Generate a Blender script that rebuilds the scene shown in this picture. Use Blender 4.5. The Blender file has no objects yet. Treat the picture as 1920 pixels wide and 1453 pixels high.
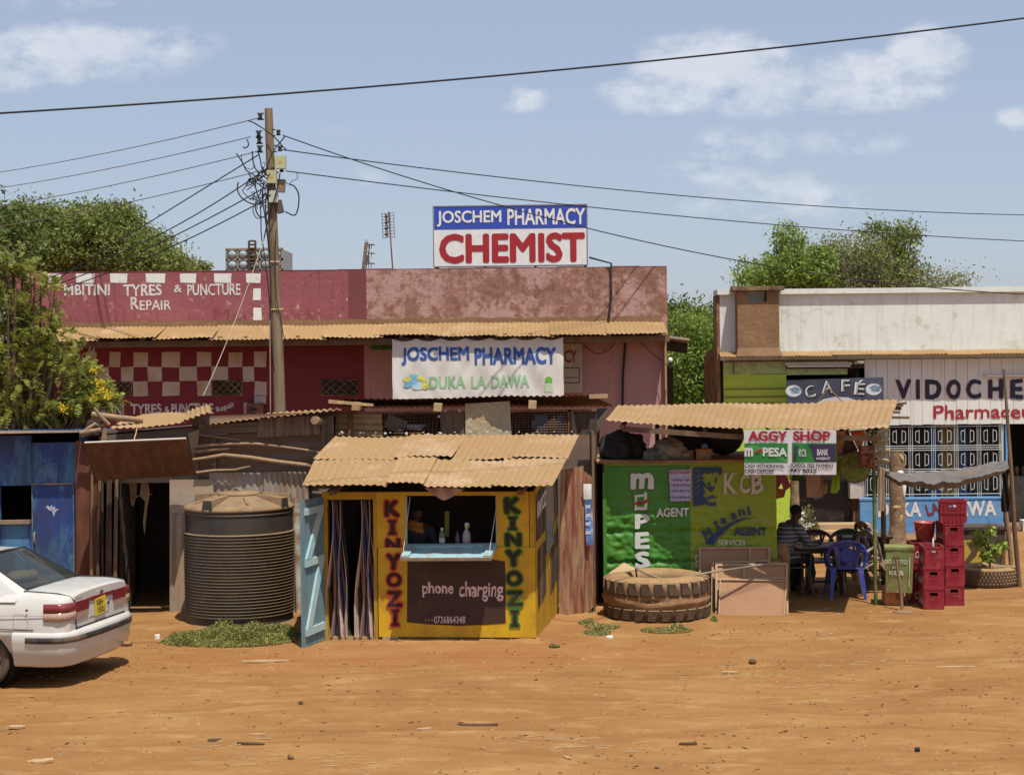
import bpy, bmesh, math, random
import numpy as np
from mathutils import Vector, Matrix, noise
random.seed(7)
R = math.radians
SC = bpy.context.scene
V = Vector
# ---------------------------------------------------------------- camera, sky, sun, exposure
F = 3000.0; HZ = 670.0; CH = 3.54; ROLL = R(0.6)
cam_data = bpy.data.cameras.new('camera'); cam = bpy.data.objects.new('camera', cam_data)
SC.collection.objects.link(cam); SC.camera = cam
cam.location = (0, 0, CH); cam.rotation_euler = (R(90), ROLL, 0)
cam_data.sensor_width = 36; cam_data.lens = F / 1920 * 36
cam_data.shift_y = -(726.5 - HZ) / 1920
cam_data.clip_start = 0.5; cam_data.clip_end = 3000
SUN = V((0.16, -0.36, 1.0)).normalized()
SC.view_settings.view_transform = 'Standard'; SC.view_settings.look = 'None'
SC.view_settings.exposure = 0.08; SC.view_settings.gamma = 1
sl = bpy.data.lights.new('sun', 'SUN'); sl.energy = 4.75; sl.angle = R(0.6); sl.color = (1, .965, .87)
so = bpy.data.objects.new('sun', sl); SC.collection.objects.link(so)
so.rotation_euler = (-SUN).to_track_quat('-Z', 'Y').to_euler(); so.location = (6, -6, 30)
world = bpy.data.worlds.new('World'); SC.world = world; world.use_nodes = True
def sky():
    nt = world.node_tree; nt.nodes.clear(); N = nt.nodes.new; L = nt.links.new
    out = N('ShaderNodeOutputWorld'); bg = N('ShaderNodeBackground'); L(bg.outputs[0], out.inputs[0])
    bg.inputs[1].default_value = 0.125
    st = N('ShaderNodeTexSky'); st.sky_type = 'NISHITA'; st.sun_disc = False
    st.sun_elevation = math.asin(SUN.z); st.sun_rotation = math.atan2(SUN.x, SUN.y)
    st.altitude = 900; st.air_density = 1.0; st.dust_density = 2.6; st.ozone_density = 1.6
    tc = N('ShaderNodeTexCoord'); sp = N('ShaderNodeSeparateXYZ'); L(tc.outputs['Generated'], sp.inputs[0])
    def mth(op, a, b=None, c=None, clamp=False):
        n = N('ShaderNodeMath'); n.operation = op; n.use_clamp = clamp
        for i, x in enumerate((a, b, c)):
            if x is None: continue
            if isinstance(x, (int, float)): n.inputs[i].default_value = x
            else: L(x, n.inputs[i])
        return n.outputs[0]
    ay = mth('MAXIMUM', sp.outputs[1], 0.05)
    u = mth('DIVIDE', sp.outputs[0], ay); v = mth('DIVIDE', sp.outputs[2], ay)
    total = None
    for (px, py, a, b, w) in [(150, 100, 210, 55, 1.0), (330, 85, 90, 35, .6), (30, 140, 120, 35, .7),
                              (1340, 125, 150, 62, 1.25), (1240, 180, 120, 36, .9), (1430, 160, 110, 62, .9),
                              (1640, 155, 150, 52, 1.0), (1745, 100, 75, 55, 1.0), (1560, 190, 110, 26, .7),
                              (985, 185, 50, 24, .75), (1400, 272, 110, 36, .7), (1590, 268, 110, 26, .5),
                              (1330, 330, 110, 30, .5), (1480, 370, 150, 45, .6), (1360, 385, 90, 30, .4), (685, 332, 55, 20, .4),
                              (890, 330, 60, 18, .22), (1910, 220, 40, 24, .7), (150, 5, 140, 20, .4), (620, 250, 50, 18, .15)]:
        a *= 1.25; b *= 1.3; du = mth('DIVIDE', mth('SUBTRACT', u, (px - 960) / F), a / F)
        dv = mth('DIVIDE', mth('SUBTRACT', v, (HZ - py - (px - 960) * .0105) / F), b / F)
        m = mth('MULTIPLY', mth('SUBTRACT', 1.0, mth('ADD', mth('MULTIPLY', du, du), mth('MULTIPLY', dv, dv)), clamp=True), w)
        total = m if total is None else mth('MAXIMUM', total, m)
    cb = N('ShaderNodeCombineXYZ'); L(u, cb.inputs[0]); L(mth('MULTIPLY', v, 1.7), cb.inputs[1])
    nz = N('ShaderNodeTexNoise'); nz.inputs['Scale'].default_value = 30; nz.inputs['Detail'].default_value = 9
    nz.inputs['Roughness'].default_value = .64; L(cb.outputs[0], nz.inputs['Vector'])
    d = mth('ADD', mth('MULTIPLY', total, .95), mth('MULTIPLY', mth('SUBTRACT', nz.outputs[0], .5), 3.0))
    mask = mth('MULTIPLY', mth('SUBTRACT', d, .16), 1.25, clamp=True)
    mask = mth('MULTIPLY', mask, mth('GREATER_THAN', total, 0.0))
    mask = mth('MULTIPLY', mth('MULTIPLY', mask, mth('MULTIPLY', total, 2.0, clamp=True)), .50)
    mix = N('ShaderNodeMix'); mix.data_type = 'RGBA'; L(mask, mix.inputs[0])
    hs = N('ShaderNodeMix'); hs.data_type = 'RGBA'; hs.inputs[0].default_value = .55; hs.inputs[7].default_value = (3.65, 4.0, 5.0, 1)
    L(st.outputs[0], hs.inputs[6])
    L(hs.outputs[2], mix.inputs[6])
    n2 = N('ShaderNodeTexNoise'); n2.inputs['Scale'].default_value = 14; L(cb.outputs[0], n2.inputs['Vector'])
    cr = N('ShaderNodeMix'); cr.data_type = 'RGBA'; L(n2.outputs[0], cr.inputs[0])
    cr.inputs[6].default_value = (5.0, 5.3, 6.0, 1); cr.inputs[7].default_value = (8.8, 8.6, 8.3, 1)
    L(cr.outputs[2], mix.inputs[7]); L(mix.outputs[2], bg.inputs[0])
sky()
# ---------------------------------------------------------------- measuring: a photo pixel to a point in the place
cR, sR = math.cos(ROLL), math.sin(ROLL)
def ray(px, py):
    dx, dy = px - 960, py - HZ
    return (dx * cR - dy * sR) / F, (dx * sR + dy * cR) / F
def P(px, py, Y):
    a, b = ray(px, py); return V((a * Y, Y, CH - b * Y))
def G(px, py, z=0.0):
    a, b = ray(px, py); Y = (CH - z) / b; return V((a * Y, Y, z))
class Wall:
    def __init__(s, A, B):
        s.A = V((A[0], A[1])); B = V((B[0], B[1])); s.L = (B - s.A).length; s.u = (B - s.A).normalized(); s.n = V((s.u.y, -s.u.x))
    def pt(s, u, z, d=0.0):
        q = s.A + s.u * u + s.n * d; return V((q.x, q.y, z))
    def px(s, px, py, d=0.0):
        a, b = ray(px, py); D = V((a, 1.0)); A = s.A + s.n * d
        t = A.dot(s.n) / D.dot(s.n); q = D * t - A; return (q.dot(s.u), CH - b * t)
    def q(s, px, py, d=0.0): return s.pt(*s.px(px, py, d), d)
def flatwall(px0, px1, Y): return Wall((P(px0, HZ, Y).x, Y), (P(px1, HZ, Y).x, Y))
# ---------------------------------------------------------------- mesh building
class MB:
    def __init__(s): s.v = []; s.f = []; s.s = []
    def add(s, vs, fs, smooth=False):
        o = len(s.v); s.v.extend([tuple(v) for v in vs]); s.f.extend([tuple(i + o for i in f) for f in fs]); s.s.extend([smooth] * len(fs)); return s
    def join(s, m, M=None):
        return s.add([(M @ V(v)) for v in m.v] if M else m.v, m.f, False) if True else s
    def box(s, c, d, rot=None):
        c = V(c); hx, hy, hz = d[0] / 2, d[1] / 2, d[2] / 2
        vs = [V((x, y, z)) for x in (-hx, hx) for y in (-hy, hy) for z in (-hz, hz)]
        if rot is not None: vs = [rot @ v for v in vs]
        return s.add([v + c for v in vs], [(0, 1, 3, 2), (4, 6, 7, 5), (0, 4, 5, 1), (2, 3, 7, 6), (0, 2, 6, 4), (1, 5, 7, 3)])
    def hexa(s, a, b):   # two quads (lists of four points), joined into a solid
        vs = list(a) + list(b)
        return s.add(vs, [(0, 1, 2, 3), (7, 6, 5, 4), (0, 4, 5, 1), (1, 5, 6, 2), (2, 6, 7, 3), (3, 7, 4, 0)])
    def slab(s, quad, th):  # quad of four points, extruded by the vector th
        th = V(th); return s.hexa([V(q) for q in quad], [V(q) + th for q in quad])
    def prism(s, poly, th):
        th = V(th); n = len(poly); vs = [V(p) for p in poly] + [V(p) + th for p in poly]
        fs = [tuple(range(n)), tuple(range(2 * n - 1, n - 1, -1))] + [(i, n + i, n + (i + 1) % n, (i + 1) % n) for i in range(n)]
        return s.add(vs, fs)
    def ngon(s, poly): return s.add(poly, [tuple(range(len(poly)))])
    def wbox(s, w, u0, u1, z0, z1, d0, d1):  # box on a wall; d grows outwards
        return s.hexa([w.pt(u0, z0, d1), w.pt(u1, z0, d1), w.pt(u1, z1, d1), w.pt(u0, z1, d1)],
                      [w.pt(u0, z0, d0), w.pt(u1, z0, d0), w.pt(u1, z1, d0), w.pt(u0, z1, d0)])
    def wpx(s, w, x0, y0, x1, y1, d0, d1):   # photo rectangle -> upright box on a wall
        u0, z1 = w.px(x0, (y0 + y1) / 2, d1)[0], w.px((x0 + x1) / 2, y0, d1)[1]
        u1, z0 = w.px(x1, (y0 + y1) / 2, d1)[0], w.px((x0 + x1) / 2, y1, d1)[1]
        return s.wbox(w, u0, u1, max(z0, -.05), z1, d0, d1)
    def tube(s, pts, r, n=8, cap=True, smooth=True):
        pts = [V(p) for p in pts]; k = len(pts); rs = r if isinstance(r, (list, tuple)) else [r] * k
        vs = []; fs = []; t0 = (pts[1] - pts[0]).normalized(); up = V((0, 0, 1)) if abs(t0.z) < .9 else V((1, 0, 0))
        a = t0.cross(up).normalized()
        for i in range(k):
            t = (pts[min(i + 1, k - 1)] - pts[max(i - 1, 0)]).normalized()
            a = (a - t * a.dot(t)).normalized(); b = t.cross(a)
            for j in range(n):
                an = 2 * math.pi * j / n; vs.append(pts[i] + (a * math.cos(an) + b * math.sin(an)) * rs[i])
        for i in range(k - 1):
            for j in range(n):
                j2 = (j + 1) % n; fs.append((i * n + j, i * n + j2, (i + 1) * n + j2, (i + 1) * n + j))
        s.add(vs, fs, smooth)
        if cap: s.add(vs[:n], [tuple(range(n - 1, -1, -1))]); s.add(vs[-n:], [tuple(range(n))])
        return s
    def lathe(s, prof, n=32, c=(0, 0, 0), smooth=True, close=False, a0=0, sq=None):
        c = V(c); vs = []; fs = []; k = len(prof)
        for i in range(n):
            an = 2 * math.pi * i / n + a0
            for r, z in prof: vs.append(c + V((r * math.cos(an), r * math.sin(an), z)))
        for i in range(n):
            i2 = (i + 1) % n
            for j in range(k - 1 + (1 if close else 0)):
                j2 = (j + 1) % k; fs.append((i * k + j, i2 * k + j, i2 * k + j2, i * k + j2))
        return s.add(vs, fs, smooth)
    def ell(s, c, r, n=12, rot=None):
        c = V(c); vs = []; fs = []
        for i in range(n + 1):
            th = math.pi * i / n
            for j in range(n * 2):
                ph = math.pi * j / n; v = V((r[0] * math.sin(th) * math.cos(ph), r[1] * math.sin(th) * math.sin(ph), r[2] * math.cos(th)))
                vs.append((rot @ v if rot is not None else v) + c)
        for i in range(n):
            for j in range(n * 2):
                j2 = (j + 1) % (n * 2); fs.append((i * 2 * n + j, (i + 1) * 2 * n + j, (i + 1) * 2 * n + j2, i * 2 * n + j2))
        return s.add(vs, fs, True)
    def grid(s, fn, nu, nv, smooth=True):
        vs = [fn(i / nu, j / nv) for j in range(nv + 1) for i in range(nu + 1)]
        fs = [(j * (nu + 1) + i, j * (nu + 1) + i + 1, (j + 1) * (nu + 1) + i + 1, (j + 1) * (nu + 1) + i) for j in range(nv) for i in range(nu)]
        return s.add(vs, fs, smooth)
    def corr(s, a, b, c, d, wl=.076, amp=.011, rag=.02, sag=.012, seed=0, tears=0, th=.003):
        # corrugated sheet: a front-left, b front-right, c back-right, d back-left; ridges run front to back
        a, b, c, d = V(a), V(b), V(c), V(d); n = (b - a).cross(d - a).normalized()
        if n.z < 0 and abs(n.z) > .15: n = -n
        L = (b - a).length; nw = max(2, round(L / wl)); nu = nw * 6; nv = 6; rnd = random.Random(seed)
        ph = rnd.random() * 9
        def fn(u, v, off=0):
            vv = v
            if v == 0: vv = -rag * noise.noise(V((u * L * 1.7, ph, 0))) - rag * .5 * noise.noise(V((u * L * 7, ph, 3)))
            p = (a.lerp(b, u)).lerp(d.lerp(c, u), vv)
            w = amp * .65 * math.sin(2 * math.pi * u * nw) + sag * noise.noise(V((u * L * .9 + ph, v * 1.3, ph))) * 2 + .006 * noise.noise(V((u * L * 5, v * 3, ph)))
            return p + n * (w + off)
        s.grid(lambda u, v: fn(u, v), nu, nv); s.grid(lambda u, v: fn(u, 1 - v, -th), nu, nv)
        return s
WL = {}
def make(name, mb, mat, org, parent):
    me = bpy.data.meshes.new(name); org = V(org)
    me.from_pydata([(v[0] - org.x, v[1] - org.y, v[2] - org.z) for v in mb.v], [], mb.f); me.validate()
    if len(me.polygons) == len(mb.s): me.polygons.foreach_set('use_smooth', mb.s)
    else: me.polygons.foreach_set('use_smooth', [False] * len(me.polygons))
    me.materials.append(mat); o = bpy.data.objects.new(name, me); SC.collection.objects.link(o)
    if parent is not None: o.parent = parent
    return o
def part(name, mb, mat, parent, label=None, kind=None):
    o = make(name, mb, mat, WL[parent], parent); WL[o] = WL[parent]
    if label: o['label'] = label
    if kind: o['kind'] = kind
    return o
def thing(name, label, cat, loc=(0, 0, 0), group=None):
    o = bpy.data.objects.new(name, None); SC.collection.objects.link(o); o.location = loc; o.empty_display_size = .2
    o['label'] = label; o['category'] = cat
    if group: o['group'] = group
    WL[o] = V(loc); return o
def solo(name, mb, mat, label, cat, group=None, kind=None):
    vs = mb.v; zs = min(v[2] for v in vs)
    org = V(((min(v[0] for v in vs) + max(v[0] for v in vs)) / 2, (min(v[1] for v in vs) + max(v[1] for v in vs)) / 2, zs))
    o = make(name, mb, mat, org, None); o.location = org; WL[o] = org
    if label: o['label'] = label
    if cat: o['category'] = cat
    if group: o['group'] = group
    if kind: o['kind'] = kind
    return o
def struct(name, mb, mat):
    o = make(name, mb, mat, (0, 0, 0), None); o['kind'] = 'structure'; return o
def dup(root, loc, rz=0, label=None, rx=0, ry=0):
    def cp(o, p):
        c = o.copy(); SC.collection.objects.link(c); c.parent = p
        for ch in list(o.children): cp(ch, c)
        return c
    r = cp(root, None); r.location = loc; r.rotation_euler = (rx, ry, rz)
    if label: r['label'] = label
    return r
def place(o, loc, rz=0, rx=0, ry=0): o.location = loc; o.rotation_euler = (rx, ry, rz); return o
# ---------------------------------------------------------------- materials
DUST = (.42, .26, .12)
MATS = {}
def M(name, col, r=.85, var=.14, sc=4, dirt=None, da=.35, ds=2.0, hard=.25, bump=.12, bs=30, metal=0, stretch=(1, 1, 1), top=0, col2=None, c2a=.4, c2s=5, spec=.3, big=0, isl=0, runs=0, crack=0):
    if name in MATS: return MATS[name]
    m = bpy.data.materials.new(name); m.use_nodes = True; nt = m.node_tree; N = nt.nodes.new; L = nt.links.new
    b = nt.nodes['Principled BSDF']; b.inputs['Metallic'].default_value = metal; b.inputs['Specular IOR Level'].default_value = spec
    tc = N('ShaderNodeTexCoord'); mp = N('ShaderNodeMapping'); L(tc.outputs['Object'], mp.inputs[0]); mp.inputs['Scale'].default_value = stretch
    oi = N('ShaderNodeObjectInfo'); vm = N('ShaderNodeVectorMath'); vm.operation = 'SCALE'; vm.inputs[0].default_value = (7.1, 3.3, 5.7)
    L(oi.outputs['Random'], vm.inputs['Scale']); L(vm.outputs[0], mp.inputs['Location'])
    def nz(scale, det=6, rough=.6):
        n = N('ShaderNodeTexNoise'); n.inputs['Scale'].default_value = scale; n.inputs['Detail'].default_value = det; n.inputs['Roughness'].default_value = rough
        L(mp.outputs[0], n.inputs['Vector']); return n.outputs[0]
    def mr(x, lo, hi, a=0., bb=1.):
        n = N('ShaderNodeMapRange'); n.inputs[1].default_value = lo; n.inputs[2].default_value = hi; n.inputs[3].default_value = a; n.inputs[4].default_value = bb; L(x, n.inputs[0]); return n.outputs[0]
    def mix(fac, a, c):
        n = N('ShaderNodeMix'); n.data_type = 'RGBA'
        if isinstance(fac, (int, float)): n.inputs[0].default_value = fac
        else: L(fac, n.inputs[0])
        for i, x in ((6, a), (7, c)):
            if isinstance(x, tuple): n.inputs[i].default_value = (*[min(1, max(0, q)) for q in x[:3]], 1)
            else: L(x, n.inputs[i])
        return n.outputs[2]
    C = mix(mr(nz(sc), .3, .7), tuple(x * (1 - var) for x in col), tuple(x * (1 + var) for x in col))
    if big: C = mix(mr(nz(big, 3), .35, .65, 0, .5), C, tuple(x * (1 - var * 1.6) for x in col))
    if col2: C = mix(mr(nz(c2s, 8, .7), 1 - c2a - .04 - .1, 1 - c2a + .04 - .1), C, col2)
    if dirt is None: dirt = DUST
    if isl:
        gi = N('ShaderNodeNewGeometry'); C = mix(mr(gi.outputs['Random Per Island'], 0, 1, 0, isl), C, tuple(x * .55 for x in col))
    if da > 0: C = mix(mr(nz(ds, 9, .68), .62 - da * .5 - hard * .5 + .1, .62 - da * .5 + hard * .5 + .1, 0, min(1, .5 + da)), C, dirt)
    if top:
        ge = N('ShaderNodeNewGeometry'); sp = N('ShaderNodeSeparateXYZ'); L(ge.outputs['Normal'], sp.inputs[0])
        mu = N('ShaderNodeMath'); mu.operation = 'MULTIPLY'; L(mr(sp.outputs[2], .15, .75, 0, top), mu.inputs[0]); L(mr(nz(9), .25, .6, .55, 1), mu.inputs[1])
        C = mix(mu.outputs[0], C, DUST)
    if runs:
        m2 = N('ShaderNodeMapping'); L(tc.outputs['Object'], m2.inputs[0]); m2.inputs['Scale'].default_value = (7, 7, .55); n2 = N('ShaderNodeTexNoise'); n2.inputs['Scale'].default_value = 1.6; n2.inputs['Detail'].default_value = 7; L(m2.outputs[0], n2.inputs['Vector'])
        C = mix(mr(n2.outputs[0], .54, .70, 0, runs), C, tuple(x * .5 + .02 for x in dirt))
    if crack:
        vo = N('ShaderNodeTexVoronoi'); vo.feature = 'DISTANCE_TO_EDGE'; vo.inputs['Scale'].default_value = .9; n3 = N('ShaderNodeTexNoise'); n3.inputs['Scale'].default_value = 5; L(mp.outputs[0], n3.inputs['Vector']); va = N('ShaderNodeVectorMath'); va.operation = 'MULTIPLY_ADD'; L(n3.outputs['Color'], va.inputs[0]); va.inputs[1].default_value = (.35, .35, .35); L(mp.outputs[0], va.inputs[2]); L(va.outputs[0], vo.inputs['Vector'])
        ck = N('ShaderNodeMath'); ck.operation = 'MULTIPLY'; L(mr(vo.outputs['Distance'], 0, .012, crack, 0), ck.inputs[0]); L(mr(nz(.8, 3), .45, .6), ck.inputs[1]); C = mix(ck.outputs[0], C, tuple(x * .25 for x in col))
    L(C, b.inputs['Base Color']); L(mr(nz(sc * 3), .3, .7, max(0, r - .08), min(1, r + .08)), b.inputs['Roughness'])
    if bump:
        bp = N('ShaderNodeBump'); bp.inputs['Strength'].default_value = min(1, bump * 2); bp.inputs['Distance'].default_value = .02
        L(nz(bs, 8, .65), bp.inputs['Height']); L(bp.outputs[0], b.inputs['Normal'])
    MATS[name] = m; return m
def glass(name, col=(.02, .025, .025), alpha=.35, rough=.04):
    m = bpy.data.materials.new(name); m.use_nodes = True; nt = m.node_tree; N = nt.nodes.new; L = nt.links.new
    b = nt.nodes['Principled BSDF']; b.inputs['Base Color'].default_value = (*col, 1); b.inputs['Roughness'].default_value = rough
    b.inputs['Specular IOR Level'].default_value = .6; b.inputs['Alpha'].default_value = alpha; return m
ROOF = M('dusty_sheet', (.385, .243, .112), r=.85, var=.16, sc=2.2, dirt=(.23, .125, .06), da=.24, ds=2.2, hard=.4, bump=.1, bs=40, col2=(.46, .31, .18), c2a=.34, c2s=1.3, spec=.15, isl=.42)
RUST = M('rusty_iron', (.17, .075, .04), var=.4, sc=6, dirt=(.28, .15, .08), da=.3, ds=5, bump=.15, top=.6)
GALV = M('weathered_galvanised', (.33, .31, .27), r=.6, var=.2, sc=3, dirt=(.26, .14, .07), da=.42, ds=3.2, hard=.3, bump=.1, stretch=(1, 1, .35), col2=(.46, .36, .24), c2a=.4, c2s=2)
GALVD = M('old_brown_iron', (.16, .125, .10), r=.75, var=.3, sc=3, dirt=(.20, .10, .055), da=.4, ds=2.5, bump=.12, stretch=(.4, 1, 1.6))
WOOD = M('weathered_wood', (.16, .10, .062), var=.3, sc=9, stretch=(1, 1, .15), dirt=(.30, .18, .10), da=.2, bump=.3, bs=40, top=.35)
WOODL = M('pale_wood', (.42, .29, .16), var=.2, sc=9, dirt=(.25, .15, .08), da=.2, bump=.2, bs=40, top=.3)
POLEW = M('stick_bark', (.24, .155, .10), var=.3, sc=12, dirt=(.36, .23, .13), da=.25, bump=.3, bs=35, top=.5)
DARK = M('shade_black', (.03, .023, .018), var=.3, da=.1, dirt=(.05, .03, .02), bump=.05)  # near-black for cords and rags, and painted shade in openings and hollows
DARKW = M('dark_boards', (.075, .052, .038), var=.3, sc=6, stretch=(3, 1, .3), da=.25, dirt=(.07, .045, .03), bump=.1)
MAROON = M('maroon_paint', (.20, .028, .040), r=.8, var=.12, sc=2, dirt=(.16, .03, .035), da=.3, ds=1.6, hard=.4, bump=.12, bs=14)
MAROONF = M('faded_maroon_paint', (.33, .105, .115), r=.85, runs=.45, crack=.8, var=.16, sc=1.8, dirt=(.22, .055, .065), da=.36, ds=.9, hard=.3, bump=.3, bs=9, col2=(.62, .42, .30), c2a=.262, c2s=6)
MAROOND = M('dark_maroon_plaster', (.20, .055, .06), r=.85, var=.15, sc=2, dirt=(.12, .05, .05), da=.3, bump=.2, bs=12)
PINK = M('pink_paint', (.43, .235, .225), runs=.25, crack=.5, var=.08, sc=1.5, dirt=(.36, .19, .17), da=.2, ds=1, hard=.5, bump=.1, bs=12)
PEEL = M('peeling_pink_plaster', (.30, .155, .115), runs=.4, crack=.9, r=.9, var=.18, sc=2.4, dirt=(.22, .10, .06), da=.34, ds=4.5, hard=.10, bump=.5, bs=9, col2=(.44, .26, .225), c2a=.40, c2s=1.2)
WHITE = M('old_white_paint', (.69, .71, .66), runs=.2, crack=.35, r=.7, var=.05, sc=2, dirt=(.45, .46, .28), da=.17, ds=3.2, hard=.12, bump=.12, bs=9)
WHITEP = M('white_paint', (.72, .71, .67), r=.75, var=.08, sc=9, dirt=(.4, .25, .2), da=.12, ds=6, bump=.05)
BOARD = M('white_boards', (.68, .67, .63), runs=.2, r=.7, var=.05, sc=3, stretch=(1, 1, .2), dirt=(.42, .36, .28), da=.15, ds=2, bump=.05)
LIME = M('lime_paint', (.42, .56, .06), r=.75, var=.1, sc=3, dirt=(.36, .30, .10), da=.25, ds=3, hard=.15, bump=.25, bs=10)
LIMEP = M('pale_green_boards', (.40, .48, .20), r=.75, var=.12, sc=3, dirt=(.24, .20, .08), da=.3, ds=5, hard=.15, bump=.15)
BLUE = M('blue_wall_paint', (.105, .27, .52), runs=.2, crack=.8, r=.75, var=.1, sc=3, dirt=(.22, .26, .34), da=.2, ds=3, bump=.25, bs=10)
MUD = M('mud_plaster', (.26, .15, .078), var=.25, sc=3, dirt=(.20, .10, .05), da=.35, ds=2, hard=.4, bump=.4, bs=12)
MUDD = M('brown_side_plaster', (.14, .065, .04), var=.2, sc=3, bump=.2)  # dark brown plaster of the side wall
# ---------------------------------------------------------------- lettering
_tc = {}
def glyphs(s, off=0.0, shear=0.0):
    k = (s, off, shear)
    if k not in _tc:
        cu = bpy.data.curves.new('t', 'FONT'); cu.body = s; cu.offset = off; cu.shear = shear; cu.resolution_u = 3; cu.fill_mode = 'FRONT'
        ob = bpy.data.objects.new('t', cu); me = bpy.data.meshes.new_from_object(ob)
        _tc[k] = ([(v.co.x, v.co.y) for v in me.vertices], [tuple(p.vertices) for p in me.polygons])
        bpy.data.objects.remove(ob); bpy.data.curves.remove(cu); bpy.data.meshes.remove(me)
    return _tc[k]
def text_to(s, fn, off=0.0, shear=0.0, base=None, cut=0, nrm=None):
    """letters of s mapped by fn(a, b), a and b running 0..1 over the box of the plain word"""
    vs, fs = glyphs(s, off, shear); bs, _ = glyphs(s, off if base is None else base, shear)
    pv, _ = glyphs(s, 0.0, shear); X0 = min(v[0] for v in pv); X1 = max(v[0] for v in pv); Y0 = min(v[1] for v in pv); Y1 = max(v[1] for v in pv)
    x0 = min(v[0] for v in bs); x1 = max(v[0] for v in bs); y0 = min(v[1] for v in bs); y1 = max(v[1] for v in bs)
    mb = MB()
    if nrm is not None and (off > .02):
        o2 = off * .78; dirs = [(0, 0)] + [(math.cos(t), math.sin(t)) for t in (.8, 2.4, 3.9, 5.5)] if cut else [(0, 0)] + [(math.cos(t) * k, math.sin(t) * k) for k in ((.55, 1) if off > .06 else (1,)) for t in [6.2832 * i / (8 if off < .06 else 12) for i in range(8 if off < .06 else 12)]]
        v2, f2 = glyphs(s, 0.0, shear)
        bx = o2 if (base is None or base > .02) else 0; bx = o2 if base is None else base * .78
        for j, (dx, dy) in enumerate(dirs): mb.add([fn((x + dx * o2 - X0 + bx) / (X1 - X0 + 2 * bx), (y + dy * o2 - Y0 + bx) / (Y1 - Y0 + 2 * bx)) + nrm * (j * .00025) for x, y in v2], f2)
        if not cut: return mb
        pts = []; fs = []
        for j, (dx, dy) in enumerate(dirs): fs += [tuple(i + len(pts) for i in f) for f in f2]; pts += [((x + dx * o2 - X0 + bx) / (X1 - X0 + 2 * bx), (y + dy * o2 - Y0 + bx) / (Y1 - Y0 + 2 * bx), j * .0003) for x, y in v2]
        mb = MB(); ff = fn; fn = lambda a, b, e: ff(a, b) + nrm * e; o3 = True
    else: o3 = False
    if not o3: pts = [((x - x0) / (x1 - x0), (y - y0) / (y1 - y0)) for x, y in vs]
    if cut:
        bm = bmesh.new(); bv = [bm.verts.new((q[0], q[2] if o3 else 0, q[1])) for q in pts]
        for f in fs:
            try: bm.faces.new([bv[i] for i in f])
            except ValueError: pass
        for k in range(1, cut):
            g = bm.verts[:] + bm.edges[:] + bm.faces[:]
            bmesh.ops.bisect_plane(bm, geom=g, plane_co=(k / cut, 0, 0), plane_no=(1, 0, 0))
        for k in range(1, 4):
            g = bm.verts[:] + bm.edges[:] + bm.faces[:]
            bmesh.ops.bisect_plane(bm, geom=g, plane_co=(0, 0, k / 4), plane_no=(0, 0, 1))
        bm.verts.index_update(); mb.add([fn(v.co.x, v.co.z, v.co.y) if o3 else fn(v.co.x, v.co.z) for v in bm.verts], [tuple(v.index for v in f.verts) for f in bm.faces]); bm.free()
    else: mb.add([fn(a, b) for a, b in pts], fs)
    return mb
def word(w, s, x0, y0, x1, y1, d=.004, off=0.0, shear=0.0, base=None, rot=0, hand=True, wob=0):
    """painted word filling the photo rectangle on wall w, facing out"""
    u0, z1 = w.px(x0, (y0), d); u1, _ = w.px(x1, (y0 + y1) / 2, d); z1 = w.px((x0 + x1) / 2, y0, d)[1]; z0 = w.px((x0 + x1) / 2, y1, d)[1]
    cu, cz = (u0 + u1) / 2, (z0 + z1) / 2; c, sn = math.cos(R(rot)), math.sin(R(rot))
    def fn(a, b):
        k = (z1 - z0) * .06 if hand else 0; x = (a - .5) * (u1 - u0) + k * noise.noise(V((a * len(s) * 2.1, b * 2.3, cu))); z = (b - .5) * (z1 - z0) + wob * noise.noise(V((a * 9, b * 2, len(s)))) + k * noise.noise(V((a * len(s) * 1.7, b * 1.9, cu + 7)))
        return w.pt(cu + x * c - z * sn, cz + x * sn + z * c, d)
    return text_to(s, fn, off, shear, base, nrm=V((w.n.x, w.n.y, 0)))
def poly(w, pts, d=.004): return MB().ngon([w.q(x, y, d) for x, y in pts])
PAINTS = {}
def paint(name, col, r=.7, worn=0, wc=(.3, .15, .1)): return M(name, col, r=r, var=.07, sc=8, da=worn, dirt=wc, ds=14, hard=.12, bump=.03)
INK_R = paint('red_lettering', (.34, .022, .03)); INK_W = paint('white_lettering', (.66, .64, .60), worn=.24, wc=(.35, .12, .12)); INK_B = paint('blue_lettering', (.03, .07, .30))
INK_K = paint('black_lettering', (.022, .02, .022))
# ---------------------------------------------------------------- ground
def tracks(x, y):
    h = 0
    for y0, am, ph, k, w, dep in ((18.2, .25, .3, .35, .05, .012), (17.5, .45, 1.2, .62, .07, .014), (16.9, .35, 2.2, .5, .05, .010), (16.2, .5, 1.9, .58, .07, .014),
                                  (15.6, .4, .2, .65, .05, .012), (15.0, .3, 1.1, .43, .06, .012), (17.9, .7, 2.8, .41, .04, .012), (18.7, .3, 2.1, .7, .05, .008), (16.5, .8, .9, .37, .04, .010), (17.2, .9, 4.1, .47, .035, .009), (14.4, .5, 3.3, .5, .05, .010)):
        yc = y0 + am * math.sin(x * k + ph) + .07 * math.sin(x * 1.7 + ph * 3); t = (y - yc) / w
        if abs(t) < 4: h += -1.5 * dep * math.exp(-t * t) + dep * .6 * math.exp(-(abs(t) - 1.6) ** 2 * 3)
    return h
SEG = [(G(708, 1199), G(1005, 1201)), (G(1005, 1201), G(1047, 1152)), (G(1047, 1152), G(1123, 1152)), (G(1130, 1140), G(1453, 1140)), (G(320, 1148), G(352, 1150)), (G(145, 1148), G(178, 1148))]
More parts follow.
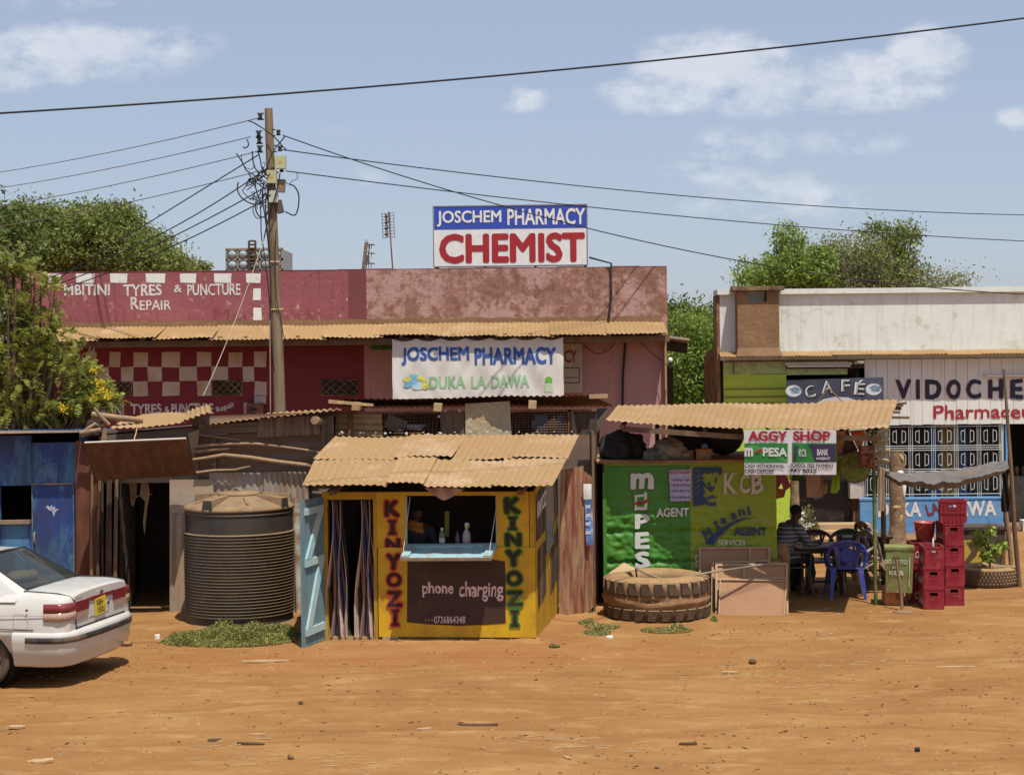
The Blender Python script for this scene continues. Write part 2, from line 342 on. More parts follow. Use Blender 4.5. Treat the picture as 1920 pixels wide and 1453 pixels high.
def berm(x, y):
    p = V((x, y)); d = 9.
    for a, b in SEG:
        a, b = V((a.x, a.y)), V((b.x, b.y)); t = min(1, max(0, (p - a).dot(b - a) / (b - a).length_squared)); d = min(d, (p - a.lerp(b, t)).length)
    d = min(d, abs((p - V((-3.70, 21.7))).length - .76), abs((p - V((1.97, 21.78))).length - .74))
    return math.exp(-(d / .13) ** 2) * (.030 + .03 * noise.noise(V((x * 3.1, y * 3.1, 8)))) if d < .5 else 0.
def gz(x, y):
    n = noise.noise
    f = min(1, max(0, (20.2 - y) / 2.5)); near = min(1, max(0, (y + 5) / 6))
    h = f * near * (.045 * n(V((x * .35, y * .6, 1))) + .02 * n(V((x * 1.1, y * 2.2, 5))) + tracks(x, y))
    h += (.006 * n(V((x * 2.5, y * 3.5, 2))) + .004 * n(V((x * 7, y * 9, 3)))) * (1 if y < 19.4 else .6)
    if 18.5 < y < 24 and -8 < x < 5: h += berm(x, y)
    if y > 17 and abs(x) < 12: h += .012 * max(0, n(V((x * .8, y * .8, 9)))) * min(1, (y - 17) / 3) - .004
    return h
xs = np.unique(np.concatenate([np.linspace(-260, -14, 22), np.linspace(-9.5, 9.5, 271), np.linspace(-14, -9.5, 20), np.linspace(9.5, 14, 20), np.linspace(14, 260, 22)]))
ys = np.unique(np.concatenate([np.linspace(-60, 9, 20), np.linspace(9, 13, 20), np.linspace(13, 20.6, 210), np.linspace(20.6, 33, 90), np.linspace(33, 700, 30)]))
mb = MB(); mb.v = [(x, y, gz(x, y)) for y in ys for x in xs]; nx = len(xs)
mb.f = [(j * nx + i, j * nx + i + 1, (j + 1) * nx + i + 1, (j + 1) * nx + i) for j in range(len(ys) - 1) for i in range(nx - 1)]; mb.s = [True] * len(mb.f)
def earth():
    m = bpy.data.materials.new('red_earth'); m.use_nodes = True; nt = m.node_tree; N = nt.nodes.new; L = nt.links.new; b = nt.nodes['Principled BSDF']
    b.inputs['Roughness'].default_value = .95; b.inputs['Specular IOR Level'].default_value = .1
    tc = N('ShaderNodeTexCoord')
    def nz(sc, st=(1, 1, 1), det=8, ro=.65):
        mp = N('ShaderNodeMapping'); mp.inputs['Scale'].default_value = st; L(tc.outputs['Object'], mp.inputs[0])
        n = N('ShaderNodeTexNoise'); n.inputs['Scale'].default_value = sc; n.inputs['Detail'].default_value = det; n.inputs['Roughness'].default_value = ro; L(mp.outputs[0], n.inputs['Vector']); return n.outputs[0]
    def mr(x, lo, hi, a=0., c=1.):
        n = N('ShaderNodeMapRange'); n.inputs[1].default_value = lo; n.inputs[2].default_value = hi; n.inputs[3].default_value = a; n.inputs[4].default_value = c; L(x, n.inputs[0]); return n.outputs[0]
    def mix(f, a, c):
        n = N('ShaderNodeMix'); n.data_type = 'RGBA'; L(f, n.inputs[0])
        for i, x in ((6, a), (7, c)):
            if isinstance(x, tuple): n.inputs[i].default_value = (*x, 1)
            else: L(x, n.inputs[i])
        return n.outputs[2]
    C = mix(mr(nz(.35), .35, .65), (.275, .130, .044), (.35, .186, .070))
    C = mix(mr(nz(1.1, (.6, 1.1, 1)), .42, .7, 0, .8), C, (.235, .105, .036))
    C = mix(mr(nz(2.2, (.6, 1.4, 1)), .52, .72, 0, .6), C, (.45, .28, .12))
    C = mix(mr(nz(6, (.8, 1.3, 1)), .58, .72, 0, .6), C, (.215, .098, .032))
    C = mix(mr(nz(60, (1, 1, 1), 5, .8), .60, .72, 0, .7), C, (.15, .058, .022))
    C = mix(mr(nz(95, (1, 1, 1), 3, .8), .64, .72, 0, .5), C, (.50, .33, .18))
    a2 = N('ShaderNodeAttribute'); a2.attribute_name = 'redness'; C = mix(mr(a2.outputs['Fac'], 0, 1, 0, .6), C, (.30, .115, .042))
    at = N('ShaderNodeAttribute'); at.attribute_name = 'packed_shade'; C = mix(mr(at.outputs['Fac'], 0, 1, 0, .42), C, (.20, .098, .036))
    L(C, b.inputs['Base Color'])
    bp = N('ShaderNodeBump'); bp.inputs['Strength'].default_value = .9; bp.inputs['Distance'].default_value = .03
    ad = N('ShaderNodeMath'); ad.operation = 'ADD'; L(nz(5, (.7, 1.3, 1)), ad.inputs[0]); L(mr(nz(38), 0, 1, 0, .45), ad.inputs[1]); L(ad.outputs[0], bp.inputs['Height']); L(bp.outputs[0], b.inputs['Normal'])
    return m
EARTH = earth(); gr_ = struct('ground', mb, EARTH)
fr_ = gr_.data.attributes.new('redness', 'FLOAT', 'POINT'); fr_.data.foreach_set('value', [math.exp(-((v[0] + 1.0) / 3.2) ** 2 - ((v[1] - 19.0) / .75) ** 2) * (1 + .8 * noise.noise(V((v[0] * 1.5, v[1] * 2, 0)))) if 16 < v[1] < 22 and abs(v[0]) < 9 else 0. for v in mb.v])
fa = gr_.data.attributes.new('packed_shade', 'FLOAT', 'POINT'); fa.data.foreach_set('value', [min(1., max(0., -tracks(v[0], v[1]) / .009)) if 13 < v[1] < 20.6 and abs(v[0]) < 12 else 0. for v in mb.v])  # tracks darkened as packed earth and for shading the shallow relief lacks
# ---------------------------------------------------------------- pink and maroon shop row
WP = flatwall(20, 1252, 31.0); LP = WP.L
def ux(w, x, y=600, d=0): return w.px(x, y, d)[0]
base = WP.pt(LP / 2, 0, 0)
shop = thing('shop_building', 'long single storey shop row with faded maroon and peeling pink walls behind the pole', 'building', (base.x, base.y, 0))
zt = WP.px(900, 505)[1]; ze = WP.px(700, 606)[1]; um = ux(WP, 687, 560); ud = ux(WP, 653, 560)
part('parapet', MB().wbox(WP, 0, ud, ze - .3, zt, -.25, 0), MAROONF, shop, 'faded maroon parapet with flaking paint')
part('parapet', MB().wbox(WP, ud, um, ze - .3, zt + .004, -.25, .003), MAROOND, shop, 'dark maroon unpainted strip of the parapet')
part('parapet', MB().wbox(WP, um, LP, ze - .3, zt + .008, -.25, 0), PEEL, shop, 'pink parapet with peeling plaster')
cop = MB(); 
for k in range(24):
    a = LP * k / 24; b = LP * (k + 1) / 24; h = .015 * random.random(); cop.wbox(WP, a, b, zt + .008, zt + .022 + h, -.24, -.01)
part('coping', cop, MAROOND, shop)
low = MB(); ul = ux(WP, 683, 700, -.35)
part('wall', MB().wbox(WP, 0, ul, 0, ze - .3, -.6, -.35), MAROON, shop, 'maroon painted front wall')
part('wall', MB().wbox(WP, ul, LP, 0, ze - .3, -.6, -.35), PINK, shop, 'pink painted front wall')
part('side_wall', MB().box(WP.pt(LP - .12, 0, -3.2) + V((0, 0, (zt) / 2)), (.24, 5.2, zt - .1)).wbox(WP, LP - .04, LP - .001, 0, ze - .31, -.345, -.2), M('brown_corner_plaster', (.36, .21, .12)), shop)
part('roof', MB().slab([WP.pt(0, ze + .1, -.3), WP.pt(LP, ze + .1, -.3), WP.pt(LP, ze - .35, -6), WP.pt(0, ze - .35, -6)], (0, 0, .05)), RUST, shop)
part('back_wall', MB().wbox(WP, 0, LP, 0, ze - .5, -6.2, -6), PINK, shop)
lint = MB().wbox(WP, .02, LP - .02, ze - .42, ze - .305, -.3, .62)
for k in range(26):
    u = LP * (k + .5) / 26; lint.slab([WP.pt(u, ze - .24, .02), WP.pt(u + .07, ze - .24, .02), WP.pt(u + .07, ze - .30, .78), WP.pt(u, ze - .30, .78)], (0, 0, .06))
part('eave_beam', lint, WOOD, shop)
ev = MB(); n = 11; u = ux(WP, 100, 620)
L0 = ux(WP, 1249, 620, .86) - u; wd = L0 / n
for k in range(n):
    a = u + wd * k; j = (k % 2) * .006 + .01 * random.random(); dz = .05 * math.sin(k * 1.3) * .5
    zb = ze - .03; zf = WP.px(700, 632, .85)[1] + dz
    ev.corr(WP.pt(a - .05, zf + j, .86), WP.pt(a + wd + .03, zf + j * .5 + .02 * random.uniform(-1, 1), .86), WP.pt(a + wd + .05, zb + j, 0.01), WP.pt(a - .02, zb + j, 0.01), seed=k + 3, rag=.05, wl=.09, amp=.014)
part('eave_roof', ev, ROOF, shop)
# mud splashed foot of the parapet
msk = MB()
for k in range(60):
    a = u + L0 * k / 60; b = u + L0 * (k + 1) / 60; h0 = .06 + .05 * noise.noise(V((k * .4, 0, 0))); h1 = .06 + .05 * noise.noise(V((k * .4 + .4, 0, 0)))
    msk.add([WP.pt(a, ze - .05, .012), WP.pt(b, ze - .05, .012), WP.pt(b, ze + .02 + h1, .012), WP.pt(a, ze + .02 + h0, .012)], [(0, 1, 2, 3)])
part('mortar_skirt', msk, MUD, shop)
chk = MB()
for x0, x1 in ((90, 115), (143, 178), (207, 239), (274, 310), (338, 368), (402, 434), (462, 489)):
    chk.join(poly(WP, [(x0, 530), (x1 - 1, 531), (x1, 513), (x0 - 1, 513)]))
chk.join(poly(WP, [(474, 563), (489, 563), (489, 541), (475, 541)])); chk.join(poly(WP, [(475, 602), (491, 600), (490, 577), (475, 577)]))
part('check_pattern', chk, WHITEP, shop)
for s, b, bo in (('MBITINI', (120, 533, 206, 554), .03), ('TYRES', (231, 533, 303, 555), .03), ('&', (326, 534, 341, 548), .01), ('PUNCTURE', (351, 532, 451, 554), .025)):
    part('lettering', word(WP, s, *b, off=bo, wob=.01), INK_W, shop)
m = word(WP, 'R', 245, 557, 260, 580, off=.01); m.join(word(WP, 'EPAIR', 262, 563, 321, 581, off=.01, wob=.01)); part('lettering', m, INK_W, shop)
part('lettering', word(WP, 'Mechanical', 400, 578, 600, 603, off=.0, d=.003), M('faded_old_lettering', (.24, .065, .07), da=.3, dirt=(.5, .33, .24), ds=9, hard=.1), shop)
# lower wall, recessed behind the eave
D2 = -.346
cols = [160, 180, 205, 226, 250, 277, 304, 337, 370, 397, 428, 455, 477, 499]
chk = MB(); rows = [(660, 688), (688, 715), (715, 742)]
vents = [(195, 717, 247, 742), (398, 714, 455, 741), (603, 713, 672, 741)]
for r_, (y0, y1) in enumerate(rows):
    for c in range(13):
        if (c + r_) % 2 == 0: x0, x1 = cols[c], cols[c + 1]
        else: continue
        if y0 == 715 and (195 <= x0 < 240 or 398 <= x0 + 8 < 450): continue
        j = lambda: random.uniform(-1.2, 1.2)
        chk.join(poly(WP, [(x0 + j(), y1 + j()), (x1 + j(), y1 + j()), (x1 + j(), y0 + j()), (x0 + j(), y0 + j())], D2))
chk.join(poly(WP, [(477, 757), (499, 757), (499, 741), (477, 741)], D2)); chk.join(poly(WP, [(457, 776), (464, 776), (464, 755), (457, 755)], D2))
for c in range(-1, 2): chk.join(poly(WP, [(70 + c * 40, 688), (90 + c * 40, 688), (90 + c * 40, 660), (70 + c * 40, 660)], D2))
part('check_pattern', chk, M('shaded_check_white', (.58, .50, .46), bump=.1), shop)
for s, b in (('MBITINI', (168, 757, 232, 777)), ('TYRES', (245, 757, 303, 776)), ('&', (308, 762, 318, 775)), ('PUNCTURE', (321, 756, 400, 776))):
    part('lettering', word(WP, s, *b, off=.03, d=D2), INK_W, shop)
part('lettering', word(WP, 'Repair', 405, 757, 441, 771, off=.025, d=D2, rot=19), INK_W, shop)
for x0, y0, x1, y1 in vents:
    v = part('vent', MB().wpx(WP, x0, y0, x1, y1, -.35, D2), DARK, shop, 'dark lattice vent block')
    u0, z1 = WP.px(x0, y0, D2); u1, z0 = WP.px(x1, y1, D2); g = MB(); nn = max(2, round((u1 - u0) / (z1 - z0)))
    for i in range(nn):
        a, b = u0 + (u1 - u0) * i / nn, u0 + (u1 - u0) * (i + 1) / nn; mu, mz = (a + b) / 2, (z0 + z1) / 2
        for p, q in (((a, z0), (b, z1)), ((a, z1), (b, z0)), ((mu, z0), (a, mz)), ((a, mz), (mu, z1)), ((mu, z1), (b, mz)), ((b, mz), (mu, z0)), ((a, z0), (a, z1)), ((a, z0), (b, z0)), ((a, z1), (b, z1)), ((b, z0), (b, z1))):
            g.tube([WP.pt(*p, D2 + .012), WP.pt(*q, D2 + .012)], .012, 4)
    part('lattice', g, M('vent_lattice', (.12, .07, .05)), v)
part('meter_box', MB().wpx(WP, 462, 756, 493, 792, -.35, -.2), M('maroon_box', (.13, .04, .04)), shop, 'maroon box with a slot')
part('slot', MB().wpx(WP, 471, 765, 481, 770, -.35, -.195), DARK, shop)
pp = MB(); pp.tube([P(1105, 483, 31.1), P(1146, 494, 30.95), P(1146, 560, 30.95), P(1140, 608, 30.9)], .022, 6)
part('cable_pipe', pp, INK_K, shop)
part('cable_pipe', MB().tube([WP.q(1173, 640, -.3), WP.q(1168, 700, -.3), WP.q(1167, 775, -.3)], .025, 6), INK_K, shop)
part('cable', MB().tube([WP.q(1092, 645, -.3), WP.q(1110, 660, -.3), WP.q(1125, 664, -.3), WP.q(1143, 655, -.3), WP.q(1155, 640, -.3)], .008, 5), INK_K, shop)
cb = MB().tube([WP.q(1195, 638, -.3), WP.q(1220, 660, -.3), WP.q(1248, 683, -.1)], .007, 5); part('cable', cb, INK_K, shop)
lb = thing('wall_lamp', 'small white bulb lamp fixed to the right corner of the pink wall', 'lamp', P(1257, 690, 31))
part('bulb', MB().ell(P(1257, 675, 30.95), (.045, .045, .05), 8), paint('lamp_white', (.8, .8, .78)), lb); part('holder', MB().tube([P(1257, 679, 30.95), P(1257, 690, 30.95)], .03, 8).tube([P(1257, 684, 30.95), P(1250, 684, 31.1)], .012, 6), DARK, lb)
# small leafy poster and the hidden second sign
solo('poster', MB().wpx(WP, 695, 630, 735, 656, -.34, -.32), M('leaf_poster', (.06, .20, .04), var=.6, sc=14, da=.3, dirt=(.02, .05, .03), ds=8), 'small dark green leafy poster under the eave left of the pharmacy banner', 'poster')
s2 = thing('wall_sign', 'cream sign board half hidden behind the pharmacy banner, maroon CY showing', 'sign', WP.q(1070, 735, -.2))
part('panel', MB().wpx(WP, 960, 645, 1092, 737, -.3, -.2), M('cream_sign', (.42, .36, .30), da=.2), s2)
part('lettering', word(WP, 'CY', 1058, 656, 1082, 680, d=-.195, off=.04), paint('old_maroon_ink', (.22, .03, .035)), s2)
g = MB()
for a, b in (((1057, 690), (1086, 690)), ((1057, 718), (1086, 718)), ((1086, 690), (1086, 718)), ((1060, 708), (1082, 708))): g.tube([WP.q(*a, -.195), WP.q(*b, -.195)], .006, 4)
part('lettering', g, INK_K, s2)
# ---------------------------------------------------------------- rooftop chemist sign
WS = Wall((P(814, HZ, 31.1).x, 31.12), (P(1104, HZ, 31.1).x, 31.02))
cs = thing('chemist_sign', 'large blue and white rooftop board reading Joschem Pharmacy Chemist', 'sign', WS.pt(WS.L / 2, zt, -.1))
u0, zb_ = WS.px(814, 502); zb_ += .0; z1 = WS.px(960, 384.5)[1]; zm = WS.px(960, 429)[1]; zb_ = WS.px(960, 499.5)[1]
part('panel', MB().wbox(WS, .02, WS.L - .02, zb_ + .02, z1 - .02, -.16, 0), paint('sign_white', (.70, .70, .69)), cs)
part('panel', MB().wbox(WS, .025, WS.L - .025, zm, z1 - .025, 0, .004), paint('sign_blue', (.035, .075, .42)), cs, 'blue upper band')
fr = MB()
for a, b, c, d in ((0, WS.L, z1 - .02, z1), (0, WS.L, zb_, zb_ + .02), (0, .02, zb_ + .02, z1 - .02), (WS.L - .02, WS.L, zb_ + .02, z1 - .02)): fr.wbox(WS, a, b, c, d, -.17, .012)
part('frame', fr, M('sign_frame', (.3, .3, .32), metal=.6, r=.4, da=.2), cs)
w1 = word(WS, 'JOSCHEM', 819, 395, 940, 425, off=.03, d=.009, hand=False); part('lettering', w1, WHITEP, cs)
part('lettering', word(WS, 'PHARMACY', 951, 391, 1097, 422, off=.03, d=.009, hand=False), WHITEP, cs)
part('lettering', word(WS, 'CHEMIST', 823, 437, 1097, 493, off=.05, d=.006, hand=False), INK_R, cs)
lg = MB()
for u in (.05, WS.L * .33, WS.L * .66, WS.L - .05):
    lg = MB(); lg.wbox(WS, u - .025, u + .025, zt - .05, zb_, -.12, -.06); lg.tube([WS.pt(u, zb_ + .7, -.17), WS.pt(u, zt - .3, -.9)], .02, 6); part('leg', lg, RUST, cs)
# ---------------------------------------------------------------- hanging banner with folds
YB = 30.27
bx0, bx1 = P(735, 640, YB).x, P(1056, 640, YB).x; bz1, bz0 = P(895, 634, YB).z, P(895, 746, YB).z
def cloth(a, b):
    x = bx0 + (bx1 - bx0) * a; f = noise.noise
    top = -.05 * abs(math.sin(a * math.pi * 7)) * (b ** 6)
    z = bz0 + (bz1 - bz0) * b + top + .03 * f(V((a * 5, b * 2, 1))) * (1 - b)
    dy = .022 * f(V((a * 11 + b * 2.2, b * .8, 7))) + .012 * f(V((a * 18 - b * 3, b * 1.5, 2))) + .04 * (f(V((a * 2.3, b * .4, 4))))
    dy += .014 * math.sin(a * 44) * b ** 4
    return V((x + .012 * f(V((b * 4, a * 2, 3))), YB + dy, z))
bn = thing('pharmacy_banner', 'creased white cloth banner reading Joschem Pharmacy Duka La Dawa under the eave', 'banner', V(((bx0 + bx1) / 2, YB, bz0)))
part('cloth', MB().grid(cloth, 120, 44).grid(lambda a, b: cloth(a, 1 - b) + V((0, .004, 0)), 120, 44), M('banner_cloth', (.68, .66, .62), var=.04, da=.14, dirt=(.60, .43, .27), ds=1.6, hard=.6, bump=.04, bs=12, stretch=(2.2, 1, .5)), bn)
def onb(x0, y0, x1, y1, e=.006):
    def fn(a, b):
        px_ = x0 + (x1 - x0) * a; py = y1 + (y0 - y1) * b
        return cloth((px_ - 735) / 321, (746 - py) / 112) - V((0, e, 0))
    return fn
part('lettering', text_to('JOSCHEM', onb(752, 648, 880, 684), .06, cut=20, nrm=V((0, -1, 0))), paint('banner_blue', (.045, .10, .33)), bn)
part('lettering', text_to('PHARMACY', onb(889, 650, 1043, 685), .06, cut=24, nrm=V((0, -1, 0))), MATS['banner_blue'], bn)
GRN = paint('banner_green', (.30, .50, .28))
for s, b in (('DUKA', (804, 704, 872, 728)), ('LA', (882, 704, 911, 728)), ('DAWA', (920, 704, 992, 728))): part('lettering', text_to(s, onb(*b), .05, cut=8, nrm=V((0, -1, 0))), GRN, bn)
cap = {'pill_yellow': (.62, .60, .12), 'pill_blue': (.20, .42, .60), 'pill_pale': (.42, .58, .68)}
for k, (x, y, w_, h_, r_, c) in enumerate(((764, 709, 20, 9, -10, 'pill_yellow'), (777, 704, 20, 9, 5, 'pill_blue'), (790, 709, 22, 10, 25, 'pill_yellow'), (766, 718, 22, 12, -25, 'pill_blue'), (784, 722, 26, 14, -8, 'pill_pale'), (796, 722, 16, 13, -8, 'pill_yellow'), (776, 713, 16, 9, 0, 'pill_blue'))):
    pts = [onb(x + w_ * .5 * math.cos(t) * math.cos(R(r_)) - h_ * .5 * math.sin(t) * math.sin(R(r_)), y, x + 1, y - 1, .007 + k * .001)(0, 0) * 0 + onb(0, 0, 1920, 1453, .007 + k * .001)((x + w_ * .5 * math.cos(t) * math.cos(R(r_)) - h_ * .5 * math.sin(t) * math.sin(R(r_))) / 1920, 1 - (y + w_ * .5 * math.cos(t) * math.sin(R(r_)) + h_ * .5 * math.sin(t) * math.cos(R(r_))) / 1453) for t in [6.2832 * i / 16 for i in range(16)]]
    part('printed_pill', MB().ngon(pts), paint(c, cap[c]), bn)
def bq(x, y, e=.007): return onb(0, 0, 1920, 1453, e)(x / 1920, 1 - y / 1453)
part('printed_bottle', MB().ngon([bq(x, y) for x, y in ((1021, 719), (1022, 711), (1027, 707), (1032, 708), (1035, 712), (1035, 719))]), paint('print_green', (.16, .42, .05)), bn)
part('printed_bottle', MB().ngon([bq(x, y) for x, y in ((1021, 736), (1020, 721), (1035, 721), (1035, 737))]), paint('print_pale', (.50, .62, .42)), bn)
st = MB()
for k in range(7):
    x = 740 + k * 52; st.tube([cloth(min(1, (x - 735) / 321), 1) + V((0, -.01, 0)), P(x + 4, 625, YB + .02)], .007, 4)
part('tie_cord', st, DARK, bn)
# ---------------------------------------------------------------- white building with chimney, café and pharmacy
WW = flatwall(1350, 2250, 31.6); LW = WW.L
wb = thing('cafe_and_pharmacy_building', 'white parapet building with mud chimney, café door and blue fronted pharmacy', 'building', WW.pt(LW / 2, 0, -.5))
zc = WW.px(1600, 541)[1]; zp = WW.px(1600, 664)[1]
part('parapet', MB().wbox(WW, 0, LW, zp - .1, zc - .1, -.5, 0), WHITE, wb)
cm = MB(); k = 0
while k < LW:
    cm.wbox(WW, k - (.05 if k == 0 else 0), min(LW, k + 1.1), zc - .1, zc + .01 * random.random(), -.55, .085); k += 1.1
part('coping', cm, WHITE, wb)
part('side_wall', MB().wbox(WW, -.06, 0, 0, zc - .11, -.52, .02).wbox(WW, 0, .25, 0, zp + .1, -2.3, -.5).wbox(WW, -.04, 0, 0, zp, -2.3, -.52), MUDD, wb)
a = ux(WW, 1383, 600, .35); b = ux(WW, 1461, 600, .35); a2 = ux(WW, 1401, 560, .35); b2 = ux(WW, 1438, 560, .35); zo0 = WW.px(1420, 566, .35)[1]; zo1 = WW.px(1420, 545, .35)[1]
ch = part('chimney', MB().wbox(WW, a, b, zp + .06, zo0, .004, .35).wbox(WW, a, a2, zo0, zo1, .004, .35).wbox(WW, b2, b, zo0, zo1, .004, .35)
          .hexa([WW.pt(a - .04, zp - .02, .42), WW.pt(b + .05, zp - .02, .42), WW.pt(b, zp + .14, .352), WW.pt(a, zp + .14, .352)], [WW.pt(a - .04, zp - .02, .1), WW.pt(b + .05, zp - .02, .1), WW.pt(b, zp + .14, .1), WW.pt(a, zp + .14, .1)]), MUD, wb, 'brown mud plastered chimney')
part('chimney_slab', MB().wbox(WW, ux(WW, 1373, 540, .4), ux(WW, 1470, 540, .4), zo1 + .002, zo1 + .085, .1, .45), M('dark_slab', (.13, .085, .055), var=.4, bump=.5, top=.3), ch)
ev = MB(); n = 13; wd = LW / n
for k in range(n):
    aa = wd * k; j = .004 + (k % 2) * .006 + .012 * random.random(); zf = WW.px(1600, 667, .38)[1]
    ev.corr(WW.pt(aa - .04, zf + j, .38), WW.pt(aa + wd + .03, zf + j, .38), WW.pt(aa + wd + .04, zp + .05 + j, 0.006), WW.pt(aa - .02, zp + .05 + j, 0.006), seed=k + 33, rag=.04, sag=.006)
part('eave_roof', ev, ROOF, wb)
part('eave_beam', MB().wbox(WW, .1, LW, zp - .135, zp - .1, -.2, .02), WOOD, wb)
X = lambda x, y=750, d=0: ux(WW, x, y, d)
Z = lambda y, x=1600, d=0: WW.px(x, y, d)[1]
part('board', MB().wbox(WW, X(1357), X(1375), Z(700), zp - .1, -.2, 0).wbox(WW, X(1376.5), X(1474), Z(699), zp - .1, -.2, .01), LIMEP, wb, 'pale green painted boards over the wall')
part('board', MB().wbox(WW, X(1474) + .01, X(1590), Z(702), Z(674), -.2, -.02), LIMEP, wb, 'short green fascia boards by the café sign')
gl = MB()
for y0, y1, d in ((700, 727, 0), (727, 742, .012), (742, 754, .02), (754, 1012, .0)): gl.wbox(WW, X(1357), X(1475), max(0, Z(y1)), Z(y0), -.25, d)
gl.wbox(WW, X(1475), X(1490), 0, Z(870), -.25, -.03)
part('wall', gl, LIME, wb, 'lime green wall left of the café door')
part('ledge_line', MB().wbox(WW, X(1357), X(1475), Z(728), Z(726), .0, .03).wbox(WW, X(1357), X(1475), Z(743), Z(741), .01, .04).wbox(WW, X(1357), X(1475), Z(755), Z(753), .02, .05), MUD, wb)
part('wall', MB().wbox(WW, X(1486), X(1612), Z(700), zp - .1, -.6, -.5), DARKW, wb, 'dark boarding above the café door')
# café interior
part('interior', MB().wbox(WW, X(1480), X(2240), 0.02, zp - .2, -4.4, -4.3).wbox(WW, X(1475) - .1, X(1475) - .02, 0, zp - .2, -4.3, -.25).wbox(WW, X(1475), LW, zp - .28, zp - .2, -4.3, -.01).wbox(WW, X(1613), X(1618), 0, zp - .3, -4.3, -.3).wbox(WW, X(1882), X(1884), 0, zp - .3, -4.3, -.3).wbox(WW, LW - .2, LW, 0, zp, -4.3, -.01), DARKW, wb)
part('floor_slab', MB().wbox(WW, X(1476), LW, 0, .11, -4.3, .0), M('dusty_floor', (.2, .12, .07)), wb)
dr = part('door', MB().wbox(WW, X(1499), X(1600), .12, Z(835), -.26, -.2), M('dark_door', (.022, .016, .014), r=.6, da=.1), wb, 'dark double door of the café')
part('door_frame', MB().wbox(WW, X(1491), X(1497), .11, Z(830), -.25, -.1).wbox(WW, X(1600), X(1611), .11, Z(830), -.25, -.1).wbox(WW, X(1491), X(1611), Z(830), Z(822), -.25, -.1), M('brown_red_frame', (.10, .035, .025)), wb)
stp = MB(); Sx0, Sx1 = X(1525), X(1622)
for k, (y, h, d) in enumerate(((1000, .30, .45), (1012, .2, .8), (1022, .1, 1.15))): stp.wbox(WW, Sx0 - .1 * k, Sx1 + .05 * k, 0, h - .08, .0 if k == 0 else (.45, .8)[k - 1], d)
part('steps', stp, M('dusty_concrete', (.42, .29, .18), top=.6, bump=.2), wb)
# sign boards: vertical planks
pl_ = MB(); xx = X(1622, 730, .05)
while xx < LW - .02:
    w_ = .225; e = min(LW, xx + w_ - .007); pl_.wbox(WW, xx, e, Z(796, 1750, .05) + random.uniform(-.006, .006), zp - .11, .0, .05 + random.uniform(-.003, .003)); xx += w_
part('sign_board', pl_, BOARD, wb, 'white vertical board fascia of the pharmacy'); 
for i, (s, x0, x1) in enumerate((('V', 1680, 1709), ('I', 1718, 1725), ('D', 1735, 1766), ('O', 1775, 1803), ('C', 1812, 1840), ('H', 1854, 1881), ('E', 1895, 1918), ('M', 1930, 1966))):
    part('lettering', word(WW, s, x0 - 1.6, 711, x1 - 1.6, 748, off=.04, d=.056), INK_R, wb); part('lettering', word(WW, s, x0, 711, x1, 748, off=.05, d=.062), paint('navy_lettering', (.03, .032, .055)), wb)
part('lettering', word(WW, 'Pharmaceuticals', 1750, 759, 2020, 784, off=.0205, d=.06), INK_R, wb)
# window grille and curtains
gu0, gu1 = X(1622, 860), X(1878, 860); gz0, gz1 = Z(933, 1750), Z(797, 1750)
part('jamb', MB().wbox(WW, gu1, gu1 + .04, gz0, gz1, -.2, .0), WHITE, wb)
win = part('window', MB().wbox(WW, gu0 - .3, gu0 - .02, gz0, gz1, -.2, -.0), M('pale_window_frame', (.5, .55, .6)), wb, 'barred pharmacy window')
cu = MB(); 
cmat = {'k': DARK, 'b': M('blue_curtain', (.03, .07, .16), da=.1), 'o': M('olive_curtain', (.19, .13, .05), da=.1)}
segs = [(1622, 1740, 'k'), (1740, 1762, 'b'), (1762, 1797, 'o'), (1797, 1815, 'b'), (1815, 1878, 'k')]
for a_, b_, k_ in segs:
    ua, ub = X(a_, 860, -.3), X(b_, 860, -.3); nn = max(4, int((ub - ua) / .02))
    part('curtain', MB().grid(lambda a, b: WW.pt(ua + (ub - ua) * a, gz0 + (gz1 - gz0) * b, -.3 + .02 * math.sin(a * (ub - ua) * 60) + .01 * noise.noise(V((a * 4, b * 2, ua)))), nn, 6), cmat[k_], win)
gr = MB(); gr2 = lambda pts, r=.009: gr.tube([WW.pt(u, z, .015) for u, z in pts], r, 5)
nb = 6; W_ = gu1 - gu0; cw = W_ / nb; H_ = gz1 - gz0
for zf in (0, .005, .18 + .14, .355, .39, .665, .70, .73, 1.0):
    pass
zr = [gz0 + H_ * t for t in (0.0, .05, .335, .365, .395, .655, .685, .715, .98)]
for z in zr: gr2([(gu0, z), (gu1, z)], .006)
for i in range(nb + 1):
    for o in (-.035, .035): gr2([(gu0 + cw * i + o, gz0), (gu0 + cw * i + o, gz1)], .006)
    gr2([(gu0 + cw * i, gz0), (gu0 + cw * i, gz1)], .004)
for (za, zb2) in ((gz0 + H_ * .09, gz0 + H_ * .30), (gz0 + H_ * .43, gz0 + H_ * .62), (gz0 + H_ * .75, gz0 + H_ * .94)):
    for i in range(nb):
        c = gu0 + cw * (i + .5)
        for sgn in (-1, 1):
            a1, a2 = c + sgn * .055, c + sgn * .125
            gr2([(a1, za), (a1, za + .03), (a2 - sgn * .02, za + .03), (a2, za + .05), (a2, zb2 - .05), (a2 - sgn * .02, zb2 - .03), (a1, zb2 - .03), (a1, zb2)], .0065); gr2([(a1, za + .03), (a1, zb2 - .03)], .0065)
part('grille', gr, paint('grille_white', (.62, .66, .66)), win)
part('wall', MB().wbox(WW, X(1613, 960, .06), X(1881, 960, .06), 0, gz0, -.2, .06).wbox(WW, X(1612, 960, .07), X(1882, 960, .07), gz0 - .03, gz0 + .004, -.2, .075), BLUE, wb, 'blue painted wall below the pharmacy window')
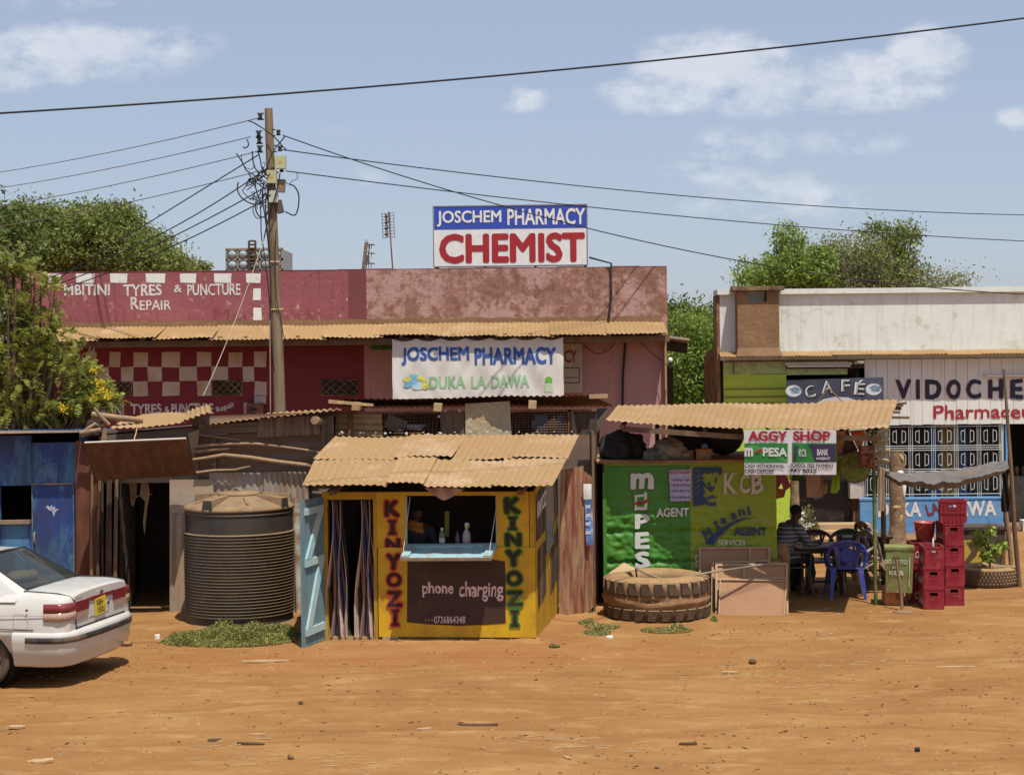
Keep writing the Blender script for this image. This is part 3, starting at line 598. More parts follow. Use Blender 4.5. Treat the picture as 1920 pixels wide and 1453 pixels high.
part('lettering', word(WW, 'DUKA', 1646, 941, 1727, 969, off=.045, d=.066, wob=.008), INK_W, wb)
part('lettering', word(WW, 'LA', 1736, 943, 1761, 965, off=.045, d=.066, rot=14), paint('dark_red_ink', (.17, .03, .035)), wb)
part('lettering', word(WW, 'DAWA', 1773, 939, 1868, 968, off=.045, d=.066, wob=.008), INK_W, wb)
part('door_frame', MB().wbox(WW, X(1883), X(1886), 0, gz1, -.1, .08), paint('sky_frame', (.12, .33, .62)), wb)
part('wall', MB().wbox(WW, X(1886) + .3, LW, 0.0, .22, -.2, .05), WHITE, wb, 'white sill of the pharmacy doorway')
ct = part('counter', MB().wbox(WW, X(1893), LW, .11, 1.0, -1.6, -1.2), M('glass_counter', (.10, .12, .13), r=.3), wb)
jar = MB()
for i in range(14): jar.lathe([(0.001, 0), (.05, 0), (.05, .16), (.03, .19), (.001, .19)], 8, WW.pt(X(1893) + .14 * i, 1.0, -1.4))
part('jars', jar, M('brown_jars', (.22, .12, .06), var=.5, sc=3), wb)
# tube lights, café sign
def tubelight(lab, x0, y0, x1, y1, d):
    t = thing('tube_light', lab, 'lamp', WW.q((x0 + x1) / 2, y1, d), 'tube lights under the eave')
    w0, w1 = WW.px(x0, y0, d), WW.px(x1, y0, d); z0 = WW.px(x0, y1, d)[1]
    part('housing', MB().wbox(WW, w0[0], w1[0], z0 + .05, w0[1], d - .06, d), paint('lamp_cream', (.56, .50, .40)), t)
    part('tube', MB().tube([WW.pt(w0[0] + .04, z0 + .028, d), WW.pt(w1[0] - .04, z0 + .028, d)], .018, 8), paint('lamp_tube', (.74, .72, .66)), t)
tubelight('cream tube light fitting above the café sign', 1472, 680, 1598, 690, .12); tubelight('white tube light fixed to the white boards above the letters', 1845, 701, 1990, 708, .12)
WC_ = Wall((P(1476, HZ, 31.05).x, 31.1), (P(1656, HZ, 31.0).x, 31.0))
cf = thing('cafe_sign', 'dark grey sign board reading Café with two coffee cups, above the doorway', 'sign', WC_.pt(WC_.L / 2, Z(752), 0))
zl, zr_ = WC_.px(1476, 713)[1], WC_.px(1656, 707)[1]; zb2 = WC_.px(1560, 756)[1]
part('panel', MB().hexa([WC_.pt(0, zb2, 0), WC_.pt(WC_.L, zb2, 0), WC_.pt(WC_.L, zr_, 0), WC_.pt(0, zl, 0)], [WC_.pt(0, zb2, -.04), WC_.pt(WC_.L, zb2, -.04), WC_.pt(WC_.L, zr_, -.04), WC_.pt(0, zl, -.04)]), M('cafe_grey', (.045, .05, .08), r=.5, var=.6, sc=1.5, da=.05, bump=.02, spec=.5), cf)
for s, b, rr in (('C', (1509, 723, 1528, 746), 10), ('A', (1540, 714, 1562, 737), 4), ('F', (1577, 712, 1594, 734), -2), ('É', (1602, 712, 1623, 741), -8)):
    part('lettering', word(WC_, s, *b, off=.07, base=.03, d=.004, rot=rr), INK_K, cf); part('lettering', word(WC_, s, *b, off=.03, d=.008, rot=rr), paint('cafe_white', (.66, .66, .66)), cf)
for x, y in ((1488, 733), (1638, 730)):
    part('printed_cup', poly(WC_, [(x + 15 * math.cos(t), y + 11 * math.sin(-t)) for t in [6.2832 * i / 18 for i in range(18)]], .004), paint('cup_white', (.55, .58, .62)), cf)
    part('printed_cup', poly(WC_, [(x + 4 + 10 * math.cos(t) * (1 + .25 * math.sin(5 * t)), y - 2 + 6 * math.sin(-t)) for t in [6.2832 * i / 22 for i in range(22)]], .008), M('coffee_print', (.10, .19, .25), var=.6, sc=30, da=.3, dirt=(.5, .55, .6), ds=20), cf)
part('lettering', poly(WC_, [(1530, 756), (1545, 748), (1565, 744), (1590, 745), (1610, 752), (1620, 756)], .003), paint('swoosh_white', (.5, .5, .52)), cf)
part('hanger', MB().tube([P(1535, 752, 30.8), P(1554, 728, 30.8), P(1578, 752, 30.8)], .012, 5), RUST, cf)
# small outhouse between the buildings
oh = thing('outhouse', 'dark lean-to roof jutting out in the gap between the two buildings', 'shed', P(1275, 760, 34))
part('roof', MB().slab([P(1240, 632, 33.6), P(1293, 639, 33.6), P(1293, 643, 35.4), P(1240, 636, 35.4)], (0, 0, .05)), M('tin_edge', (.45, .38, .28)), oh)
part('wall', MB().hexa([P(1245, 636, 33.9), P(1290, 643, 33.9), P(1288, 663, 33.9), P(1245, 657, 33.9)][::-1], [P(1245, 636, 34.2), P(1290, 643, 34.2), P(1288, 663, 34.2), P(1245, 657, 34.2)][::-1]).wbox(flatwall(1246, 1262, 34.4), 0, .18, 0, P(0, 700, 34).z, -.1, 0), DARKW, oh)
# ---------------------------------------------------------------- utility pole and wires
YP = 26.5
pole = thing('utility_pole', 'tall wooden pole carrying meter boxes and a tangle of cables', 'pole', (P(536, 700, YP).x, YP, 0))
POLEM = M('pole_timber', (.20, .145, .085), var=.3, sc=5, stretch=(2, 2, .25), dirt=(.33, .24, .14), da=.3, bump=.35, bs=20)
pts = [G(536, 1070)] + [P(x, y, YP) for x, y in ((525, 780), (521, 650), (516.5, 560), (514, 480), (509, 360), (506, 280), (503.5, 204))]
pts[0] = V((P(536, 1060, YP).x, YP, -.1)); part('post', MB().tube(pts, [.115, .098, .09, .086, .082, .075, .07, .066], 14), POLEM, pole)
bx = [(526, 305, 10, 12, 0, 'y'), (510, 332, 9, 12, .0, 'y'), (527, 349, 7.5, 12, 4, 'g'), (513, 369, 8, 11, 0, 'w'), (524, 388, 6, 12, -12, 'k')]
bm_ = {'y': paint('meter_box_green', (.42, .45, .26)), 'g': paint('meter_box_brown', (.20, .17, .13)), 'w': paint('meter_box_pale', (.48, .50, .42)), 'k': paint('meter_box_dark', (.09, .085, .08))}
for i, (x, y, w_, h_, ro, c) in enumerate(bx):
    s_ = YP / F; yy = YP - .12 if c in 'yw' else YP - .02; ct_ = P(x, y, yy); rt = Matrix.Rotation(R(ro), 3, 'Y')
    b_ = part('meter_box', MB().box(ct_, (2 * w_ * s_, .11, 2 * h_ * s_), rt), bm_[c], pole)
    if c in 'yg': part('warning_mark', MB().ngon([ct_ + V((dx * s_, -.058, dz * s_)) for dx, dz in ((-3.6, -2.5), (3.6, -2.5), (0, 3.5))]), paint('warning_orange', (.62, .28, .03)), b_)
INS = paint('insulator_black', (.03, .028, .026)); CAB = M('cable_black', (.03, .03, .032), da=0, bump=0); CABG = M('bare_wire', (.20, .17, .15), da=0, bump=0, metal=.3, r=.5)
for x, y in ((488, 219), (485, 252), (486, 264), (487, 280), (522, 249), (525, 279), (528, 318)):
    c_ = P(x, y, YP - .03); part('insulator', MB().lathe([(0.001, -.05), (.03, -.045), (.04, -.02), (.022, 0), (.04, .02), (.03, .045), (.001, .05)], 10, c_).tube([c_ + V((-.05, 0, .05)), c_ + V((.06 if x < 505 else -.1, 0, .05))], .012, 5).tube([c_ + V((-.05, 0, -.05)), c_ + V((.06 if x < 505 else -.1, 0, -.05))], .012, 5), INS, pole)
for y in (492, 581):
    part('binding_wire', MB().lathe([(.10, -.015), (.105, 0), (.10, .015)], 14, P(514 if y < 500 else 519, y, YP), close=True), paint('binding', (.45, .33, .17)), pole)
tg = MB()
def cur(pts, r=.011, Y=YP - .16, n=14, target=None):
    ps = [P(x, y, Y + random.uniform(-.05, .05)) for x, y in pts]; out = []
    for i in range(len(ps) - 1):
        p0, p1, p2, p3 = ps[max(0, i - 1)], ps[i], ps[i + 1], ps[min(len(ps) - 1, i + 2)]
        for j in range(6):
            t = j / 6; out.append(.5 * ((2 * p1) + (p2 - p0) * t + (2 * p0 - 5 * p1 + 4 * p2 - p3) * t * t + (3 * p1 - p0 - 3 * p2 + p3) * t ** 3))
    out.append(ps[-1]); (target or tg).tube(out, r, 5, cap=False)
cur([(464, 226), (478, 232), (494, 242), (515, 258), (530, 275), (537, 281)]); cur([(534, 256), (525, 268), (515, 280), (506, 298), (500, 315)]); cur([(535, 397), (552, 404), (559, 390), (560, 365), (552, 350), (543, 346)], .012)
cur([(447, 342), (445, 355), (452, 370), (468, 381), (484, 383), (500, 378)], .012); cur([(480, 378), (480, 395), (488, 407), (498, 405), (502, 396)], .012)
cur([(478, 335), (480, 355), (486, 375), (489, 400), (490, 440), (494, 465), (499, 500), (505, 560), (510, 640), (514, 700)], .010, YP - .14)
cur([(495, 340), (492, 370), (496, 400), (500, 430), (504, 470), (508, 540), (506, 600), (507, 640), (508, 770)], .012, YP - .18); cur([(505, 350), (498, 380), (500, 415), (503, 450), (506, 480)], .011); cur([(525, 325), (522, 345), (514, 375), (505, 405), (499, 430), (494, 452)], .012, YP - .2)
cur([(518, 430), (516, 480), (519, 560), (527, 600), (532, 630), (540, 640)], .008, YP - .1)
cur([(443, 288), (455, 306), (462, 320), (478, 330), (492, 345)]); cur([(463, 262), (466, 272), (460, 278), (456, 276)]); cur([(473, 284), (475, 305), (480, 318), (490, 325), (503, 316)]); cur([(484, 282), (488, 300), (492, 318), (500, 330)]); cur([(452, 290), (456, 310), (470, 318), (478, 310)], .006)
rr = random.Random(5)
for k in range(24):
    x, y = rr.uniform(468, 500), rr.uniform(300, 375); p = [(x, y)]
    for j in range(4): x += rr.uniform(-12, 16); y += rr.uniform(-10, 16); x = min(508, max(455, x)); p.append((x, y))
    cur(p, rr.choice([.006, .008, .01]))
cur([(554, 322), (558, 330), (556, 336), (548, 340), (540, 346), (533, 337)], .006)
part('cable_tangle', tg, CAB, pole)
def wire(lab, a, b, sag, r, mat, grp=None, n=30, t0=0., t1=1.):
    a, b = V(a), V(b); ps = [a + (b - a) * t - V((0, 0, sag * 4 * t * (1 - t))) for t in [t0 + (t1 - t0) * i / n for i in range(n + 1)]]
    return solo('power_line', MB().tube(ps, r, 6), mat, lab, 'cable', grp)
def ext(x0, y0, Y0, x1, y1, Y1): return P(x0, y0, Y0), P(x1, y1, Y1)
wire('thick black cable crossing the whole sky above the pole', P(-420, 236, 17), P(2400, -32, 20.5), .22, .012, CAB, n=50, t0=-.5, t1=1.5)
wire('uppermost grey wire running left from the top of the pole', P(484, 222, YP), P(-300, 354, 40), .22, .008, CABG, n=50, t1=1.7)
wire('second grey wire from the top, running left from the pole', P(470, 257, YP), P(-300, 381, 40), .22, .008, CABG, n=50, t1=1.7)
wire('third grey wire from the top, running left from the pole', P(484, 284, YP), P(-300, 418, 40), .22, .008, CABG, n=50, t1=1.7)
wire('lowest grey wire running left from the pole towards the trees', P(490, 320, YP), P(-300, 454, 40), .24, .008, CABG, n=50, t1=1.7)
wire('upper black wire running right from the pole above the chemist sign', P(528, 281, YP), P(2300, 400, 40), .42, .010, CAB)
wire('lower black wire running right from the pole over the chemist sign', P(536, 321, YP), P(2300, 462, 40), .30, .010, CAB)
wire('black wire sloping down from the pole across the chemist sign to the white building', P(530, 254, YP), P(2050, 556, 30), .62, .010, CAB)
for i, (lab, x0, y0, x1, y1, s_) in enumerate((('steepest drop cable crossing down left from the pole to the maroon wall', 486, 290, 100, 528, .0), ('drop cable crossing under the steepest one down to the maroon wall', 492, 322, 90, 520, .22),
        ('third drop cable running down left from the meter boxes', 500, 350, 100, 535, .12), ('lowest drop cable running down left from the meter boxes', 502, 372, 104, 545, .12))):
    wire(lab, P(x0, y0, YP - .1), P(x1, y1, 30.9), s_, .010, CAB)
wire('pale loose cable slanting from the pole down to the shack roof', P(497, 440, YP - .1), P(381, 742, 23.2), .12, .006, M('pale_cable', (.36, .31, .24), da=0, bump=0))
wire('thin brown cable hanging straight down beside the pole to the roof', P(506, 600, YP - .3), P(507, 778, 25.9), .02, .009, M('brown_cable', (.30, .18, .11), da=0, bump=0))
# ---------------------------------------------------------------- aerials and far tank
def aerial(lab, x0, y0, x1, y1, kind):
    t = thing('tv_aerial', lab, 'aerial', P(x0, y0, 33)); Y = 33
    part('mast', MB().tube([P(x0, y0 + 8, Y), P(x1, y1, Y)], .016 if kind else .04, 6), RUST if kind else POLEW, t)
    g = MB()
    if kind:
        for k in range(9):
            y = 400 + k * 5.6; g.tube([P(715 + k * .3, y + 2, Y), P(738 + k * .3, y - 1, Y)], .006, 4)
        for x in (716, 722, 731, 738): g.tube([P(x, 400, Y), P(x + 2, 447, Y)], .006, 4)
        for k in range(4): g.tube([P(724, 404 + k * 11, Y - .2), P(727, 408 + k * 11, Y - .2)], .05, 5)
        g.tube([P(724, 402, Y - .2), P(727, 446, Y - .2)], .012, 5)
    else:
        g.tube([P(694, 458, Y), P(686, 504, Y)], .012, 5)
        for y in (459, 475, 494):
            g.tube([P(690, y, Y), P(703, y + .5, Y)], .014, 5)
            g.tube([P(690, y - 4, Y), P(692, y + 9, Y)], .008, 4); g.tube([P(697, y - 3, Y), P(696, y + 8, Y)], .007, 4)
        g.box(P(689, 486, Y), (.08, .06, .16))
        for k in range(5): g.tube([P(683, 450 + k * 11, Y), P(690, 452 + k * 11, Y)], .006, 4)
    part('antenna', g, M('aerial_metal', (.13, .12, .12), da=.2, metal=.3), t)
aerial('slanting wooden mast with a small three armed aerial on the roof', 680, 508, 687, 454, 0); aerial('taller thin aerial mast with a grid antenna behind the parapet', 737, 508, 729, 397, 1)
YT = 85; tk = thing('steel_water_tank', 'distant pale panelled steel water tank on a stand with a ladder', 'tank', P(475, 508, YT)); s_ = YT / F
TK = M('pale_steel_panel', (.30, .36, .39), r=.6, da=.3, dirt=(.25, .17, .11), ds=.5, bump=.03)
x0, x1, z1, z0 = P(424, 470, YT).x, P(528, 470, YT).x, P(480, 467, YT).z, P(480, 512, YT).z; nc = 5; cw = (x1 - x0) / nc; hh = (z1 - z0) / 2.3
mb = MB().box(((x0 + x1) / 2, YT + 2.2, (z0 + z1) / 2), (x1 - x0, 4, z1 - z0)); part('shell', mb, TK, tk)
mb = MB(); fr = MB()
for i in range(nc):
    for j in range(3):
        c = V((x0 + cw * (i + .5), YT + .2, z1 - hh * (j + .5))); 
        if c.z > z0: mb.ell(c, (cw * .4, .22, hh * .4), 8)
for i in range(nc + 1): fr.box((x0 + cw * i, YT + .16, (z0 + z1) / 2), (.1, .14, z1 - z0))
for j in range(3): fr.box(((x0 + x1) / 2, YT + .15, z1 - hh * j), (x1 - x0 + .1, .12, .12))
part('dished_panels', mb, TK, tk); part('frame', fr, M('tank_frame_grey', (.20, .21, .21), da=.3), tk)
g = MB()
for x in (467, 479): g.tube([P(x, 452, YT), P(x, 512, YT)], .06, 5)
for k in range(9): g.tube([P(467, 452 + k * 7, YT), P(479, 452 + k * 7, YT)], .05, 4)
part('ladder', g, DARKW, tk)
g = MB()
for x in (432, 470, 500, 522): g.box((P(x, 600, YT).x, YT + 2, (z0) / 2), (.3, .3, z0))
part('stand', g.box(((x0 + x1) / 2, YT + 2, z0 - .1), (x1 - x0 + 1, 4.4, .2)), M('grey_steel_stand', (.15, .15, .15)), tk)
# ---------------------------------------------------------------- blue kiosk at the left edge
WB = flatwall(-190, 150, 22.6); BLU = M('worn_blue_paint', (.016, .055, .27), r=.6, var=.5, sc=3.5, stretch=(1, 1, .35), dirt=(.03, .04, .09), da=.36, ds=1.6, hard=.2, bump=.08, col2=(.07, .20, .34), c2a=.40, c2s=2.4, spec=.4)
bk = thing('blue_kiosk', 'worn blue metal kiosk with dark serving window behind the white car', 'kiosk', WB.pt(WB.L / 2, 0, -.8))
x_ = lambda x, y=900, d=0: ux(WB, x, y, d); z_ = lambda y, x=60, d=0: WB.px(x, y, d)[1]; ZT = z_(816)
wl = MB()
wl.wbox(WB, 0, x_(0), 0, ZT, -.05, 0).wbox(WB, x_(0), x_(60), z_(910), ZT, -.05, 0).wbox(WB, x_(0), x_(60), 0, z_(975), -.05, 0).wbox(WB, x_(60), WB.L, z_(908), z_(830), -.05, 0).wbox(WB, x_(138), WB.L, 0, z_(908), -.05, 0).wbox(WB, x_(50), x_(60), z_(908), ZT, 0, .02)
part('wall', wl, BLU, bk); part('side_wall', MB().wbox(WB, WB.L - .04, WB.L, 0, ZT, -1.9, -.05).wbox(WB, 0, .04, 0, ZT, -1.9, -.05).wbox(WB, 0, WB.L, 0, ZT, -1.95, -1.9), BLU, bk)
part('interior', MB().wbox(WB, .1, WB.L - .1, 0, ZT, -1.5, -1.45).wbox(WB, 0.05, WB.L - .05, .9, .95, -.6, -.06), DARK, bk)
d_ = part('door', MB().wbox(WB, x_(62), x_(137), .12, z_(910), -.03, .012), BLU, bk, 'blue sheet door with scratched paint'); part('door_frame', MB().wbox(WB, x_(60), x_(62), .1, z_(908), -.03, .03).wbox(WB, x_(137), x_(139.5), .1, z_(908), -.03, .03).wbox(WB, x_(60), x_(139.5), z_(909), z_(906), -.03, .03), M('edge_blue', (.05, .12, .22), da=.3), bk)
part('handle', MB().tube([WB.q(65, 998, .03), WB.q(64, 1002, .05), WB.q(64, 1014, .05), WB.q(65, 1018, .03)], .01, 5), GALV, d_); part('paint_scrape', poly(WB, [(88, 947), (94, 950), (97, 946), (99, 951), (103, 949), (104, 955), (111, 953), (108, 957), (105, 958), (103, 962), (101, 969), (99, 962), (96, 957), (92, 957), (89, 953), (86, 952)], .015), M('scrape_blue_white', (.35, .40, .60), var=.5, sc=30), d_)
part('sill', MB().wbox(WB, 0, x_(58), z_(981), z_(974), 0, .08), M('grey_sill', (.16, .13, .11)), bk)
part('roof', MB().slab([WB.pt(-.1, ZT + .03, .35), WB.pt(WB.L + .06, ZT + .05, .35), WB.pt(WB.L + .06, ZT - .05, -2), WB.pt(-.1, ZT - .05, -2)], (0, 0, .025)), M('thin_tin_roof', (.38, .27, .17), da=.4), bk)
part('poster', MB().wbox(WB, x_(70), x_(108), z_(905), z_(868), 0, .008), M('faded_poster', (.05, .09, .22), var=.8, sc=18, dirt=(.13, .20, .33), da=.4, ds=8), bk)
# brown metal sheet and stacked timbers
WN = flatwall(140, 340, 22.45)
bs_ = MB(); bs_.hexa([WN.q(143, 1150, 0), WN.q(181, 1150, 0), WN.q(179, 830, 0), WN.q(143, 820, 0)], [WN.q(143, 1150, -.04), WN.q(181, 1150, -.04), WN.q(179, 830, -.04), WN.q(143, 820, -.04)])
bs_ = MB().grid(lambda a, b: WN.q(142 + 5 * b * 0 + (38 + 2 * b) * a, 1155 - 330 * b + (10 * a * b), .03 * math.sin(a * 7) * (1 - .3 * b) + .03 * noise.noise(V((a * 2, b * 5, 1)))), 24, 40)
solo('metal_sheet', bs_.grid(lambda a, b: WN.q(142 + (38 + 2 * b) * (1 - a), 1155 - 330 * b + (10 * (1 - a) * b), -.02 + .03 * math.sin((1 - a) * 7) * (1 - .3 * b)), 24, 4), M('red_brown_sheet', (.165, .058, .030), r=.75, var=.2, sc=4, dirt=(.09, .035, .022), da=.35, ds=1.2, hard=.4, bump=.1, col2=(.45, .36, .28), c2a=.12, c2s=14), 'red brown metal sheet with flaked paint standing between blue kiosk and timber posts', 'metal sheet')
# ---------------------------------------------------------------- left shack
YL = 22.5; WLk = flatwall(172, 632, YL)
ls = thing('tin_shack', 'patched tin shack with dark doorway behind the black water tank', 'shack', WLk.pt(WLk.L / 2, 0, -.8))
q = WLk.q
part('upper_wall', MB().wpx(WLk, 186, 806, 372, 905, -.04, .0), M('greyish_sheet', (.17, .13, .10), r=.7, var=.1, sc=2, stretch=(2, 1, .3), dirt=(.10, .07, .05), da=.3), ls)
part('upper_wall', MB().hexa([q(352, 812, .06), q(374, 806, .06), q(371, 830, .06), q(362, 860, .06)][::-1], [q(352, 812, .03), q(374, 806, .03), q(371, 830, .03), q(362, 860, .03)][::-1]).hexa([q(187, 835, .05), q(200, 828, .05), q(200, 802, .05), q(194, 803, .05)], [q(187, 835, .0), q(200, 828, .0), q(200, 802, .0), q(194, 803, .0)]), GALV, ls, 'pale corner strips of sheet')
bk_ = MB(); A_, B_ = WLk.px(360, 905), WLk.px(625, 785)
bk_.grid(lambda a, b: WLk.pt(A_[0] + (B_[0] - A_[0]) * a, 1.0 + (B_[1] - .95) * b + .05 * a, -.06 + .013 * math.sin(b * 62) + .02 * noise.noise(V((a * 3, b * 2, 0)))), 30, 90)
part('patched_wall', bk_, GALVD, ls, 'dark horizontal corrugated sheets')
pt_ = MB()
for i, (x0, y0, x1, y1) in enumerate(((372, 796, 427, 818), (427, 793, 482, 812))):
    a0 = q(x0, y1, .02); a1 = q(x1, y1 - 2, .02); b1 = q(x1, y0 - 3, .02); b0 = q(x0, y0, .02)
    pt_.grid(lambda a, b: a0.lerp(a1, a).lerp(b0.lerp(b1, a), b) + WLk.pt(0, 0, .01 * math.sin(b * 16)) - WLk.pt(0, 0, 0), 4, 16)
part('sheet_patch', pt_, GALVD, ls)
cr_ = MB(); cr_.corr(q(482, 820, .06), q(601, 814, .06), q(597, 779, .03), q(483, 784, .03), wl=.085, amp=.015, rag=.0, sag=.004)
part('sheet_patch', cr_, M('striped_rust_sheet', (.26, .17, .13), var=.5, sc=5, stretch=(5, 1, .4), dirt=(.13, .06, .04), da=.4, ds=3, bump=.08), ls, 'upright patch of corrugated sheet below the roof edge')
def limb(pts, r, mat, lab, d=.12):
    ps = [q(x, y, d) for x, y in pts]; rs = [r * .72 * (1 - .45 * i / len(ps)) for i in range(len(ps))]; return part('branch_rail', MB().tube(ps, rs, 7), mat, ls, lab)
limb([(364, 838), (400, 834), (450, 832), (480, 832), (530, 838), (575, 844), (605, 850)], .035, POLEW, 'upper crooked branch rail'); limb([(630, 880), (570, 872), (520, 866), (470, 858), (420, 853), (390, 858), (362, 862)], .052, POLEW, 'middle crooked branch rail')
limb([(362, 848), (400, 843), (430, 841)], .04, POLEW, None, .1); limb([(365, 887), (400, 882), (440, 881), (470, 874)], .03, POLEW, None, .1); limb([(372, 815), (410, 820), (450, 825)], .02, POLEW, None, .08)
part('stud', MB().wpx(WLk, 398, 822, 405, 880, -.02, .05), WOOD, ls); part('stud', MB().wpx(WLk, 603, 784, 609, 860, -.02, .06), WOOD, ls)
part('beam_end', MB().tube([q(590, 788, .35), q(612, 793, -.2)], .06, 9), POLEW, ls, 'round beam end poking out under the roof')
lw = MB(); lw.corr(q(396, 1160, .02), q(515, 1160, .02), q(515, 886, .02), q(392, 886, .02), wl=.1, amp=.016, rag=.02); lw.corr(q(494, 1160, .05), q(600, 1160, .05), q(575, 884, .05), q(494, 885, .05), wl=.1, amp=.016, rag=.02)
part('corrugated_wall', lw, GALV, ls, 'pale upright corrugated sheets behind the tank')
lw = MB(); lw.corr(q(318, 1150, .04), q(352, 1152, .04), q(352, 955, .04), q(318, 955, .04), wl=.11, amp=.02, rag=.03); lw.corr(q(318, 962, .05), q(400, 962, .05), q(400, 899, .05), q(318, 899, .05), wl=.3, amp=.01)
part('corrugated_wall', lw, M('mottled_sheet', (.30, .26, .22), r=.65, var=.25, sc=4, dirt=(.42, .27, .14), da=.45, ds=1.5, hard=.4, bump=.12, stretch=(1, 1, .5)), ls, 'mottled sheet beside the doorway')
part('corrugated_wall', MB().corr(q(556, 1150, .09), q(578, 1150, .09), q(578, 950, .09), q(548, 925, .09), wl=.1, amp=.02, rag=.08), M('flaking_white_sheet', (.55, .50, .42), var=.2, dirt=(.30, .15, .08), da=.4, ds=5, hard=.15), ls, 'flaking whitish sheet right of the tank')
# timbers and dark sheets left of the doorway
tb = MB()
for i, (x, w_, t, mt) in enumerate(((182, 10, 890, 0), (193, 5, 885, 0), (203, 9, 888, 0), (210, 4, 886, 0), (219, 8, 890, 0), (176, 6, 880, 0), (188, 6, 888, 0))):
    tb.tube([V((P(x, 1150, YL).x, YL - .03 * i, 0)), P(x - 3 + (i * 37 % 5), t, YL - .02 * i)], [w_ * .0042, w_ * .0035], 7)
part('timber_posts', tb, M('dark_timber', (.075, .048, .033), var=.35, sc=8, stretch=(2, 2, .2), bump=.3, bs=30, da=.25), ls)
part('corrugated_wall', MB().corr(V((P(225, 1150, YL).x, YL - .05, 0)), V((P(256, 1150, YL + .9).x, YL + .9, 0)), P(254, 895, YL + .9), P(225, 893, YL - .05), wl=.12, amp=.02, rag=0), M('near_black_sheet', (.05, .036, .028), da=.2, dirt=(.16, .11, .08), ds=7, hard=.1), ls, 'near black sheet at the doorway')
hg = MB()
hg.prism([q(240, 897, -.5), q(257, 897, -.5), q(256, 930, -.5), q(250, 950, -.5), q(245, 945, -.5), q(243, 920, -.5)], (0, .02, 0)).prism([q(265, 897, -.4), q(276, 897, -.4), q(281, 925, -.4), q(276, 952, -.4), q(271, 1003, -.4), q(268, 980, -.4), q(272, 940, -.4), q(262, 930, -.4)], (0, .02, 0)).tube([q(243, 935, -.45), q(262, 929, -.45), q(286, 926, -.45)], .012, 5)
part('wood_offcuts', hg, M('split_wood', (.36, .26, .15), var=.3, sc=8, stretch=(2, 1, .2), bump=.3), ls)
part('interior', MB().wbox(WLk, 0, WLk.L, 0, 2.2, -2.6, -2.5).wbox(WLk, 0, .05, 0, 2.3, -2.5, -.1).wbox(WLk, WLk.L - .05, WLk.L, 0, 2.3, -2.5, -.1), DARKW, ls)
rf = MB(); rf.slab([q(172, 818, 0), q(632, 778, 0), q(632, 775, -2.8), q(172, 815, -2.8)], (0, 0, .02))
part('roof', rf, DARKW, ls, 'dark underlay of the roof')
rf = MB(); rf.corr(q(204, 803, .30), q(352, 792, .30), q(358, 772, -.7), q(268, 778, -.7), wl=.09, amp=.014, rag=.05, seed=4, sag=.03); rf.corr(q(345, 793, .32), q(399, 780, .34), q(395, 765, -.3), q(352, 776, -.5), wl=.09, amp=.02, rag=.05, seed=9, sag=.05)
part('roof_sheet', rf, ROOF, ls, 'tan dusty roof sheets bent at the edge')
rf = MB(); rf.corr(q(385, 794, .22), q(500, 784, .22), q(505, 778, -1.8), q(385, 786, -1.8), wl=.09, amp=.018, rag=.05, seed=5); rf.corr(q(495, 782, .24), q(640, 767, .24), q(640, 764, -1.8), q(500, 776, -1.8), wl=.09, amp=.02, rag=.06, seed=6)
part('roof_sheet', rf, RUST, ls, 'rusty roof sheets on the right')
lg_ = MB(); lg_.tube([q(172, 778, .25), q(215, 783, .2), q(268, 788, .1)], [.05, .045, .04], 8).tube([q(176, 764, .35), q(188, 780, .33), q(205, 797, .3)], [.02, .03, .03], 6).tube([q(160, 808, .3), q(178, 795, .3), q(196, 800, .25)], .03, 6).tube([q(150, 812, .3), q(190, 806, .3)], .04, 6)
part('roof_pole', lg_, POLEW, ls); part('roof_rubble', MB().box(q(176, 800, .1), (.18, .2, .12), Matrix.Rotation(.5, 3, 'Y')).box(q(184, 786, .0), (.12, .2, .25), Matrix.Rotation(.9, 3, 'Y')).box(q(168, 812, .1), (.2, .2, .06), Matrix.Rotation(-.3, 3, 'Y')), DARKW, ls)
# propped board
tl, tr, br, bl = P(160, 831, 21.75), P(350, 823, 21.75), P(369, 891, 22.3), P(181, 901, 22.3)
sh = thing('hatch_board', 'propped up brown plywood hatch board hanging from a string above the doorway', 'board', bl.lerp(br, .5))
part('panel', MB().hexa([bl, br, tr, tl], [v + V((0, -.03, .015)) for v in (bl, br, tr, tl)]), M('stained_plywood', (.15, .072, .040), r=.7, var=.35, sc=4, stretch=(2.5, 1, .5), dirt=(.045, .022, .015), da=.35, ds=3, hard=.4, bump=.08, col2=(.19, .10, .05), c2a=.3, c2s=3), sh)
part('edge_strip', MB().tube([tl + V((0, -.04, .01)), tr + V((0, -.04, .01))], .014, 5), paint('pale_edge', (.55, .5, .44)), sh); part('string', MB().tube([P(258, 796, 22.2), P(255, 812, 22.0), P(251, 826, 21.7)], .009, 5), WOODL, sh)
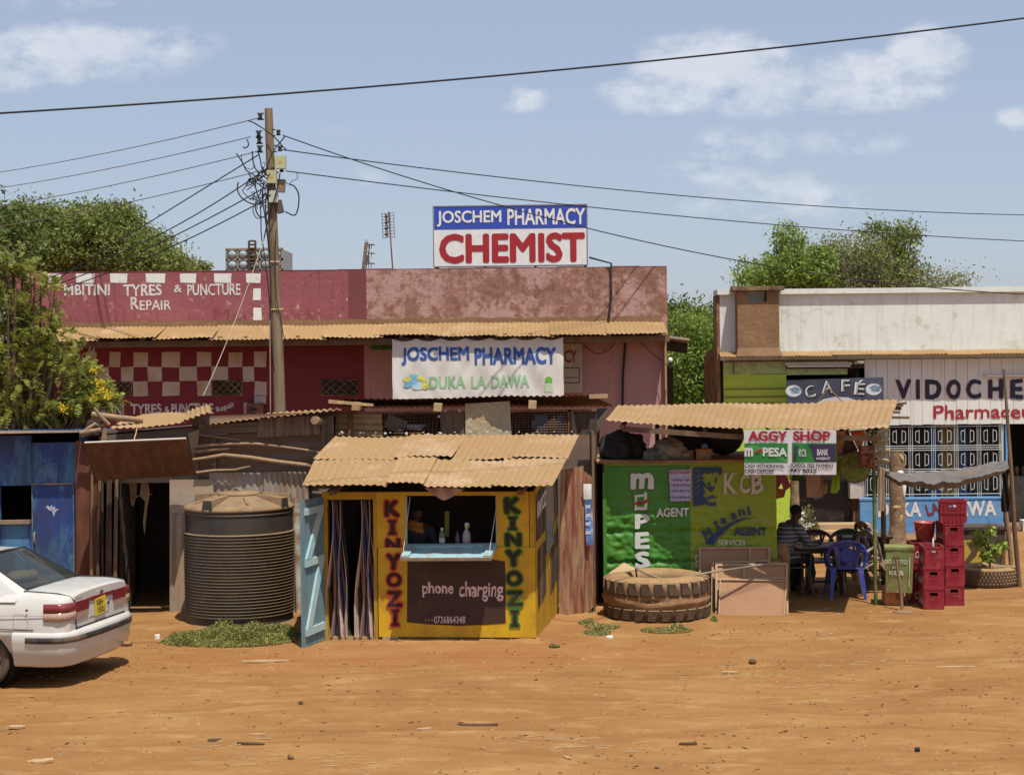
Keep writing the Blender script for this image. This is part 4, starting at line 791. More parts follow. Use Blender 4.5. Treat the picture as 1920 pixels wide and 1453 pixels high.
# ---------------------------------------------------------------- black water tank
cx = P(449, 1000, 21.7); TC = V((cx.x, 21.7, 0))
tank = thing('water_tank', 'large black ribbed plastic water tank with dusty domed lid', 'tank', TC)
prof = [(.70, 0), (.715, .03), (.71, .10)]; z = .10
zr1 = 1.24
nr = 27
for i in range(nr):
    z = .12 + (zr1 - .12) * i / nr; r_ = .712 + .012 * z; h = (zr1 - .12) / nr
    prof += [(r_, z), (r_ - .004, z + h * .45), (r_ + .022, z + h * .62), (r_ + .022, z + h * .82)]
prof += [(.722, zr1 + .005), (.724, zr1 + .24), (.735, zr1 + .245), (.735, zr1 + .26), (.724, zr1 + .27), (.724, zr1 + .285), (.735, zr1 + .29), (.735, zr1 + .30), (.722, zr1 + .31)]
part('body', MB().lathe(prof, 72, TC, smooth=False), M('tank_plastic', (.030, .030, .027), r=.45, var=.3, sc=2.5, dirt=(.11, .075, .05), da=.28, ds=2.2, hard=.5, bump=.04, top=.5, spec=.45), tank)
zt_ = zr1 + .31
DT = M('dusty_tank_top', (.25, .16, .085), r=.9, var=.15, sc=4, dirt=(.13, .09, .06), da=.2, ds=5, bump=.1, bs=12)
part('shoulder', MB().lathe([(.724, zt_ - .02), (.745, zt_ - .01), (.745, zt_ + .02), (.70, zt_ + .05), (.30, zt_ + .165), (.25, zt_ + .17), (.001, zt_ + .17)], 60, TC), DT, tank)
ld = part('lid', MB().lathe([(.27, zt_ + .16), (.285, zt_ + .165), (.285, zt_ + .195), (.26, zt_ + .205), (.001, zt_ + .225)], 40, TC).tube([TC + V((-.05, -.05, zt_ + .21)), TC + V((-.06, -.05, zt_ + .25)), TC + V((-.02, -.05, zt_ + .26)), TC + V((.03, -.05, zt_ + .22))], .018, 6), DT, tank)
for k, an in enumerate((-115, -25, 32, 148, 90)):
    an = R(an); d = V((math.cos(an), math.sin(an), 0)); e = V((-d.y, d.x, 0)); m_ = MB()
    m_.hexa([TC + d * .32 - e * .07 + V((0, 0, zt_ + .1)), TC + d * .73 - e * .085 + V((0, 0, zt_)), TC + d * .73 + e * .085 + V((0, 0, zt_)), TC + d * .32 + e * .07 + V((0, 0, zt_ + .1))],
            [TC + d * .32 - e * .05 + V((0, 0, zt_ + .185)), TC + d * .72 - e * .065 + V((0, 0, zt_ + .15)), TC + d * .72 + e * .065 + V((0, 0, zt_ + .15)), TC + d * .32 + e * .05 + V((0, 0, zt_ + .185))])
    part('shoulder_rib', m_, DT, tank); part('rib_end', MB().hexa([TC + d * .732 - e * .082 + V((0, 0, zt_ + .0)), TC + d * .732 + e * .082 + V((0, 0, zt_)), TC + d * .723 + e * .062 + V((0, 0, zt_ + .145)), TC + d * .723 - e * .062 + V((0, 0, zt_ + .145))], [v + d * .012 for v in (TC + d * .732 - e * .082 + V((0, 0, zt_ + .0)), TC + d * .732 + e * .082 + V((0, 0, zt_)), TC + d * .723 + e * .062 + V((0, 0, zt_ + .145)), TC + d * .723 - e * .062 + V((0, 0, zt_ + .145)))]), MATS['tank_plastic'], tank)
for an in (-70, -150, 10): 
    an = R(an); d = V((math.cos(an), math.sin(an), 0)); part('shoulder_rib', MB().tube([TC + d * .36 + V((0, 0, zt_ + .155)), TC + d * .62 + V((0, 0, zt_ + .08))], .018, 6), DT, tank)
rk = MB()
for i in range(26):
    an = i * .24 + random.random() * .1; rr_ = .74 + random.random() * .06; rk.ell(TC + V((rr_ * math.cos(an), rr_ * math.sin(an), .01)), (.04 + .04 * random.random(), .05, .035), 5)
part('earth_foot', MB().lathe([(.80, -.02), (.74, .03), (.70, .05)], 40, TC), MUD, tank)
# ---------------------------------------------------------------- yellow barber kiosk
A = G(612, 1199); B = G(1005, 1201); C_ = G(1047, 1152); WF = Wall(A, B); WR = Wall(B, C_); WLf = Wall(A + (C_ - B), A)
ks = thing('barber_kiosk', 'yellow wooden barber kiosk with black lettering under a tan corrugated roof', 'kiosk', WF.pt(WF.L / 2, 0, -1))
YEL = M('yellow_paint', (.58, .345, .012), r=.55, var=.12, sc=2.5, dirt=(.33, .15, .03), da=.22, ds=4, hard=.3, bump=.06, bs=10, spec=.35)
YELD = M('yellow_paint_worn', (.50, .29, .015), r=.6, var=.2, sc=4, stretch=(2, 2, .4), dirt=(.12, .06, .03), da=.32, ds=4, hard=.2, bump=.15)
BRN = M('chalk_brown_paint', (.052, .027, .019), r=.6, var=.15, da=.12, dirt=(.11, .06, .04), bump=.03)
f = lambda x, y=1000, d=0: WF.px(x, y, d); top_ = f(850, 922)[1]; U = lambda x, y=1000, d=0: WF.px(x, y, d)[0]; Zk = lambda y, x=850, d=0: WF.px(x, y, d)[1]
wl = MB(); wl.wbox(WF, U(707), U(762), Zk(1027), top_, -.05, 0).wbox(WF, U(931), U(992), Zk(1027), top_, -.05, 0).wbox(WF, U(762), U(931), Zk(929), top_, -.05, -.004).wbox(WF, U(762), U(931), Zk(1027), Zk(1021), -.05, -.004)
part('wall', wl, YEL, ks, 'yellow upper front panels')
part('wall', MB().wbox(WF, U(709), WF.L, .045, Zk(1026), -.02, .025), YEL, ks, 'yellow lower front panel')
part('corner_post', MB().wbox(WF, WF.L - .065, WF.L - .005, 0, top_, -.06, .0).wbox(WF, U(994), U(998), Zk(1025), top_, -.04, -.005), YELD, ks); part('door_lintel', MB().wbox(WF, -.02, U(707), Zk(936), top_, -.06, -.002).wbox(WF, -.04, 0.03, 0, top_, -.06, 0).wbox(WF, U(706) - .04, U(707) - .001, 0, Zk(936), -.05, .003), YELD, ks)
part('skid_beam', MB().wbox(WF, U(716), U(745), 0, .05, -.1, .03).wbox(WF, .0, WF.L, -.02, .035, -.2, -.03), WOODL, ks)
part('painted_panel', poly(WF, [(763, 1166), (800, 1170), (860, 1173), (910, 1171), (948, 1168), (948, 1100), (947, 1052), (925, 1049), (764, 1050)], .029), BRN, ks, 'dark brown painted notice area')
MAU = paint('mauve_outline', (.26, .09, .11)); PNKW = paint('pinkish_white', (.62, .50, .48))
for s, b, bo in (('phone', (792, 1091, 850, 1119), .015), ('charging', (861, 1090, 943, 1127), .012)):
    part('lettering', word(WF, s, *b, off=bo + .045, base=bo, d=.033), MAU, ks); part('lettering', word(WF, s, *b, off=bo, d=.037), PNKW, ks)
part('lettering', word(WF, '0726864348', 814, 1155, 872, 1168, off=.05, base=.0, d=.033), MAU, ks); part('lettering', word(WF, '0726864348', 814, 1155, 872, 1168, off=.0, d=.037), PNKW, ks)
part('lettering', word(WF, '. . .', 797, 1161, 811, 1163, off=.01, d=.035), PNKW, ks)
OUTR = paint('red_outline', (.55, .035, .03)); OUTG = paint('green_outline', (.04, .20, .02)); LET = paint('brown_black_letters', (.035, .018, .014))
def bigI(x0, y0, x1, y1, g, d):
    m = (x0 + x1) / 2; w_ = (x1 - x0); s = w_ * .26; t = (y1 - y0) * .12
    return poly(WF, [(x0 - g, y1 + g), (x1 + g, y1 + g), (x1 + g, y1 - t - g * .3), (m + s + g, y1 - t * 1.7 - g * .3), (m + s + g, y0 + t * 1.7 + g * .3), (x1 + g, y0 + t + g * .3), (x1 + g, y0 - g), (x0 - g, y0 - g), (x0 - g, y0 + t + g * .3), (m - s - g, y0 + t * 1.7 + g * .3), (m - s - g, y1 - t * 1.7 - g * .3), (x0 - g, y1 - t - g * .3)], d)
def vertical(x0, dx, ys, om, slope=0):
    for i, (s, y0, y1) in enumerate(ys):
        sh_ = slope * i; w_ = dx if s != 'I' else dx * .52; cx_ = x0 + dx / 2 + sh_; dd = .029 if y0 > 1020 else .004; e = i * .0012
        if s == 'I': part('lettering', bigI(cx_ - w_ / 2, y0, cx_ + w_ / 2, y1, 3.0, dd + e), om, ks); part('lettering', bigI(cx_ - w_ / 2, y0, cx_ + w_ / 2, y1, 0, dd + .012), LET, ks)
        else:
            part('lettering', word(WF, s, cx_ - w_ / 2, y0, cx_ + w_ / 2, y1, off=.15, base=.06, d=dd + e), om, ks); part('lettering', word(WF, s, cx_ - w_ / 2, y0, cx_ + w_ / 2, y1, off=.06, base=.06, d=dd + .012), LET, ks)
vertical(721, 28, [('K', 938, 968), ('I', 975, 1002), ('N', 1009, 1033), ('Y', 1038, 1068), ('O', 1073, 1100), ('Z', 1107, 1137), ('I', 1142, 1173)], OUTR, .9)
vertical(946, 29, [('K', 933, 963), ('I', 969, 993), ('N', 999, 1024), ('Y', 1031, 1061), ('O', 1070, 1098), ('Z', 1107, 1136), ('I', 1143, 1174)], OUTG, .8)
# window frame and shelf
CYAN = M('pale_blue_paint', (.27, .44, .48), r=.6, var=.12, sc=6, dirt=(.30, .20, .12), da=.28, ds=8, hard=.15, bump=.15)
wf = part('window_frame', MB().wbox(WF, U(762) - .002, U(763.3), Zk(1021), Zk(929), -.06, .004).wbox(WF, U(930), U(931) + .002, Zk(1021), Zk(929), -.06, .006).wbox(WF, U(762), U(931), Zk(1028), Zk(1021), -.12, .03), CYAN, ks)
a0, a1 = WF.q(764, 1024, .01), WF.q(932, 1022, .01); c0, c1 = WF.q(751, 1047, .42), WF.q(921, 1046, .42); nn_ = (a1 - a0).cross(c0 - a0).normalized(); nn_ = nn_ if nn_.z > 0 else -nn_
sf = part('shelf', MB().slab([a0, a1, c1, c0], -nn_ * .025), CYAN, ks, 'fold down pale blue serving hatch')
lerp2 = lambda a, b: a0.lerp(a1, a).lerp(c0.lerp(c1, a), b)
fr = MB()
for (ua, ub, va, vb) in ((0, .09, 0, 1), (.91, 1, 0, 1), (.09, .91, 0, .16)): fr.slab([lerp2(ua, va) + nn_ * .001, lerp2(ub, va) + nn_ * .001, lerp2(ub, vb) + nn_ * .001, lerp2(ua, vb) + nn_ * .001], nn_ * .03)
part('frame', fr, CYAN, sf); part('edge_batten', MB().hexa([lerp2(0, 1) - nn_ * .03, lerp2(1, 1) - nn_ * .03, lerp2(1, 1) + nn_ * .012, lerp2(0, 1) + nn_ * .012], [v + WF.pt(0, 0, .03) - WF.pt(0, 0, 0) for v in (lerp2(0, 1) - nn_ * .03, lerp2(1, 1) - nn_ * .03, lerp2(1, 1) + nn_ * .012, lerp2(0, 1) + nn_ * .012)]), M('splintered_edge', (.36, .30, .22), var=.5, sc=20, stretch=(1, 1, 4), bump=.4), sf)
part('string', MB().tube([WF.q(769, 932, .01), lerp2(.02, .93) + V((0, 0, .03))], .004, 4).tube([WF.q(931, 950, .01), lerp2(.97, .93) + V((0, 0, .03))], .004, 4), paint('string_white', (.6, .6, .58)), sf)
# inside
part('floor', MB().slab([WF.pt(.02, .0, -.07), WF.pt(WF.L - .02, .0, -.07), WR.pt(WR.L, .0, -.05), WLf.pt(0, .0, -.05)], (0, 0, .05)), DARKW, ks)
part('inner_counter', MB().wbox(WF, U(712), WF.L - .1, Zk(1028), Zk(1025), -.32, -.051), YELD, ks)
bkw = Wall(WLf.pt(0, 0), WR.pt(WR.L, 0)); bkw.n = -bkw.n if (bkw.n.y > 0) else bkw.n
def wallbox(m, p, q_, z0, z1, th): p, q_ = V((p[0], p[1], 0)), V((q_[0], q_[1], 0)); n_ = V(((q_ - p).y, -(q_ - p).x, 0)).normalized() * th; return m.hexa([p + V((0, 0, z0)), q_ + V((0, 0, z0)), q_ + V((0, 0, z1)), p + V((0, 0, z1))], [p + n_ + V((0, 0, z0)), q_ + n_ + V((0, 0, z0)), q_ + n_ + V((0, 0, z1)), p + n_ + V((0, 0, z1))])
zb_k = top_ + .42
m_ = MB(); wallbox(m_, WLf.pt(0, 0), WR.pt(WR.L, 0), 0, zb_k, .03); part('back_wall', m_, DARKW, ks)
m_ = MB(); pA, pB = WLf.pt(0, 0), WLf.pt(WLf.L, 0); pB = pB + (pA - pB).normalized() * .07
m_.hexa([pA, pB, pB + V((0, 0, top_)), pA + V((0, 0, zb_k))], [v + V((.03, 0, 0)) for v in (pA, pB, pB + V((0, 0, top_)), pA + V((0, 0, zb_k)))]); part('side_wall', m_, DARKW, ks)
# right side wall of boards
m_ = MB(); n = 9
for i in range(n):
    ua, ub = WR.L * i / n + .07 * (i == 0), WR.L * (i + 1) / n - .006; za, zb_i = top_ + .4 * ua / WR.L, top_ + .4 * ub / WR.L; dd = random.uniform(-.004, .004)
    m_.hexa([WR.pt(ua, .02, dd), WR.pt(ub, .02, dd), WR.pt(ub, zb_i, dd), WR.pt(ua, za, dd)], [WR.pt(ua, .02, dd - .025), WR.pt(ub, .02, dd - .025), WR.pt(ub, zb_i, dd - .025), WR.pt(ua, za, dd - .025)])
part('side_wall', m_, YELD, ks, 'yellow board side wall'); BRD = M('dark_painted_boards', (.055, .035, .02), var=.3, sc=6, stretch=(2, 2, .3), da=.2)
def sp(u0, u1, z00, z01, z10, z11, d=.009, mat=BRD, lab=None, nm='painted_panel'): return part(nm, MB().hexa([WR.pt(WR.L * u0, z00, d), WR.pt(WR.L * u1, z01, d), WR.pt(WR.L * u1, z11, d), WR.pt(WR.L * u0, z10, d)], [WR.pt(WR.L * u0, z00, d - .004), WR.pt(WR.L * u1, z01, d - .004), WR.pt(WR.L * u1, z11, d - .004), WR.pt(WR.L * u0, z10, d - .004)]), mat, ks, lab)
sp(.06, .44, 1.22, 1.30, 1.80, 1.92); sp(.44, .78, .95, 1.05, 1.90, 2.08, d=.014, mat=M('grey_blue_cloth', (.14, .20, .20)), lab='grey blue board'); sp(.78, 1, 1.30, 1.36, 2.1, 2.2)
sp(.10, .42, .38, .48, 1.10, 1.16); sp(.62, 1, .38, .55, 1.02, 1.2)
l_ = text_to('KINYOZI', lambda a, b: WR.pt(WR.L * (.07 + .38 * a), 1.50 + .2 * b + .12 * a, .013), .03); part('lettering', l_, WHITEP, ks)
# roof
fl, fr_, mr_, ml = P(566, 911, 19.66), P(1036, 914, 19.44), P(1062, 868, 20.75), P(588, 863, 20.95)
tl_, tr_ = P(628, 822, 22.2), P(1084, 819, 22.0)
rf = MB(); 
def strip(a, b, c, d, t0, t1, seed, lift=0): rf.corr(a.lerp(b, t0) + V((0, 0, lift)), a.lerp(b, t1) + V((0, 0, lift)), d.lerp(c, t1) + V((0, 0, lift)), d.lerp(c, t0) + V((0, 0, lift)), wl=.085, amp=.0125, seed=seed, rag=.05, sag=.016)
ml2, mr2 = ml.lerp(tl_, .08), mr_.lerp(tr_, .08)
for i, (t0, t1, l) in enumerate(((0, .34, 0), (.335, .49, .03), (.485, .76, .004), (.755, 1, .028))): strip(fl, fr_, mr2, ml2, t0, t1, 11 + i, l)
for i, (t0, t1, l) in enumerate(((0, .32, .03), (.315, .55, .05), (.545, .79, .03), (.785, 1.005, .05))): strip(ml, mr_, tr_, tl_, t0, t1, 21 + i, l)
part('roof', rf, ROOF, ks, 'two rows of tan dusty corrugated sheets')
nl = MB()
for row, (p, q_) in enumerate(((fl.lerp(ml, .12), fr_.lerp(mr_, .12)), (fl.lerp(ml, .85), fr_.lerp(mr_, .85)), (ml.lerp(tl_, .15), mr_.lerp(tr_, .15)), (ml.lerp(tl_, .93), mr_.lerp(tr_, .93)))):
    for i in range(15):
        c = p.lerp(q_, (i + .4 + .3 * random.random()) / 15) + V((0, 0, .03 + (.065 if row > 1 else .01))); nl.ell(c, (.012, .012, .008), 4)
part('roof_nails', nl, paint('nail_silver', (.6, .58, .52)), ks)
# small gables so that the roof carries to the walls
part('rafter', MB().slab([WF.pt(.1, top_ - .02, .25), WF.pt(.18, top_ - .02, .25), WLf.pt(0, zb_k - .05, -.1) + V((.08, 0, 0)), WLf.pt(0, zb_k - .05, -.1)], (0, 0, .05)), WOOD, ks); part('rafter', MB().slab([WF.pt(WF.L - .2, top_ - .02, .25), WF.pt(WF.L - .12, top_ - .02, .25), WR.pt(WR.L, zb_k - .05, -.1), WR.pt(WR.L, zb_k - .05, -.18)], (0, 0, .05)), WOOD, ks)
rg = part('rag', MB().grid(lambda a, b: WF.q(796 + 78 * a + 10 * b * (1 - a), 914 + 0 * a + (24 * math.sin(a * 3.1) ** .8 * (1 - abs(a - .45))) * (1 - b) * 1.0 + .5, .40 + .05 * math.sin(a * 15 + b * 3)), 24, 8), M('mauve_rag', (.42, .28, .24), da=.2), ks, 'pinkish rag tucked under the roof edge')
# curtains
def ribbons(lab, x0, x1, seed):
    t = thing('door_curtain', lab, 'curtain', WF.pt(U((x0 + x1) / 2), 0, -.12), 'striped curtains in the kiosk doorway'); rnd = random.Random(seed)
    mats = [M('curtain_beige', (.55, .40, .33), da=.1), M('curtain_navy', (.05, .07, .22), da=.1), M('curtain_brown', (.24, .16, .13), da=.1), M('curtain_orange', (.6, .28, .05), da=.1), M('curtain_black', (.04, .035, .035), da=.1)]
    seq = [0, 4, 3, 2, 1, 0, 4, 0, 1, 2, 0, 4]
    ua, ub = U(x0), U(x1); zt2 = Zk(938, 650)
    for i, k in enumerate(seq):
        a = i / len(seq); w_ = (ub - ua) / len(seq) * 2.0; up = ua + (ub - ua) * (.25 + .5 * a); lo = ua + (ub - ua) * (a * 1.2 - .1); pinch = rnd.uniform(-.03, .03)
        def fn(s, v, up=up, lo=lo, w_=w_, i=i):
            vv = 1 - v; g = vv ** 1.3; c = up + (lo - up) * g + .02 * math.sin(vv * 7 + i); ww = w_ * (.35 + .65 * g)
            return WF.pt(c + ww * (s - .5), .03 + rnd.random() * 0 + (zt2 - .03) * v, -.03 + .04 * math.sin(s * 3 + i * 1.7 + vv * 2) - .02 * (i % 3))
        part('ribbon', MB().grid(fn, 5, 22), mats[k], t)
ribbons('striped ribbon curtain bunched at the left of the kiosk doorway', 614, 652, 1); ribbons('striped ribbon curtain bunched at the right of the kiosk doorway', 668, 708, 2)
# door leaf
hb = WF.pt(-.01, 0, .02); ob = G(569, 1214); WD = Wall(ob, hb)
dl = thing('plank_door', 'pale blue ledged plank door standing open at the left of the yellow kiosk', 'door', WD.pt(WD.L / 2, 0)); zt3 = 1.80
PBL = M('faded_blue_boards', (.13, .24, .29), r=.7, var=.16, sc=5, stretch=(3, 3, .4), dirt=(.28, .20, .12), da=.26, ds=4, hard=.2, bump=.15)
m_ = MB()
for i in range(5): m_.wbox(WD, WD.L * i / 5 + .003, WD.L * (i + 1) / 5 - .003, .0 if i else -.01, zt3 + .01 * (i % 2), -.03, 0)
part('planks', m_, PBL, dl)
m_ = MB(); zz = [(.13, .22), (.98, 1.07), (1.62, 1.70)]
for z0, z1 in zz: m_.hexa([WD.pt(.05, z0, .03), WD.pt(WD.L - .05, z0 + .02, .03), WD.pt(WD.L - .05, z1 + .02, .03), WD.pt(.05, z1, .03)], [WD.pt(.05, z0, .0005), WD.pt(WD.L - .05, z0 + .02, .0005), WD.pt(WD.L - .05, z1 + .02, .0005), WD.pt(.05, z1, .0005)])
for z0, z1 in ((.22, 1.0), (1.08, 1.64)):
    m_.hexa([WD.pt(.06, z0, .031), WD.pt(.18, z0, .031), WD.pt(WD.L - .06, z1, .031), WD.pt(WD.L - .18, z1, .031)], [WD.pt(.06, z0, .0006), WD.pt(.18, z0, .0006), WD.pt(WD.L - .06, z1, .0006), WD.pt(WD.L - .18, z1, .0006)])
part('ledges_and_braces', m_, M('brace_pale_blue', (.36, .54, .57), var=.15, da=.2), dl)
# ---------------------------------------------------------------- food shack behind the yellow kiosk
WK = flatwall(618, 1118, 23.0); k_ = WK.q
fs = thing('mesh_fronted_shack', 'shack with wire mesh openings and rusty roof rising behind the yellow kiosk', 'shack', WK.pt(WK.L / 2, 0, -1))
UK = lambda x, y=780, d=0: WK.px(x, y, d)[0]; ZK = lambda y, x=860, d=0: WK.px(x, y, d)[1]
part('lower_wall', MB().wbox(WK, 0, WK.L - .02, 0, ZK(818), -.05, 0), GALVD, fs)
part('front_board', MB().wpx(WK, 826, 771, 871, 819, -.03, .012), WOOD, fs, 'weathered board between the mesh openings')
part('foam_board', MB().hexa([k_(873, 818, .05), k_(959, 818, .05), k_(956, 752, .05), k_(872, 757, .05)], [k_(873, 818, .0), k_(959, 818, .0), k_(956, 752, .0), k_(872, 757, .0)]), M('rough_foam_board', (.50, .40, .25), var=.15, sc=20, da=.2, bump=.9, bs=22), fs, 'rough tan board')
m_ = MB(); A_, B_, C2, D_2 = k_(628, 817, .02), k_(718, 819, .02), k_(716, 776, .02), k_(630, 776, .02)
m_.grid(lambda a, b: A_.lerp(B_, a).lerp(D_2.lerp(C2, a), b) + V((0, -.014 * math.sin(b * 22 + a) - .01 * noise.noise(V((a * 6, b * 3, 0))), 0)), 20, 30); part('sheet_patch', m_, ROOF, fs, 'tan sheet nailed over the left opening')
bb = MB().wpx(WK, 653, 775, 662, 820, .0, .05); 
for x in (665, 826 - 3, 958): pass
part('studs', bb.wbox(WK, UK(618), WK.L, ZK(774), ZK(770), -.04, .02).wpx(WK, 1065, 768, 1071, 815, -.02, .02), RUST, fs)
def mesh(x0, y0, x1, y1, st, d=.0, tl=None):
    g = MB(); u0, z1 = WK.px(x0, y0, d); u1, z0 = WK.px(x1, y1, d); s_ = st * 23 / F; u = u0
    while u <= u1: g.tube([WK.pt(u, z0, d), WK.pt(u + .01, z1, d)], .004, 4); u += s_
    z = z0
    while z <= z1: g.tube([WK.pt(u0, z, d + .006), WK.pt(u1, z + .005, d + .006)], .004, 4); z += s_ * .8
    return g
part('wire_mesh', mesh(719, 774, 824, 817, 7), RUST, fs); part('wire_mesh', mesh(960, 770, 1066, 815, 6), RUST, fs)
m_ = MB()
for x in (643, 737, 953 + 50 - 6): pass
for x, y in ((670, 761), (822, 763), (998, 758)):
    m_.box(P(x, y, 22.8), (.11, .5, .11), Matrix.Rotation(.08, 3, 'Y'))
part('rafter_end', m_, WOODL, fs); part('interior', MB().wbox(WK, 0, WK.L, 0, 2.7, -2.2, -2.1).wbox(WK, 0, .04, 0, 2.7, -2.1, -.05), DARKW, fs)
part('shelf_carton', MB().box(P(742, 795, 23.6), (.3, .2, .2), Matrix.Rotation(.4, 3, 'Y')), paint('goods_pale', (.45, .40, .30)), fs); part('shelf_board', MB().box(P(1030, 795, 23.5), (.5, .1, .12)), MATS['goods_pale'], fs)
part('hanging_towel', MB().box(P(1015, 795, 23.4), (.18, .03, .26)).box(P(1052, 798, 23.4), (.1, .03, .3)), paint('towel_blue', (.10, .22, .36)), fs); part('bowl', MB().lathe([(.001, 0), (.1, .02), (.18, .09), (.17, .09), (.001, .03)], 16, P(778, 808, 23.3)), paint('bowl_white', (.6, .6, .6)), fs)
rf = MB(); rf.corr(P(622, 749, 22.82), P(1112, 741, 22.82), P(1150, 762, 25.6), P(640, 764, 25.8), wl=.09, amp=.016, rag=.03, sag=.01)
part('roof', rf, RUST, fs, 'rusty corrugated roof seen from its edge'); part('edge_plank', MB().box(P(1122, 743, 22.6), (.26, .12, .055), Matrix.Rotation(-.03, 3, 'Y')), WOODL, fs); part('edge_plank', MB().hexa([P(616, 749, 22.4), P(700, 757, 22.4), P(700, 762, 22.4), P(616, 756, 22.4)][::-1], [P(616, 749, 22.5), P(700, 757, 22.5), P(700, 762, 22.5), P(616, 756, 22.5)][::-1]), WOODL, fs)
part('side_wall', MB().hexa([P(1072, 815, 22.9), P(1118, 815, 23.4), P(1142, 765, 25.0), P(1072, 770, 22.9)][::-1], [v + V((0, .05, 0)) for v in (P(1072, 815, 22.9), P(1118, 815, 23.4), P(1142, 765, 25.0), P(1072, 770, 22.9))][::-1]).wbox(WK, WK.L - .3, WK.L, 0, 2.75, -.06, -.02), DARKW, fs)
nb = MB()
for x, y in ((641, 811), (681, 812), (722, 813), (762, 814), (803, 815), (835, 770), (861, 770), (823, 781), (826, 813)): nb.ell(k_(x, y, .03), (.022, .012, .022), 5)
part('washers', nb, paint('washer_pale', (.6, .58, .55)), fs)
# rusty red sheets with a poster strip
WQ = Wall(G(1046, 1154), G(1123, 1150)); rs = thing('red_sheet_fence', 'upright corrugated sheets with flaking red paint beside the yellow kiosk', 'fence', WQ.pt(WQ.L / 2, 0))
hz = WQ.px(1080, 880)[1]; RED = M('flaking_red_sheet', (.22, .055, .04), r=.7, var=.3, sc=5, stretch=(3, 3, .4), dirt=(.38, .24, .13), da=.42, ds=4, hard=.2, bump=.12, col2=(.11, .05, .035), c2a=.35)
m_ = MB(); L_ = WQ.L; m_.corr(WQ.pt(0, 0, .05), WQ.pt(L_ * .62, 0, .05), WQ.pt(L_ * .66, hz + .05, .02), WQ.pt(L_ * .1, hz, .02), wl=.09, amp=.016, rag=.02); m_.corr(WQ.pt(L_ * .6, 0, .02), WQ.pt(L_ * .98, 0.12, -.1), WQ.pt(L_ * .93, hz - .12, -.1), WQ.pt(L_ * .62, hz, .0), wl=.09, amp=.014, rag=.02)
part('sheet', m_, RED, rs); part('post', MB().wbox(WQ, L_ * .97, L_ * 1.03, 0, 2.5, -.3, -.2), WOOD, rs)
ps = part('poster_strip', MB().grid(lambda a, b: WQ.q(1095 + 14 * a + 4 * (1 - b), 1022 - 115 * b, .05 + .02 * math.sin(b * 9 + a)), 3, 16), M('tattered_blue_poster', (.10, .19, .40), var=.3, da=.25, dirt=(.55, .55, .55), ds=4, hard=.1), rs, 'tattered blue and white paper strip')
part('poster_strip', MB().grid(lambda a, b: WQ.q(1094 + 15 * a, 936 - 29 * b, .062 + .02 * math.sin(b * 2 + 6 + a)), 3, 4), WHITEP, rs)
for y in (946, 962, 978, 995): part('poster_mark', MB().add([WQ.q(1098, y + 7, .075), WQ.q(1107, y + 6, .075), WQ.q(1107, y, .075), WQ.q(1098, y + 1, .075)], [(0, 1, 2, 3)]), paint('poster_pale', (.45, .5, .6)), rs)
# ---------------------------------------------------------------- big tyre
TY = V((P(1231, 1100, 21.78).x, 21.78, 0)); RT = .755; HT = .575
ty = thing('tractor_tyre', 'huge dusty tractor tyre lying flat with mud around its middle', 'tyre', TY)
RUB = M('dusty_rubber', (.06, .036, .022), r=.85, var=.35, sc=5, dirt=(.15, .085, .045), da=.6, ds=3, hard=.5, bump=.25, top=.75)
LUG = M('worn_lug_rubber', (.075, .048, .033), r=.85, var=.35, sc=7, dirt=(.12, .068, .036), da=.42, ds=5, hard=.3, bump=.35, top=.7)
part('carcass', MB().lathe([(.36, .05), (.34, .16), (.33, .28), (.34, .42), (.36, HT - .07), (.42, HT - .01), (.52, HT + .015), (.62, HT - .005), (.695, HT - .04), (.715, .40), (.70, .28), (.715, .15), (.69, .03), (.5, -.02), (.4, .0)], 64, TY, close=True), RUB, ty)
lg = MB(); nl_ = 25
for i in range(nl_):
    for top in (1, 0):
        an = 2 * math.pi * (i + .5 * top) / nl_; w0 = .108; 
        def c(r_, a_, z): return TY + V((r_ * math.cos(a_), r_ * math.sin(a_), z))
        if top: z0, z1, z2 = .36, .44, HT - .015
        else: z0, z1, z2 = .20, .13, .02
        sk = .05
        lg.hexa([c(.66, an - w0 + sk, z0), c(.66, an + w0 + sk, z0), c(.62, an + w0 * .75, z2), c(.62, an - w0 * .75, z2)], [c(RT - .02, an - w0 * .88 + sk, z0 + (.02 if top else -.02)), c(RT - .02, an + w0 * .88 + sk, z0 + (.02 if top else -.02)), c(RT - .03, an + w0 * .62, z2 - (.025 if top else -.025)), c(RT - .03, an - w0 * .62, z2 - (.025 if top else -.025))])
nf = len(lg.f) // 50 * 0;
_a = MB(); _b = MB()
for i in range(0, len(lg.v), 8): (_a if (i // 8) % 2 == 0 else _b).add(lg.v[i:i + 8], lg.f[:6])
part('hole_shade', MB().lathe([(.338, .04), (.325, .28), (.338, HT - .12)], 40, TY), DARK, ty); part('tread_lugs', _a, LUG, ty, 'upper ring of tread lugs'); part('tread_lugs', _b, LUG, ty, 'lower ring of tread lugs'); part('mud', MB().grid(lambda a, b: TY + V(((.705 + .045 * math.sin(b * 3.14) * (.4 + noise.noise(V((a * 9, b * 2, 3)))) + .012 * noise.noise(V((a * 40, b * 9, 3)))) * math.cos(a * 6.2832), (.705 + .045 * math.sin(b * 3.14) * (.4 + noise.noise(V((a * 9, b * 2, 3))))) * math.sin(a * 6.2832), .20 + .17 * b + .02 * noise.noise(V((a * 12, 0, b))))), 120, 8), M('dried_mud', (.25, .13, .06), var=.25, sc=9, bump=.5, bs=30, da=.2), ty)  # dark cylinder added in the tyre hole as painted shade
part('fill', MB().lathe([(.001, .03), (.38, .02)], 24, TY), MUD, ty)
